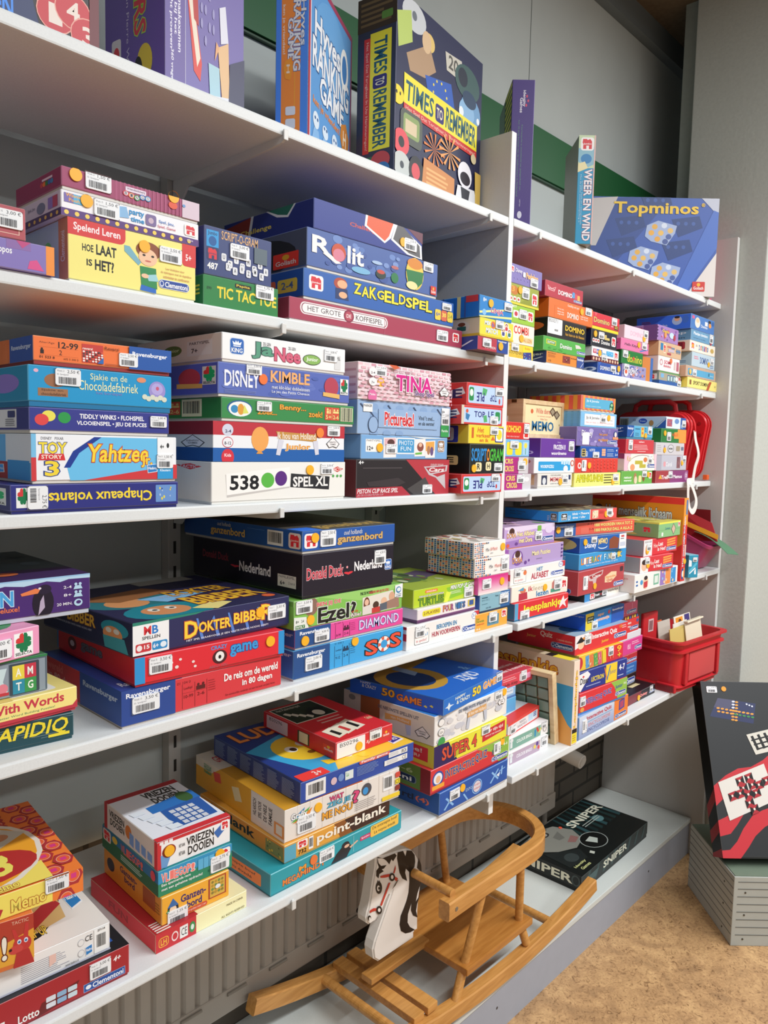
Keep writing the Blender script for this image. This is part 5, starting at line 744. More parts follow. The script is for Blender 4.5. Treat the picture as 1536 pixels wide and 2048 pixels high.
box('tina', 'pink brick patterned box with magenta capitals', 'f0e0e2', [
    *[R((k % 16)*.064+.03*((k // 16) % 2), (k // 16)*.1+.02, (k % 16)*.064+.03*((k // 16) % 2)+.045, (k // 16)*.1+.085, ('ecc4cc', 'e4b4be', 'd89cac', 'f2d4da')[(k*7+k//16) % 4]) for k in range(160)], E(.085, .12, .165, .36, 'f4f0f0'), T('2-4', .105, .24, .145, .3, '3c3c44'), E(.085, .4, .165, .62, 'f4f0f0'), T('7+', .11, .5, .14, .57, '3c3c44'), E(.08, .72, .165, 1.1, 'e070a4'), T('Meiden', .095, .82, .15, .88, 'f8e8f0'), T('TINA', .36, .24, .76, .7, 'd8248c', 'f4ecf0', w=.08, ow=.1), T('Shop Spel', .56, .64, .78, .82, '5c2c7c', 'f4ecf0', w=.03, ow=.06), T('mademoiselle', .34, .1, .54, .18, '9c7c84', w=0), P([(.28, 0), (.34, .12), (.4, .05), (.36, 0)], 'd8643c'), IG(.84, .42, .965, .74)],
    [R((.0), 0, .6, 1, '8c7478'), P([(.1, .1), (.4, .3), (.3, .5), (.1, .4)], '9c4c3c'), P([(.1, .4), (.5, .6), (.2, .8)], '3c4c64'), *[R(.64+.2*(k % 2), .08+.1*k, .78+.2*(k % 2), .14+.1*k, '9c7880') for k in range(9)]], S=[('s', 'f', .22, .2, '3,25', .03, .018), ('d', 'f', .22, .5)], lc='b8a0a4', lip=0)
TOP = [RR(.04, .12, .97, .9, 'bcd4f0', .12), RR(.06, .2, .18, .8, '2c8c4c', .25), E(.075, .28, .165, .6, 'e8f0e8')]
TOPL = [P([(.62, .5), (.94, .2), (.98, .5), (.66, .85)], 'd0d4d8'), T('LE', .66, .3, .94, .7, '1c1c44', rot=0, w=.05), P([(.3, .5), (.6, .4), (.62, .8), (.34, .9)], '3c6c3c')]
box('topb', 'red box with pale blue panel', 'd83838', TOP+[T('TOP', .62, .4, .82, .72, '24247c', rot=180, w=.02), P([(.46, .2), (.56, .26), (.52, .5), (.44, .46)], '58b06c'), T('PLE', .28, .34, .5, .76, '24247c', rot=180, w=.02), E(.84, .56, .88, .8, 'c83a3a')], TOPL, S=[('s', 'f', .82, .2, '2,00', .03, .016)], lc='8c2424', lip=0)
box('scripg', 'black box with blue and green striped title', '1c201e', [T('SCRIPT', .04, .14, .48, .58, '2f8cd0', w=.05), T('O', .48, .14, .57, .58, 'e88a34', w=.05), T('GRAM', .57, .14, .98, .58, '4cb83c', w=.05), RR(.16, .62, .34, .92, 'ece0b0', .25), T('R', .21, .66, .3, .86, '24241c', w=.03), RR(.46, .6, .62, .9, 'ece0b0', .25), T('H', .5, .66, .58, .84, '24241c', w=.03)], [RR(.4, .1, .62, .4, '9c8c60', .25), T('Z', .46, .16, .56, .32, '1c1c18', w=.03), RR(.6, .4, .84, .72, '9c8c60', .25), T('E', .66, .46, .78, .64, '1c1c18', w=.03), RR(.3, .66, .52, .98, '9c8c60', .25), T('H', .36, .72, .46, .9, '1c1c18', w=.03)], S=[('s', 'f', .82, .78, '2,75', .03, .018), ('d', 'f', .11, .82)], lc='121412')
box('verk', 'yellow box with slanted orange words', 'f0d83c', [R(.08, .14, .14, .7, 'd0642c'), T('Het', .24, .12, .42, .4, 'd86c2c', w=.03, sh=.1), T('verkeer', .2, .44, .62, .66, 'd86c2c', w=.03), T('en ik', .3, .7, .56, .9, 'd86c2c', w=.03), P([(.68, .56), (.74, .8), (.62, .8)], 'd86c2c'), RR(.74, .1, .98, .9, '24308c', .1), RR(.76, .14, .96, .84, 'f4f4f0', .1), E(.78, .2, .94, .76, 'f0d83c')], [RR(.42, .05, .86, .95, '24286c', .1), J(.5, .15, .8, .85, '8c8c8c'), E(.1, .15, .3, .45, '2c4484'), E(.1, .55, .3, .85, '9c2c2c')], S=[('s', 'f', .7, .26, '2,00', .03, .018)], lc='a08c2c', lip=0)
box('top2', 'red framed box with a torn end', 'd83838', TOP[:1]+[T('TOP', .3, .28, .56, .6, '24247c', w=.02), T('LE', .64, .24, .78, .56, '24247c', w=.02), P([(.52, .5), (.6, .46), (.62, .82), (.54, .86)], '58b06c'), RR(.82, .24, .94, .74, '2c8c4c', .25), R(0, 0, .06, 1, 'd8ccb8'), P([(.1, .4), (.2, .5), (.16, .8), (.1, .7)], '3c7cb0'), E(.1, .2, .16, .4, 'd85c3c')], TOPL, S=[('s', 'f', .78, .72, '2,00', .03, .018)], lc='8c2424', lip=0)
box('top1', 'red box with an upside down panel', 'd83838', TOP+[T('TOP', .62, .46, .8, .76, '24247c', rot=180, w=.02), P([(.42, .18), (.54, .24), (.5, .52), (.4, .48)], '58b06c'), T('PLE', .26, .4, .46, .8, '24247c', rot=180, w=.02), E(.86, .6, .9, .86, 'c83a3a')], TOPL, S=[('s', 'f', .86, .28, '2,00', .03, .018)], lc='8c2424', lip=0)
# --- third shelf, right of the divider
box('criss1', 'purple box, grey end without dot', 'b02c80', [R(.7, 0, 1, 1, 'd0ccd0'), T('CRIS', .14, .1, .44, .42, 'f0d868', w=.03), T('CROSS', .16, .52, .52, .88, 'f0d868', w=.03), E(.76, .2, .94, .5, 'e8e8ea')], S=[('s', 'f', .62, .3, '1,75', .032, .02)], lip=0)
box('criss2', 'purple box, grey end with dot', 'b02c80', [R(.62, 0, 1, 1, 'd0ccd0'), T('CRIS', .1, .1, .4, .4, 'f0d868', w=.03), T('CROSS', .1, .52, .44, .86, 'f0d868', w=.03)], S=[('s', 'f', .72, .5, '1,75', .032, .022), ('d', 'f', .86, .28)], lip=0)
box('tulip', 'light blue box with yellow panels and tulips', '7cb8e4', [RR(.14, .16, .36, .9, 'f0dc30'), RR(.46, .16, .7, .9, 'f0dc30'), RR(.74, .12, .96, .9, 'a8d0ec', .06), E(.79, .18, .91, .5, 'f0dc50'), R(.84, .5, .86, .86, '2c8c4c')], S=[('s', 'f', .4, .3, '2,00', .034, .018)], lip=0)
box('redk', 'red box with bubbly yellow letters', 'd83028', [T('KOHOHO', .1, .2, .66, .62, 'f4e040', w=.06), T('leuk reken kaarten!', .14, .78, .6, .88, 'f4d0c8', w=0), RR(.76, .06, .98, .94, 'f4f0ee', .1), R(.8, .64, .94, .86, 'd83028')], S=[('s', 'f', .86, .36, '2,75', .022, .022)], lip=0)
box('memow', 'white box with red title and portraits', 'e4e0d8', [R(.1, .14, .26, .84, '2c3450'), E(.13, .3, .23, .84, 'd8dce0'), T('OUD HOLLANDS', .36, .08, .66, .2, '4c4c54', w=0), T('MEMO', .35, .3, .68, .62, 'c83c48', w=.01), T('zoek het paar', .36, .72, .64, .86, '5c5c64', w=0), R(.88, .14, .95, .5, '2c3c60')], [RR(.35, .1, .95, .85, 'b8a078', .05), R(.42, .16, .88, .78, '5c3c20'), E(.5, .3, .8, .7, 'a86c34')], S=[('s', 'f', .78, .44, '1,75', .03, .02), ('d', 'f', .64, .66)], lc='b0aca4')
box('woordp', 'white box with blue word panel', 'f0f0f0', [RR(.1, .24, .9, .84, '2fa0dc', .15), T('WOORDPUZZELS', .15, .46, .48, .66, 'f4f8fa', w=.03), *[RR(.66+.06*k, .14+.04*(k % 2), .71+.06*k, .42+.04*(k % 2), 'c8e4f4') for k in range(4)], E(.72, .5, .84, .96, 'e8ecf0'), E(.9, .14, 1, .56, 'd0705c'), E(.92, .22, .98, .48, 'f0e8e4')], [RR(.1, .2, .5, .8, '2c7094'), E(.5, .0, .95, .5, '9c6450'), E(.58, .1, .87, .4, 'c8bcb4')], lc='b4b0ac', lip=0)
box('frozp', 'deep purple box with white lettering', '6a389c', [T('Disney', .47, .16, .56, .24, 'd8c8e8', w=0), T('FROZEN II', .36, .32, .7, .58, 'f4f0f8', w=.03), T('woordmemo', .3, .68, .74, .86, 'f4f0f8', w=.03)], [T('memo', .3, .66, .9, .84, '9c8cb0')], S=[('s', 'f', .87, .38, '2,75', .026, .026)], lc='341c50', lip=0)
box('apen', 'yellow box with spiky black outlined title', 'f4ec80', [T('APENKUNDE', .04, .14, .6, .66, 'e0dc28', '2c4c24', w=.05, ow=.08), *[LN(.62, .1+.2*k, .84, .26+.2*k, 1, '4c4c2c', k) for k in range(4)], R(.8, .86, .96, .9, '4c4c3c')], S=[('s', 'f', .88, .38, '1,75', .034, .02), ('d', 'f', .82, .72)], lc='c0b45c', lip=0)
box('redspk', 'tomato red box with fine white doodles', 'dc4034', [E(.06, .3, .14, .72, 'f0dcd8'), E(.08, .4, .12, .62, 'dc4034'), *[E(.34+.08*(k % 8), .1+.22*(k // 8)+.05*(k % 2), .37+.08*(k % 8), .26+.22*(k // 8)+.05*(k % 2), 'e8786c') for k in range(28)], *[E(.345+.08*(k % 8), .13+.22*(k // 8)+.05*(k % 2), .365+.08*(k % 8), .23+.22*(k // 8)+.05*(k % 2), 'dc4034') for k in range(28)]], S=[('s', 'f', .19, .5, '2,00', .024, .03, 1), ('d', 'f', .31, .5)], lc='f0d8d0', lip=0)
box('lotob', 'strong blue box with number cards', '2258b0', [RR(.02, .2, .13, .9, 'c8b46c'), *[R(.04, .28+.2*k, .11, .4+.2*k, '2c2c34') for k in range(3)], T('LOTO', .22, .2, .36, .42, 'f0f4fa'), T('907', .13, .4, .18, .9, 'dce4f0', rot=90), *[RR(.54+.05*(k % 2), .18+.22*(k // 2), .59+.05*(k % 2), .38+.22*(k // 2), 'e8b08c') for k in range(6)], LN(.68, .2, .9, .45, 2, 'c8d8ec', 3, .3), LN(.68, .55, .9, .9, 3, 'c8d8ec', 4, .3), T('4', .92, .2, .96, .4, 'f0f4fa', w=.03), T('2-4', .9, .6, .97, .8, 'f0f4fa', w=.03)], [T('907', .3, .3, .7, .8, 'a8b4c8', rot=90)], S=[('s', 'f', .38, .72, '1,75', .034, .016)], lc='18386c', lip=0)
box('winp', 'grey violet box with pale sparkles', '7c6cac', [AS(0, 0, 1, 1, 11, ['9484c0', '8878b4', 'b8aedc'], 22), T('Disney', .1, .16, .36, .56, 'ece8f4', w=.02), RR(.12, .3, .28, .92, 'f0f0f2', .06), T('het getal', .52, .28, .72, .44, 'e0984c'), T('en rekenen', .5, .54, .74, .72, 'e0984c'), E(.88, .12, .98, .5, '3c4c8c'), E(.9, .18, .96, .46, 'f0e0d8'), R(.86, .46, 1, .6, 'e89a6c'), CL(.72, .66, .97, .86)], [E(.4, .1, .75, .7, '24284c'), E(.46, .2, .69, .6, '9c6c48'), R(.36, .6, .8, .78, '8c6844')], lc='4c4468', lip=0)
box('jipb', 'checked light blue box with white label', '7cbce8', [*[R(0, .05+.1*k, 1, .08+.1*k, '94cbf0') for k in range(10)], RR(.1, .14, .94, .88, 'f4f4f4', .04), T('Jip & Janneke', .14, .28, .5, .52, '3c3c44', w=.01), T('MIJN LIEF MEISJE, ZO MEISJES HERLEZEN JAN', .14, .66, .9, .76, 'd8707c', w=0), LN(.8, .44, .9, .52, 1, '9c9ca0', 3)], [*[R(.05+.09*k, 0, .08+.09*k, 1, '44708c') for k in range(11)], *[R(0, .05+.1*k, 1, .08+.1*k, '5c90b0') for k in range(10)]], S=[('s', 'f', .6, .36, '2,75', .03, .022), ('d', 'f', .76, .3)], lc='4c7c9c', lip=0)
box('jipo', 'pink and orange striped box with turquoise label', 'e0705c', [*[R(.05+.13*k, 0, .11+.13*k, 1, 'f0a04c') for k in range(8)], R(.1, .18, .92, .86, '5cb0d4'), T('Jip & Janneke', .14, .28, .5, .48, 'f4f8f8', w=.01), T('Memory - de dieren en familie', .14, .68, .56, .78, 'dcecf4', w=0), E(.82, .3, .95, .94, '2c6c4c'), E(.85, .4, .92, .6, '9cd0a0'), E(.83, .66, .9, .88, '9cd0a0')], [*[R(.05+.16*k, 0, .13+.16*k, 1, 'b07830') for k in range(6)]], lc='a84438')
box('grjum', 'green box with playful animals', '6cb04c', [T('natuur', .08, .4, .32, .56, 'f0f4e8', w=.03), T('memory', .08, .66, .32, .82, 'f0f4e8', w=.03), E(.38, .14, .48, .98, 'b08058'), E(.4, .4, .5, .96, 'e0d0b0'), RR(.54, .36, .64, .86, 'e8dc9c'), P([(.7, .4), (.75, .6), (.71, .86), (.66, .6)], '8c4c30'), J(.88, .1, .98, .6)], S=[('s', 'f', .72, .2, '1,75', .03, .022), ('d', 'f', .85, .3)], lc='2c5c28', lip=0)
box('pinks', 'cream and pink box with curved oval', 'f4ece0', [P([(0, 0), (.2, 0), (.1, 1), (0, 1)], 'f0c0d0'), E(.1, .06, 1, 1.4, '5c2c4c'), E(.104, .09, .996, 1.37, 'f6f0e4'), T('Kat', .08, .12, .2, .44, 'c8b03c', w=0), RR(.32, .4, .56, .62, 'c0b440'), RR(.46, .62, .66, .84, 'c0b440'), E(.58, .2, .7, .5, 'd87c4c'), E(.18, .6, .32, 1, 'e8a070'), CL(.7, .6, .98, .84), P([(.9, .0), (1, 0), (1, 1), (.96, 1)], 'f0c8d4')], [E(.2, .2, .7, .7, '8c6430'), CL(-.3, .62, .8, .9, '1c1c3c', '6c6c80'), P([(0, 0), (1, 0), (1, .3), (0, .1)], '6c2c48')], S=[('s', 'f', .78, .32, '3,75', .028, .024)], lc='a08c90', lip=0)
box('redt', 'plain crimson box with white text lines', 'd04048', [T('taalkaart', .44, .1, .64, .22, 'f4dcdc'), LN(.27, .36, .8, .76, 4, 'f0c8c8', 5, .3), R(.4, .82, .7, .86, 'f0c8c8')], [T('CE', .7, .6, .9, .72, 'c89c9c')], S=[('s', 'f', .14, .4, '1,50', .026, .03)], lc='7c1c24', lip=0)
box('ravb', 'two tone blue box with yellow discs', '5cb0d8', [RVC(0, 0, .25, 1, '2458a4'), LN(.3, .2, .48, .36, 1, '2c5c7c', 2), LN(.3, .6, .48, .9, 3, '2c5c7c', 3, .3), R(.53, .1, .64, .96, 'f0c84c'), E(.55, .14, .62, .36, 'd8703c'), E(.55, .5, .62, .74, 'd8703c'), T('Der', .66, .14, .74, .26, '2c5c7c'), T('Tier', .66, .34, .74, .46, '2c5c7c')], [RVC(0, 0, 1, 1, '16305c')], S=[('s', 'f', .86, .34, '2,00', .026, .024), ('d', 'f', .7, .84)], lc='16305c', tray='4490b0', lip=.006)
box('treft', 'burgundy and plum box', 'a83c44', [R(.42, 0, 1, 1, '8c4078'), T('Trefl', .16, .38, .36, .7, 'f4ecec', w=.03), P([(.08, .66), (.13, .3), (.18, .66)], 'f0b43c'), T('Memos', .52, .36, .8, .66, 'f4f0f4', w=.03), E(.88, .1, .99, .88, 'b07ca4'), T('D', .92, .3, .96, .6, 'f0e8f0')], S=[('s', 'f', .42, .34, '1,75', .03, .022)], lc='6c2024', lip=0)
box('greyc', 'silver grey box with a brown photograph', 'c0c0cc', [R(0, 0, .16, 1, 'acaab8'), E(.22, .4, .3, .76, 'e0a0a8'), T('Coral', .3, .44, .5, .74, 'f0f0f4', w=.01), R(.66, .1, .78, .86, '8c5c64'), AS(.66, .1, .78, .86, 3, ['c89090', '5c3c44'], 8)], S=[('s', 'f', .9, .24, '1,00', .026, .02), ('d', 'f', .84, .5)], lc='908c98', lip=0)
box('ltgrey', 'pale grey box with black tag', 'd0ccd0', [LN(.04, .2, .2, .8, 4, 'a8a4a8', 3, .3), E(.26, .2, .32, .8, '8c7ca8'), E(.4, .14, .62, .8, '6c6c74'), E(.415, .18, .605, .76, 'd8d6d8'), T('MEME', .44, .4, .58, .56, '4c4c54', w=.03), RR(.7, .24, .84, .66, 'a8987c'), RR(.88, .3, .97, .6, '6c748c')], [RR(.3, .3, .9, .72, '24242c', .2)], S=[('d', 'f', .29, .6)], lc='989298', lip=0)
box('grnor', 'dark green and orange box', '2c7c3c', [P([(.64, 0), (1, 0), (1, 1), (.7, 1), (.7, .7), (.5, .7), (.5, .24), (.64, .2)], 'f09c44'), T('HALLO', .42, .3, .66, .52, 'd0502c', w=.03)], [R(.4, .2, .8, .6, '164420')], S=[('s', 'f', .28, .56, '1,75', .03, .028), ('d', 'f', .12, .34)], lc='14401c', lip=0)
box('frozl', 'icy blue box lying across two stacks', 'dce8f4', [R(.72, 0, 1, 1, '2c58a8'), R(.05, .2, .3, .82, 'b05c6c'), AS(.05, .2, .3, .82, 2, ['e8d0d8', '5c6cb0'], 6), E(.42, .12, .64, .56, '6c90c8'), RR(.74, .6, .86, .9, '8cb0d8')], [P([(.74, 1), (1, .1), (1, 1)], '2c4c8c'), P([(.78, .9), (.98, .2), (1, .2), (.82, .9)], 'd0d8e4'), E(.42, .15, .6, .6, '24408c'), T('Frozen', .45, .3, .57, .45, 'b8c8e0'), E(.64, .3, .74, .8, '8c6844'), BC(0, .1, .2, .9, '8c8880'), CE(.3, .2, .36, .36, '3c4450')], S=[('s', 'f', .88, .5, '2,00', .03, .022)], lc='98a8bc', lip=0)
# --- fourth shelf, left of the divider
box('rapid', 'dark teal box with slanted yellow capitals', '1f4850', [*[R(.62+.04*(k % 9), .1+.1*k % .8, .69+.04*(k % 9), .11+.1*k % .8, 'a8b8b8') for k in range(16)], T('RAPIDIQ', .63, .1, .975, .78, 'f0d838', sh=.25), R(.89, .74, .98, .86, 'f0d838')], tray='1f4850')
box('words', 'pale yellow box with red rounded lettering', 'f4e088', [R(0, .84, 1, 1, 'c03848'), P([(.96, 1), (1, .6), (1, 1)], 'c03848'), T('With Words', .59, .14, .935, .56, 'c8384c', w=.03), T('Four-Letter Word Building Puzzles!', .58, .66, .89, .78, '4c8c64', w=0)], [], [RR(.7, .55, .92, .95, 'f0ece4', .1), R(0, 0, .7, 1, 'e8d070'), E(.8, .7, .86, .78, 'c8384c')], tray='c03848')
box('amtg', 'silver and green tin with letter tiles', '50606c', [R(0, 0, 1, .06, '2c8048'), R(.62, .1, .985, .98, '8c98a4'), R(.75, .12, .94, .96, '6c7884'), RR(.755, .12, .945, .97, '3c4854', .05), *[x for ch, u, v, c in (('A', .775, .18, 'e8d44c'), ('M', .85, .18, 'c8384c'), ('T', .775, .56, '2c8ca8'), ('G', .85, .56, '3c9450')) for x in (R(u, v, u+.075, v+.38, c), T(ch, u+.02, v+.08, u+.055, v+.3, 'f4f4ec', w=.02))], P([(.69, .2), (.74, .2), (.715, .55), (.745, .85), (.69, .85)], 'c8dce0'), E(.68, .6, .745, .86, 'e08090'), R(.66, .84, .75, .92, 'c03844'), T('Boggle', .46, .3, .68, .7, 'c83844', w=.03)], tc='3c7048', lip=0)
box('selecta', 'pink box with a clover emblem', 'ec9cc0', [SL(.796, .14, .945, .94), RR(.5, .25, .76, .9, 'e4b4cc', .1), E(.0, .1, .3, .3, '3c8c5c')], [], [E(.55, .3, .95, .9, '3c8c54'), heart(.7, .6, .12, 0, 'd84a4a'), R(0, 0, .5, 1, 'e08cb4')], S=[('s', 'f', .66, .55, '2,00', .04, .024)], lip=0)
box('pengu', 'deep purple box with icicles and a penguin', '482870', [
    P([(0, 0), (1, 0), (1, .12), (.9, .1), (.86, .16), (.8, .1), (.7, .18), (.62, .12), (.55, .2), (.5, .12), (.4, .2), (.2, .12), (0, .2)], 'b8d8ec'), R(0, 0, 1, .04, '9cc4e4'), T('PENGUI', .36, .3, .59, .66, '4aa4dc', 'd0ecf8', w=.03), T("N", .6, .26, .655, .66, '4aa4dc', 'd0ecf8', w=.03), T('Deluxe!', .575, .68, .68, .82, 'e8784c', w=.02), E(.735, .24, .83, 1.1, '1c1428'), E(.76, .18, .82, .44, '241a34'), P([(.77, .62), (.785, .46), (.79, .8), (.76, 1)], 'b8a8c0'), P([(.685, .36), (.75, .26), (.77, .3), (.76, .4), (.69, .43)], 'e8804c'), E(.762, .24, .775, .3, 'e8e0e8'), *[T(s, .875, v, .912, v+.08, 'f0ecf4', w=.01) for s, v in (('2-4', .28), ('8+', .5))], T('20 MIN.', .843, .74, .915, .82, 'f0ecf4', w=.01), *[E(u, v, u+.014, v+.08, 'b8d8ec') for v in (.22, .44) for u in (.925, .945)], *[P([(.92, v+.18), (.928, v+.08), (.955, v+.08), (.963, v+.18)], 'b8d8ec') for v in (.22, .44)], E(.922, .68, .962, .88, 'b8d8ec'), E(.932, .72, .955, .82, '482870')],
    [], [R(0, .7, 1, 1, '40285c'), P([(0, 0), (1, 0), (1, .72), (0, .66)], '3c4c54'), P([(.0, .62), (.5, .66), (.5, .9), (0, .9)], '3a5c74'), AS(0, .1, 1, .8, 7, ['50606a', '2c3840', '6c7c84'], 16), E(.62, .76, .74, .86, 'c86a3c')], tray='c0c4d0', lip=.006)
box('reis', 'large red box with blue left end', 'd83c44', [
    R(0, 0, .3, 1, '2a4a94'), T('Ravensburger', .025, .1, .27, .28, 'f0f2f6', w=.03), T('01 104 0', .31, .12, .39, .2, '6c1c20', w=0), R(.34, .2, .342, .95, '5c1c20'), R(.415, .2, .417, .95, '5c1c20'), R(.49, .2, .492, .95, '5c1c20'), T('Leeftijd', .35, .3, .4, .4, '6c1c20', w=0), R(.342, .48, .49, .484, '6c1c20'), T('10-99', .35, .54, .405, .64, '6c1c20', w=0), E(.43, .26, .445, .34, '5c1c20'), E(.46, .26, .475, .34, '5c1c20'), R(.425, .34, .48, .46, '5c1c20'), T('2-6', .43, .54, .475, .64, '6c1c20', w=0), LN(.5, .24, .55, .6, 5, 'a82c34', 3, .3), T('De reis om de wereld', .6, .18, .97, .42, 'f8f4f2', w=.05), T('in 80 dagen', .72, .48, .93, .74, 'f8f4f2', w=.05), T('Een avontuurlijke wedstrijd, vrij naar het boek van Jules Verne', .61, .82, .95, .9, '5c1c20', w=0)],
    [R(.52, 0, 1, 1, '1f3668'), T('Ravensburger', .56, .2, .96, .42, 'b8c4d8', w=.03), T('de wereld', .0, .1, .3, .36, 'a8504c', w=.05), T('in 80 dagen', .1, .42, .48, .7, 'c88884', w=.05)], [R(0, 0, .34, 1, '2a4a94'), T('Ravensburger', .04, .86, .3, .95, 'e0e4ec')], S=[('s', 'f', .13, .48, '3,50', .042, .024)], lc='8c2428', tray='c8c0b8')
box('crazy', 'red box with blue edges', 'e02c38', [
    R(0, 0, .06, 1, '2f94d4'), R(.955, 0, 1, 1, '2f94d4'), E(.48, .3, .58, .86, '4c1c24'), E(.5, .36, .56, .76, 'f0ece8'), E(.52, .5, .54, .66, '1c1c1c'), T('CRAZY', .47, .1, .58, .26, '3c9ce0', w=.02), T('ABOUT YOU', .46, .88, .58, .98, 'a86c7c', w=0), T('game', .6, .2, .8, .7, '3c9cdc', '24488c', w=.04, ow=.1), AS(.2, .3, .42, .9, 6, ['f0dcd8'], 5)],
    [T('game', .34, .3, .62, .7, '4c4854', '2c2430', w=.04), E(.16, .25, .28, .8, '4c181c'), E(.19, .4, .25, .65, '988890'), R(.0, 0, .02, 1, '2c5c80')], S=[('s', 'f', .15, .4, '3,50', .036, .024), ('d', 'f', .89, .36)], lc='981c24', tray='c02430')
BIBT = [P([(0, 0), (1, 0), (1, 1), (0, 1)], '282848'), E(.0, .3, .5, .7, '2c6c74'), E(.1, .42, .34, .66, 'c88c5c'), E(.05, .66, .55, 1.05, '1f7c8c'), E(.15, .72, .42, .95, 'c8885c'), E(.2, .76, .26, .84, 'f0ece0'), E(.3, .76, .36, .84, 'f0ece0'), E(.22, .79, .25, .82, '1c1c1c'), E(.32, .79, .35, .82, '1c1c1c'), P([(.0, .3), (.5, .2), (.6, .4), (.2, .5)], '8c5c38'), P([(.3, .5), (.6, .46), (.7, .56), (.4, .66)], '7cb0d8'), P([(.4, .9), (.6, .8), (.66, .9), (.5, 1)], 'e8d888')]
box('bibber', 'dark blue box with yellow jagged title', '2a2c58', [
    R(0, 0, .2, 1, 'f0f0f0'), P([(0, 0), (.42, 0), (.36, .06), (0, .1)], '2c8470'), T('M', .06, .16, .1, .42, 'd83038', w=.08), T('B', .105, .16, .14, .42, '2f7cc8', w=.08), T('SPELLEN', .05, .46, .15, .56, '3c3c40', w=.02), RR(.015, .66, .1, .92, 'c83840', .2), E(.02, .7, .05, .88, 'f0e8e8'), T('15', .06, .72, .09, .84, 'f4f0f0', w=.03), RR(.105, .66, .19, .92, '2f8cc8', .2), T('6+', .11, .72, .14, .86, 'f4f4f8', w=.03), E(.15, .7, .185, .88, 'e0ecf4'),
    *[P([(u, .2+.1*(k % 2)), (u+.012, .2), (u+.05, .9), (u+.03, .9)], '5c84cc') for k, u in enumerate((.36, .46, .56, .66, .76))], T('D', .29, .24, .37, .78, 'f4d040', 'b84a3c', w=.05, ow=.06), T('OKTER', .375, .34, .58, .68, 'f4d040', 'b84a3c', w=.05, ow=.06), T('BIBBE', .6, .26, .79, .62, 'f4d040', 'b84a3c', w=.05, ow=.06), T('R', .79, .14, .88, .66, 'f4d040', 'b84a3c', w=.05, ow=.06), T('HET SPEL WAARVOOR JE EEN VASTE HAND NODIG HEBT!', .3, .82, .84, .9, 'e8e8f0', w=.01)],
    [T('DOKTER', .1, .1, .4, .36, '8c7430', w=.05), T('BIBBER', .3, .14, .62, .52, 'b08c34', '4c1c1c', w=.05), T('HET SPEL WAARVOOR JE EEN VASTE HAND NODIG HEBT', .08, .6, .58, .68, '8c8c98', w=0), E(.68, .1, .96, .6, '1f6470'), E(.7, .28, .9, .78, 'b87c50'), E(.73, .34, .79, .5, 'e0dcd0'), E(.81, .34, .87, .5, 'e0dcd0'), P([(.7, .62), (.92, .58), (.96, 1), (.72, .98)], '2c6c74')],
    BIBT+[T('DOKTER', .5, .4, .9, .56, 'c8982c', '5c2c28', w=.05), T('BIBBER', .48, .62, .96, .84, 'e8b838', '7c3430', w=.05), E(.88, .86, .96, .94, 'd8643c'), T('HET SPEL WAARVOOR', .42, .52, .62, .56, 'c0c0c8', w=0), R(.52, .0, .9, .14, '90908c')], S=[('s', 'f', .9, .48, '2,50', .038, .024), ('d', 'f', .78, .38)], lc='16182c', tc='282848', tray='22244c', lip=.002)
box('sos', 'sky blue box with lifebuoy letters', '3ca4e0', [
    R(0, 0, .3, 1, '24508c'), T('Ravensburger', .03, .12, .26, .3, 'f0f2f6', w=.03), T('21 038 2', .34, .04, .42, .11, '1c4c74', w=0), *[R(u, .16, u+.003, .96, '1c3c5c') for u in (.34, .41, .47)], T('Leeftijd', .35, .3, .4, .38, '1c3c5c', w=0), R(.34, .5, .47, .504, '1c3c5c'), T('9-12', .35, .56, .39, .66, '1c3c5c', w=0), T('2-4', .42, .54, .46, .64, '1c3c5c', w=0), E(.42, .24, .435, .32, '1c3c5c'), E(.445, .24, .46, .32, '1c3c5c'), R(.415, .32, .465, .42, '1c3c5c'), LN(.48, .2, .53, .6, 5, '2c7cac', 3, .25),
    T('S', .62, .26, .74, .84, 'e8543c', '1c1c20', w=.08, ow=.04), T('S', .86, .18, .97, .76, 'e8543c', '1c1c20', w=.08, ow=.04), E(.735, .2, .865, .84, '24344c'), E(.74, .22, .86, .82, 'f0ece8'), *[P([(.8+.06*math.cos(q), .52+.3*math.sin(q)), (.8+.06*math.cos(q+.5), .52+.3*math.sin(q+.5)), (.8+.033*math.cos(q+.5), .52+.17*math.sin(q+.5)), (.8+.033*math.cos(q), .52+.17*math.sin(q))], 'e05c40') for q in (.3, 1.6, 2.9, 4.2, 5.4)], E(.768, .36, .832, .68, '3c9cd8')],
    [T('Ravensburger', .5, .1, .98, .28, '98a8bc', w=.03)], S=[('s', 'f', .16, .56, '2,00', .038, .024), ('d', 'f', .52, .14)], lc='142a4c', tray='c4c8cc')
box('diam', 'pink box with navy end and neon title', 'e4509c', [
    R(0, 0, .3, 1, '24508c'), T('Ravensburger', .04, .14, .28, .4, 'f0f2f6', w=.03), T('26 047 2', .33, .04, .41, .13, '7c1c50', w=0), *[R(u, .16, u+.003, .96, '5c1c40') for u in (.34, .41, .47)], T('8-99', .35, .72, .39, .86, '5c1c40', w=0), T('2-6', .42, .7, .46, .84, '5c1c40', w=0), E(.42, .3, .435, .42, '4c1c38'), E(.445, .3, .46, .42, '4c1c38'), R(.415, .42, .465, .58, '4c1c38'), LN(.48, .2, .53, .7, 5, 'b83478', 3, .25), T('DIAMOND', .56, .2, .95, .76, 'f0e4f4', '5c7cc8', w=.0, ow=.08)],
    [T('Ravensburger', .5, .2, .98, .5, '98a8bc', w=.03)], S=[('s', 'f', .22, .58, '4,00', .034, .02), ('d', 'f', .08, .68)], lc='142a4c', tray='c4c8cc')
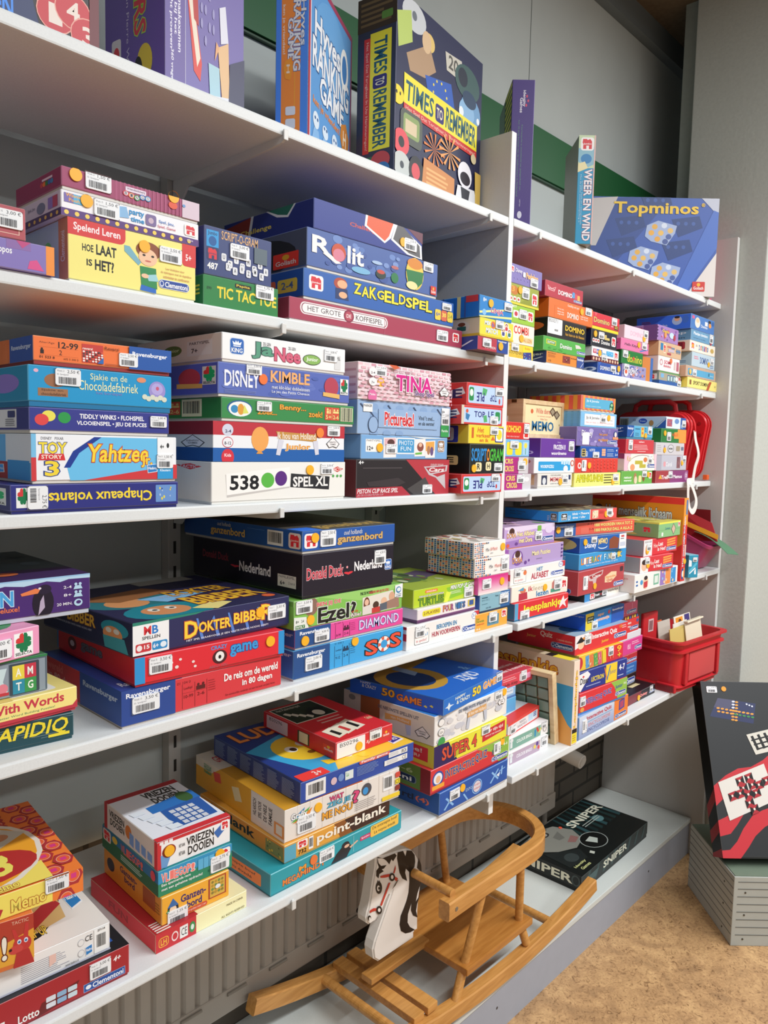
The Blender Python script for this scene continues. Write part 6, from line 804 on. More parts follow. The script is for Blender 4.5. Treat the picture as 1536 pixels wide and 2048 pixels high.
box('ezel', 'green box with laughing family photo', '84c058', [
    P([(.2, 0), (1, 0), (1, .1), (.6, .4), (.4, .2)], '9cd070'), E(.08, -.05, .2, .6, '8c6c5c'), T('BEN JIJ DE', .19, .18, .4, .36, 'd83c48', 'f4ece4', w=.04), T('Ezel?', .2, .36, .54, .94, '1c1c1c', 'd8dcd0', w=.08, ow=.05), T('of de', .5, .7, .56, .78, 'd8502c'), T('Allie?', .49, .8, .59, .94, 'e8e4d8', '4c1c1c', w=.03), T('PAK DE WORTEL', .58, .08, .7, .2, '2c3c2c', w=.02), T('ANDERS BEN JIJ DE EZEL!', .66, .1, .86, .22, 'd83c48', w=.02), P([(.6, .3), (.9, .2), (.94, .92), (.6, .96)], 'e4dcd0'), E(.61, .3, .67, .86, '6c3c28'), E(.62, .38, .66, .62, 'e8bca0'), P([(.6, .66), (.68, .6), (.7, .95), (.6, .96)], 'e0d8d0'), E(.7, .52, .76, .8, '4c3428'), P([(.69, .76), (.77, .74), (.78, .95), (.69, .96)], 'c8403c'), E(.78, .42, .84, .72, 'e4b898'), P([(.77, .66), (.86, .6), (.86, .9), (.77, .92)], '5c6470'), E(.86, .26, .92, .62, 'd8a888'), P([(.84, .6), (.96, .5), (.97, .9), (.84, .9)], 'a07c6c'),
    P([(0, .56), (.1, .6), (.12, 1), (0, 1)], 'e8ece4'), RR(.01, .86, .09, .98, '2c7434', .2), T('FAMILY', .015, .88, .085, .96, 'f0f4ec', w=.02), T('8+', .015, .68, .04, .78, '3c4c3c'), T('2-4', .06, .68, .08, .78, '3c4c3c'), P([(.92, .04), (1, 0), (1, .56), (.92, .5)], 'eef0f0'), E(.93, .1, .985, .36, '3c7cac'), E(.94, .14, .98, .3, 'e4ecf0'), T('CLOWN', .93, .38, .985, .43, '3c5c74'), T('GAMES', .93, .45, .985, .5, '3c5c74')],
    [P([(.5, 0), (1, .2), (1, 1), (.5, 1)], '5c8c3c')], S=[('s', 'f', .08, .24, '3,50', .036, .022), ('d', 'f', .135, .74)], lc='4c7430', lip=0)
box('donald', 'thick black box with a red heart', '1f1a28', [
    T('Donald Duck', .04, .34, .42, .62, 'c83c4c', 'e0c8cc', w=.05, ow=.03), heart(.475, .62, .07, 0, 'e03844'), E(.45, .4, .47, .46, 'f0a0a4'), T('Nederland', .54, .32, .86, .56, 'f4f2f4', w=.04), KG(.89, .36, .975, .64)],
    [T('Donald Duck', .1, .3, .36, .5, '5c1f28', w=.05), heart(.42, .62, .06, 0, '8c2430'), T('Nederland', .46, .42, .74, .68, 'b4b0b4', w=.04), R(.8, .55, .95, .84, 'b8b4ae'), T('FAMILIESPEL', .81, .57, .94, .63, '2c2a30', w=0), T('6+', .82, .7, .86, .8, '2c2a30', w=.03), T('2 tot 6', .89, .7, .94, .76, '3c3a40', w=0)], S=[('s', 'f', .83, .28, '6,50', .03, .026)], lc='0c0a10', tc='2a242c', tray='1a161e')
box('ganz', 'flat royal blue box with ornate gold lettering', '2758a8', [
    J(.02, .14, .15, .86), T('oud hollands', .42, .12, .62, .36, 'e8e4dc', w=0, sh=.2), T('ganzenbord', .35, .36, .85, .84, 'd8b06c', '6c4a1c', w=.03, ow=.03)],
    [J(.9, .14, .99, .9, 'b4a8a0'), BC(.74, .14, .86, .88, '9c9c98'), T('oud hollands', .32, .1, .44, .3, '9c988c', w=0, sh=.2), T('ganzenbord', .26, .34, .56, .86, '9c8044', w=.03), R(.58, .2, .72, .22, '3c5c88')], [R(0, 0, 1, 1, '3a3630'), T('ganzenbord', .25, .82, .95, .98, '8c7440', w=.03), R(0, .88, .2, 1, '2758a8')], S=[('s', 'f', .25, .44, '2,50', .036, .028), ('d', 'f', .12, .36)], lc='173664', tc='2c3c54', tray='c4c0b8')
CLX = lambda: [E(.03, .02, .17, .16, 'd0d0d0')]
box('beroep', 'white box with red corner and handwritten title', 'f0ece8', [
    R(.93, 0, 1, .3, 'd03840'), E(.89, .04, .97, .36, '4c7cc0'), E(.895, .06, .965, .34, 'f4f4f4'), T('3-5', .905, .12, .955, .26, '3c6ab0'), RR(.1, .24, .29, .86, '3c3c40', .1), RR(.104, .26, .286, .84, 'f2eeea', .1), T('ik leer', .12, .42, .2, .56, 'd05850', w=.0), T('al', .22, .4, .27, .54, '5c9cc8', w=.0), T('te spelen!', .12, .64, .26, .8, 'c84850', w=.0, sh=.2), T('BEROEPEN EN', .39, .2, .67, .4, '2f84b8', w=.02), T('HUN VOORWERPEN', .33, .48, .72, .7, 'b8344c', w=.02), CL(.75, .58, .98, .84)],
    [R(0, .0, 1, .12, 'a02830'), R(.2, .3, 1, .6, 'b02c34'), E(.3, .7, .7, .95, '1f2c5c')], S=[('s', 'f', .17, .3, '2,75', .03, .022)], lc='b8b4b0', lip=0)
box('four', 'cream box with chunky coloured letters', 'ece4e4', [R(0, .86, 1, 1, '7c4c7c'), RR(.08, .2, .38, .68, 'e8dc3c', .4), T('2-PLAYERS', .1, .32, .36, .56, '8c5c2c', w=.02), *[T(ch, .42+.046*k, .14, .462+.046*k, .66, c, '4c2c5c', w=.05, ow=.06) for k, (ch, c) in enumerate(zip('FOUR', ('d8784c', 'c85a7a', 'd8a04c', 'a85a8c')))], *[T(ch, .63+.045*k, .14, .672+.045*k, .66, c, '2c3c5c', w=.05, ow=.06) for k, (ch, c) in enumerate(zip('WITS', ('4c8cc0', '3c74b0', '5c9cd0', '4c6ca8')))], R(.86, .1, .98, .68, 'e0c84c'), R(.88, .16, .96, .6, '3c5c9c')], [*[E(.3+.3*k, .4, .38+.3*k, .5, '6c4c60') for k in range(2)], R(0, .86, 1, 1, '4c3450')], lc='b09cac', tray='6c4070', lip=.004)
box('turt', 'lime green box with black jagged letters', 'bcd430', [
    P([(.5, .2), (1, 0), (1, .6), (.56, .86)], '8cc43c'), P([(.5, .4), (.46, 1), (.52, 1), (.58, .5)], 'e0ec4c'), RR(.17, .12, .36, .28, 'e8843c', .4), T('nickelodeon', .19, .15, .34, .25, 'f4e8dc', w=.02), T('TEENAGE MUTANT NINJA', .08, .38, .46, .5, 'ece8f0', '3c3c24', w=.02), T('TURTLES', .07, .52, .46, .94, '6c9c34', '1c2414', w=.05, ow=.08), T('MINI POP UP GAME', .56, .1, .98, .36, 'f4f4f0', '3c6c24', w=.04, sh=.2), LN(.56, .44, .78, .62, 3, 'e8f0c8', 4, .35)],
    [R(.2, .4, .8, 1, '2c1c14'), LN(.25, .45, .75, .95, 5, 'b84c2c', 3)], [R(0, 0, 1, 1, 'a4b848'), P([(0, .2), (.6, .1), (.7, .5), (.1, .6)], '6c8c5c'), E(.1, .3, .7, .7, '5c7448'), P([(.0, .0), (.5, .05), (.4, .2), (.1, .2)], 'dce0d4'), P([(.5, .3), (.9, .2), (1, .5), (.6, .6)], '6c5c7c'), AS(.1, .2, .9, .9, 6, ['8ca84c', '4c6438', 'd0d8b0', '8c5c4c'], 18)], S=[('s', 'f', .86, .66, '2,00', .032, .022)], lc='8c9424', lip=0)
box('orsm', 'small orange box with a picture tile', 'f0a840', [T('Het', .02, .2, .12, .36, '4c8c3c'), T('Dierentje', .02, .36, .26, .54, '4c8c3c', w=.02), T('kinderspel', .04, .56, .26, .68, 'd05038'), R(.36, .2, .72, .82, '5c8ca0'), AS(.36, .2, .72, .8, 3, ['8cb8a8', 'e0d8c8', 'c87c6c', '3c6c7c'], 12), J(.8, .06, .96, .5), T('4-6', .02, .8, .14, .92, 'f4ecdc')], S=[('s', 'f', .52, .34, '1,75', .03, .022)], lip=0)
box('blgr', 'small grey blue box with dark blue end', '88b4c4', [R(.68, 0, 1, 1, '2c64a0'), T('Ravensburger', .7, .06, .98, .18, 'e0e8f0'), LN(.06, .14, .3, .28, 1, '3c6474', 3), T('014 5 151 2', .06, .3, .3, .4, '3c6474', w=0), LN(.06, .56, .3, .62, 1, '4c7484', 3), T('10-99', .2, .8, .36, .9, '3c5c6c'), T('Reis', .5, .16, .6, .26, '3c5c6c')], S=[('s', 'f', .78, .46, '1,75', .034, .022)], lc='1c2c4c', tray='1c3c64', lip=.004)
box('pinkg', 'small magenta box fading to white', 'e888b4', [*[R(0, k/14, 1, (k+1)/14, '%02x%02x%02x' % (int(216+24*k/13), int(48+184*k/13), int(132+96*k/13))) for k in range(14)]], S=[('s', 'f', .26, .42, '1,50', .032, .022), ('d', 'f', .78, .42)], lc='a83c78', lip=0)
DOTS = [E(.02+.062*i, .04+.12*j, .06+.062*i, .13+.12*j, ('c8563c', '2c5c94', '1f1f28', 'd8825c')[(i*3+j*5+i*j) % 4]) for i in range(16) for j in range(8)]
DOTF = [E(.02+.055*i, .04+.12*j, .052+.055*i, .13+.12*j, ('c8563c', '2c5c94', '1f1f28', 'd8825c')[(i*3+j*5+i*j) % 4]) for i in range(8) for j in range(8) if i < 5 or j in (0, 7)]
box('mm2', 'dotted white box with a price label only', 'f4eee8', DOTF+[T('Mix', .4, .4, .5, .58, '3c4450', w=0), T('Match', .56, .4, .74, .58, 'd0503c', w=0), T('memo', .54, .7, .62, .78, '6c7884', w=0)], [DOTS], S=[('s', 'f', .84, .46, '2,00', .026, .028)], lc='c8bcb4', lip=0)
box('mm1', 'dotted white box with a yellow dot', 'f4eee8', DOTF+[T('Mix', .36, .4, .46, .6, '3c4450', w=0), T('& Match', .5, .38, .72, .58, 'd0503c', w=0), T('memo', .5, .7, .58, .78, '6c7884', w=0)], [DOTS], [AS(0, 0, 1, 1, 4, ['d8b8a8', 'c8786c', 'b0a8a0', 'e0c880', '8c8884'], 34)], S=[('d', 'f', .9, .44)], lc='c8bcb4', lip=0)
# --- fourth shelf, right of the divider
box('lees', 'red box with yellow title, white star', 'dc3038', [R(0, 0, .06, 1, '5ca4cc'), T('leesplankje', .16, .2, .86, .8, 'f4e03c', 'b84a2c', w=.05, ow=.03), P([(.84, .5), (.9, .1), (.92, .4), (1, .3), (.93, .55), (.96, .9), (.89, .66), (.82, .9)], 'f0e4e4')], [], S=[('s', 'f', .17, .78, '2,00', .036, .022)], lc='2c648c', tray='2c648c')
box('ikleer', 'cream box with books and playful letters', 'f4ecdc', [P([(.12, .5), (.26, .46), (.27, .92), (.12, .96)], 'b8384c'), E(.14, .2, .24, .5, 'd87c5c'), P([(.1, .3), (.2, .12), (.2, .36)], '5c9cc0'), T('ik', .28, .14, .36, .46, 'c8384c', w=.02), T('leer', .37, .18, .54, .48, 'b8a890', w=.0), T('lezen', .42, .54, .64, .9, '2f84b8', w=.04), P([(.7, .2), (.73, .06), (.76, .2), (.75, .6), (.7, .6)], 'c87c74'), R(.68, .6, .86, .84, '4c9c84'), J(.88, .1, .98, .7)], S=[('s', 'f', .8, .34, '1,50', .032, .026), ('d', 'f', .57, .4)], lc='b8b0a4', lip=0)
box('alfab', 'white box with red corner and two words', 'f0eae6', [R(.92, 0, 1, .36, 'd03840'), E(.87, .02, .96, .4, '4c7cc0'), E(.876, .05, .954, .37, 'f4f4f4'), T('3-5', .885, .12, .945, .28, '3c6ab0'), RR(.06, .16, .27, .9, '3c3c40', .1), RR(.064, .18, .266, .88, 'f2eeea', .1), E(.22, .18, .28, .48, 'e07c4c'), T('te spelen', .08, .64, .22, .82, 'c84850', w=0, sh=.2), T('HET', .46, .14, .57, .38, '2f84b8', w=.02), T('ALFABET', .36, .46, .68, .84, 'b8344c', w=.02), CL(.72, .56, .97, .84)], [R(.1, .3, 1, .7, 'a02830')], S=[('s', 'f', .12, .24, '1,75', .028, .02)], lc='b0aca8', lip=0)
box('math', 'plain lilac box with small yellow words', 'b49ccc', [E(.05, .1, .24, .9, '8058a0'), E(.08, .16, .21, .66, 'ece0f0'), E(.1, .12, .19, .5, '4c2c24'), T('DORA', .06, .46, .23, .78, 'e0a04c', '3c4ca8', w=.04), T('Math Puzzles', .4, .26, .74, .5, 'f4ecc0', 'a87c5c', w=.02), LN(.48, .66, .62, .76, 1, '8c7ca0', 3), E(.26, .7, .31, .9, '6c4490'), E(.33, .64, .36, .78, '6c4490'), *[P([(.95, .1+.2*k), (1, .16+.2*k), (.95, .24+.2*k)], '5c3c7c') for k in range(4)]], lc='5c3c6c', tc='d89468', lip=0)
box('dora', 'lavender box with flowers and a bird', 'c4a4d8', [P([(0, 0), (1, 0), (1, .4), (.6, .2), (.3, .3), (0, .1)], 'e4d4ec'), P([(.0, .7), (.5, .6), (1, .9), (1, 1), (0, 1)], 'a07cc0'), E(.05, .1, .24, .56, 'e8dcec'), E(.09, .06, .19, .4, '4c2c24'), T('DORA', .05, .3, .22, .54, 'e0a04c', '3c4ca8', w=.04), T('Het Alfabet', .24, .26, .58, .5, 'f4e8b0', '9c6c5c', w=.03), T('met Dora', .28, .58, .54, .82, 'f4e8b0', '9c6c5c', w=.03), RR(.64, .06, .72, .44, '7cb44c'), E(.8, .1, .96, .5, 'e0d0ec'), E(.2, .76, .26, .92, '6c4490'), E(.04, .8, .1, .98, 'd8604c'), CL(.72, .62, .98, .88)], [E(.2, .2, .8, .8, '4c3444')], [AS(0, 0, 1, 1, 3, ['8c6ca0', '5c7c44', 'b07c5c', 'c8a8c0', '3c2c34'], 26)], S=[('s', 'f', .66, .56, '2,00', .03, .022)], lc='8c6c98', tc='6c5c70', lip=0)
box('klok', 'flat blue and red box', '3c9cd8', [R(.52, 0, 1, 1, 'e0504c'), R(.515, 0, .525, 1, 'e8e4e0'), KG(.04, .2, .14, .84, '2c2c24'), T('922', .15, .42, .19, .88, 'd8e8f4', rot=90), T('klok \u2022 l\'heure', .22, .18, .5, .42, 'f0f6fa', w=.03), T('time \u2022 Uhr', .22, .54, .44, .76, 'f0f6fa', w=.03), R(.56, .12, .66, .88, 'e8dcc0'), AS(.56, .12, .66, .88, 4, ['4c8cc0', 'd85a4a', 'e8c84a'], 9), LN(.68, .18, .78, .5, 3, 'b83c38', 3, .3), E(.83, .3, .94, .9, 'f0e0dc')], [KG(.86, .2, .97, .86, '3c342c'), T('922', .8, .4, .84, .86, '98a8b8', rot=90), T('klok l\'heure', .1, .2, .4, .36, '2c4c64'), T('time Uhr', .1, .44, .34, .6, '2c4c64')], [R(0, 0, 1, 1, '5c5448'), AS(.2, .3, 1, 1, 5, ['8c8458', 'b0a078', '4c4438', 'c0b08c'], 16)], S=[('s', 'f', .86, .3, '2,25', .03, .022), ('d', 'f', .8, .56)], lc='1f5c8c', tc='6c6450', lip=0)
box('nlees', 'black low box with a cream right half', '1c1a1c', [R(0, 0, .14, 1, '2f84c0'), J(.15, .12, .28, .84), T('het', .3, .3, .42, .64, 'f0f0f0', w=.02), T('nieuwe', .43, .36, .62, .66, 'b83038', w=.02), R(.62, 0, 1, 1, 'f0e8d8'), T('leesplankje', .63, .24, .97, .7, '4c4844', w=.01)], [T('e', .02, .2, .16, .7, '8c8480', w=.03)], S=[('s', 'f', .56, .3, '1,75', .032, .02)], lc='0e0d0f', lip=0)
box('carsq', 'brick red box with silver arrow emblem', 'b84448', [P([(.2, .24), (.52, .1), (.5, .3), (.38, .42), (.34, .9), (.3, .5), (.22, .46)], 'd0b8b8'), P([(.22, .28), (.5, .15), (.48, .28), (.26, .4)], 'a83438'), T('Cars', .28, .24, .46, .36, 'f0e4e0'), P([(.56, .42), (.7, .26), (.82, .3), (.82, .5), (.7, .72), (.56, .68)], 'f0d0a8'), T('Interactive', .58, .4, .8, .52, 'd8843c', w=.02), T('Quiz', .6, .54, .74, .68, 'c84c3c', w=.03), CL(.76, .74, .99, .94), RR(.9, .12, .97, .34, '4c2c34')], [CL(-.3, .74, .9, .94, '1f2c58', '5c6880'), P([(.4, .3), (.8, .3), (.76, .6), (.6, .7), (.44, .6)], '3c3438'), T('3-6', .5, .42, .7, .56, 'b8a8a8')], S=[('s', 'f', .14, .5, '3,75', .024, .036, 1), ('d', 'f', .34, .72)], lc='6c2428', lip=0)
box('liter', 'shrink wrapped sky blue box with patchwork letters', '3c9cd8', [*[T(ch, .04+.052*k, .28-.006*k, .085+.052*k, .66-.006*k, ('f0a03c', 'f4f0e0', 'f0c04c', 'e8f0f4', '5cb85c', 'f0dc4c')[k % 6], 'c8503c', w=.05, ow=.04) for k, ch in enumerate('LITERACY')], *[T(ch, .5+.05*k, .22, .54+.05*k, .6, ('c8e8f4', '8cd0f0', 'f0e8c0', 'f4dc5c')[k % 4], '2c6ca0', w=.05, ow=.04) for k, ch in enumerate('FUNDAMIC')], T('Your preschooler\'s new literacy fun game', .12, .7, .8, .84, 'e8f0f8', w=.0)], [T('y:', .6, .2, .8, .4, 'a8c0d0'), T('during the big', .1, .6, .7, .74, 'a8c0d0', w=0)], S=[('d', 'f', .82, .36, 'f0c84c'), ('s', 'f', .7, .46, '2,00', .024, .018)], lc='245c80', lip=0)
box('dismem', 'dark blue box with a white right end', '2460b0', [T('Disney', .1, .36, .34, .8, 'f0f4f8', w=.02), T('MEMO', .38, .16, .58, .6, 'f0d898', '5c4424', w=.04), E(.38, .56, .58, .86, 'dce8f0'), E(.38, .5, .58, .8, '2460b0'), P([(.62, .9), (.62, .3), (.72, .1), (.84, .3), (.82, .94)], '8c4c34'), R(.84, 0, 1, 1, 'f0f0f0'), R(.88, .1, .95, .24, 'd05a5a'), LN(.87, .28, .97, .4, 1, '6c6c74', 3), RR(.86, .56, .98, .84, 'c8d0e0')], [E(.35, .1, .95, .9, '8c8050'), P([(.4, .9), (.6, .3), (.8, .9)], '5c6c3c'), R(0, 0, .3, 1, '101c34')], S=[('s', 'f', .28, .18, '2,25', .026, .018), ('d', 'f', .1, .3)], lc='162c54', lip=0)
box('w1000', 'long vermilion box with blue left end', 'e4604c', [R(0, 0, .24, 1, '3c64a4'), T('Ravensburger', .01, .14, .22, .34, 'e8ecf4', w=.02), RR(.3, .4, .4, .9, 'e4705c'), T('7-12', .38, .1, .46, .26, '6c2420', w=.01), T('2-5', .4, .5, .46, .64, '6c2420', w=.01), T('1000 WOORDEN VAN A TOT Z', .47, .14, .97, .4, 'f4e888', 'a8402c', w=.03), T('1000 PAROLE DALL A ALLA Z', .47, .56, .97, .82, 'f4e888', 'a8402c', w=.03)], S=[('s', 'f', .15, .64, '2,00', .034, .022), ('d', 'f', .03, .46)], lc='20386c', tray='b8b0ac')
box('spelen', 'white box with lilac orange and blue blocks', 'f0eeea', [LN(.03, .3, .08, .7, 2, '3c6cb0', 3), E(.12, .34, .18, .62, '4c9cd0'), E(.18, .2, .3, .9, 'e8c8a8'), E(.2, .16, .28, .4, '3c2c2c'), P([(.2, .5), (.28, .46), (.28, .8), (.2, .84)], 'c83c44'), R(.42, .2, .54, .8, '7cb89c'), R(.44, .3, .52, .7, 'e0e8e0'), R(.57, .06, .69, .94, '9c7cc0'), R(.7, .06, .82, .94, 'e89450'), R(.83, .06, .95, .94, '3c94d4'), AS(.58, .1, .94, .9, 4, ['c8b0e0', 'f0c8a0', '8cc8f0'], 10)], [T('SPELEN', .05, .5, .75, .8, '2c3c6c', rot=180, w=.02), T('om te leren', .5, .2, .9, .34, '9c4c54', rot=180, w=0)], lc='b0aca8', lip=0)
HLF = [T('Hoe', .28, .3, .4, .56, 'f0d8d0', w=.01), T('Laat', .42, .24, .56, .5, 'f4ece8', w=.03), T('is Het?', .4, .56, .64, .8, 'f4ece8', w=.03), *[P([(.68, .16+.16*k), (.94, .1+.16*k), (.94, .2+.16*k), (.68, .28+.16*k)], 'f0a04c') for k in range(3)], CL(.66, .64, .97, .88)]
HLL = [R(0, 0, .24, 1, '3c7c3c'), RR(.55, .16, .72, .86, '2c4c8c', .4), T('Clementoni', .6, .2, .68, .8, 'd0d4dc', rot=90)]
box('hl2', 'white and red box, dark haired child', 'd83840', [R(0, 0, .24, 1, 'ece8e8'), E(.04, .2, .2, .9, 'e8bca0'), E(.05, .16, .19, .5, '3c2824')]+HLF, HLL, S=[('s', 'f', .2, .26, '2,25', .024, .018), ('d', 'f', .22, .54)], lc='a8a4a4', lip=0)
box('hl1', 'white and red box with label left', 'd83840', [R(0, 0, .24, 1, 'ece8e8'), E(.04, .3, .16, .9, 'e8bca0'), T('SPELEND LEREN', .03, .08, .22, .2, '8c8c90')]+HLF, HLL, S=[('s', 'f', .14, .46, '2,25', .028, .02), ('d', 'f', .1, .7)], lc='a8a4a4', lip=0)
box('greenm', 'green box with patterned top and picture diamond', '8cc084', [R(0, 0, 1, .12, 'e8e458'), R(0, .5, 1, .54, '7cb078'), P([(.66, .14), (.78, .5), (.68, .92), (.56, .52)], '4c4c4c'), P([(.66, .2), (.76, .5), (.68, .86), (.585, .52)], 'd8b8a0'), J(.88, .1, .98, .4), T('Levens', .28, .34, .52, .5, '4c8c8c', sh=.2), RR(.12, .66, .2, .9, 'e8ece4')], [J(.68, .3, .86, .7, '64785c'), P([(.3, .5), (.6, .85), (.4, .9), (.1, .7)], '8c8c4c'), T('leven', .35, .1, .55, .25, '3c5c34'), R(0, 0, 1, .1, '9c9c44')], [R(0, 0, 1, 1, 'c8c45c'), AS(0, 0, 1, 1, 6, ['e8e4b0', 'a0a84c', 'b87c5c', '8ca8b0', 'e0d450'], 30)], lc='5c7c50', tc='c8c45c', lip=0)
box('lich', 'tall red and orange box standing on its end', 'd83a34', [R(0, 0, 1, .32, 'f09c38'), RR(.5, .02, .92, .2, '5c7cac', .3), T('Het menselijk lichaam', .2, .22, .62, .82, 'f0ecf0', '4c3c7c', rot=90, w=.03, ow=.08), RR(.66, .56, .94, .7, 'e8c8b8', .2), E(.1, .84, .8, .98, '24489c'), E(.25, .87, .65, .95, 'f0e8dc'), R(.6, .84, .85, .97, 'e89c4c')],
    [R(0, 0, 1, .08, 'b02c28'), P([(0, .08), (1, .08), (1, .6), (.6, .9), (0, 1)], 'c87c24'), P([(.55, .92), (1, .55), (1, 1), (.5, 1)], 'a82824'), T('Het menselijk lichaam', .16, .14, .88, .3, 'e8e8ec', '2c3448', w=.04, ow=.06), T('speel en leer het menselijk lichaam', .56, .36, .9, .41, 'd8c0a0', w=0), T('en ontdek hoe het werkt', .52, .44, .88, .49, 'd8c0a0', w=0), E(.02, .14, .14, .34, '4c2c24')], S=[('d', 'f', .72, .76)], lc='9c2c24', tc='c87c3c', lip=0, name='tall_game_box')
box('teal', 'small upright teal box', '2f94b4', [P([(.0, .2), (.3, .25), (.3, .5), (0, .5)], 'e8f0f4'), P([(.0, .7), (.8, .3), (.9, .4), (.1, .85)], '5cb8d4'), P([(.1, .78), (.7, .54), (.72, .6), (.12, .84)], 'e8f0f4'), P([(.6, .7), (.75, .6), (.8, .85), (.6, .85)], 'e8f0f4')], S=[('s', 'f', .6, .2, '1,00', .018, .014)], tc='8cc0d0', lip=0)
# --- lowest shelf, left of the divider
box('lotto', 'dark red box with blue logo strip', 'a82830', [AS(0, 0, 1, 1, 9, ['c04a48'], 60)[:0], T('4+', .934, .2, .965, .38, 'f4ecec', w=.03, sh=.2), R(.815, .68, .982, .94, '8cb0dc'), R(.817, .695, .98, .925, '24509c'), E(.823, .74, .845, .88, 'e8ecf4'), T('Clementoni', .85, .73, .975, .9, 'f4f6fa', w=.02), P([(.66, .6), (.8, .42), (.77, .86), (.64, .98)], '6c1c20'), *[RR(.675+.04*(k % 3), .5+.2*(k // 3), .71+.04*(k % 3), .66+.2*(k // 3), ('d8dce4', '8cb0d0', 'c8d8e0')[k % 3]) for k in range(6)], T('1', .515, .6, .53, .9, 'f4f0ec', w=.03), T('Lotto', .575, .66, .65, .92, 'f4f0ec', w=.02)], [], [R(0, 0, 1, 1, '1c1c20'), P([(.7, .5), (.96, .5), (.96, .92), (.7, .92)], '24509c'), T('oni', .72, .6, .94, .88, 'f4f6fa', w=.03), P([(.5, 0), (1, 0), (1, .4), (.6, .5)], 'a82830')], S=[('s', 'f', .88, .36, '3,00', .03, .022)], tray='8c2028', lip=.003)
box('hasb', 'white box with playing boy photo', 'eceae8', [LN(.6, .3, .82, .9, 9, '9c9ca8', 3, .35), P([(.72, .3), (.75, .3), (.75, .6), (.72, .7)], 'e8c0b4'), E(.848, .2, .878, .46, 'b0b0b4'), E(.85, .22, .876, .44, 'eceae8'), E(.848, .58, .878, .84, 'b0b0b4'), E(.85, .6, .876, .82, 'eceae8'), CE(.882, .16, .916, .36), HB(.882, .52, .916, .88), RR(.924, .06, .99, .94, 'f6f6f4', .03), BC(.93, .2, .984, .86, 'f6f6f4'), T('27114', .94, .08, .975, .16, '4c4c50'), T('www.hasbro.nl', .79, .84, .85, .92, '4c4c54', w=.01), R(0, .94, 1, 1, 'c4c4d4')],
    [], [R(0, 0, 1, 1, 'e4e0dc'), P([(.7, 0), (1, 0), (1, .3), (.95, .4)], '6c9444'), E(.3, -.5, .945, .92, '1c1c20'), E(.3, -.52, .93, .88, '3c78c0'), P([(.5, .5), (.9, .46), (.86, .8), (.6, .88)], 'd8b478'), P([(.66, .74), (.86, .56), (.88, .66), (.66, .86)], 'b83438'), E(.78, .08, .88, .36, '4c3020'), E(.79, .16, .88, .42, 'e8b894'), P([(.75, .4), (.92, .34), (.93, .62), (.75, .6)], '2c5cac'), E(.62, .1, .72, .6, '5c4438'), HB(.9, .5, .97, .76), T('WIP UP', .66, .8, .76, .88, 'e8c84c', '3c2c2c')], lip=0)
box('fox', 'orange box with red kangaroo', 'd8743c', [P([(0, 0), (1, 0), (1, .5), (0, .3)], 'b84030'), P([(.3, .6), (1, .3), (1, .9), (.4, .9)], 'e8a83c'), T('TACTIC', .74, .05, .94, .12, 'e0a890', w=.02), T('!', .62, .3, .68, .78, 'f4ecdc', '6c3020', w=.04), P([(.78, .5), (.74, .2), (.78, .22), (.83, .44)], 'c83a38'), P([(.87, .44), (.9, .14), (.94, .16), (.93, .48)], 'c83a38'), E(.75, .38, .97, .72, 'c83a38'), E(.7, .54, .87, .72, 'd04844'), E(.7, .58, .74, .64, '3c1c1c'), E(.8, .44, .85, .54, 'e8e8f0'), E(.88, .44, .93, .54, 'e8e8f0'), E(.81, .47, .84, .52, '3c6ca8'), E(.89, .47, .92, .52, '3c6ca8'), P([(.79, .7), (.94, .68), (1, 1), (.75, 1)], 'b83434')], lc='a85030', lip=0)
HEX = lambda u, v, s, r: [P([(u+s*math.cos(q*math.pi/3), v+r*math.sin(q*math.pi/3)) for q in range(6)], 'b03438'), E(u-s*.66, v-r*.6, u+s*.66, v+r*.6, 'f4b89c'), E(u-s*.6, v-r*.54, u+s*.6, v+r*.54, 'e8643c'), R(u-s*.28, v-r*.24, u+s*.28, v+r*.24, 'd83c84')]
box('memo', 'yellow and orange box with hexagons', 'f4e068', [R(.857, 0, 1, 1, 'f08038'), *HEX(.955, .2, .045, .44), *HEX(.92, 1.05, .045, .44), P([(.55, .3), (.64, .6), (.62, 1), (.55, .9)], 'b83038'), T('Memo', .674, .34, .83, .84, 'f4e068', 'b8642c', w=.02)], [], [R(0, 0, 1, 1, 'f08038'), *[x for k in range(11) for x in HEX((.9, .97)[k % 2]-.02*(k > 6), .04+.09*k, .05, .07)], *[x for k in range(6) for x in HEX(.78, .03+.05*k, .05, .05)], P([(0, .8), (.86, .8), (.86, 1), (0, 1)], 'f4e068'), E(.1, .12, .915, 1.0, 'e8e0d4'), E(.1, .15, .89, .97, 'f0a830'), P([(.5, .4), (.78, .3), (.88, .42), (.7, .56), (.5, .56)], 'd0ccc0'), E(.6, .22, .72, .42, '6c4c3c'), E(.66, .36, .8, .46, 'c88c64'), E(.3, .54, .86, .9, 'b83030'), T('3', .64, .6, .74, .84, 'f0e468', w=.03), T('Memo', .58, .92, .72, .99, 'f0e468', 'b8642c', w=.02)], S=[('s', 'f', .877, .26, '1,50', .03, .021)], lip=0)
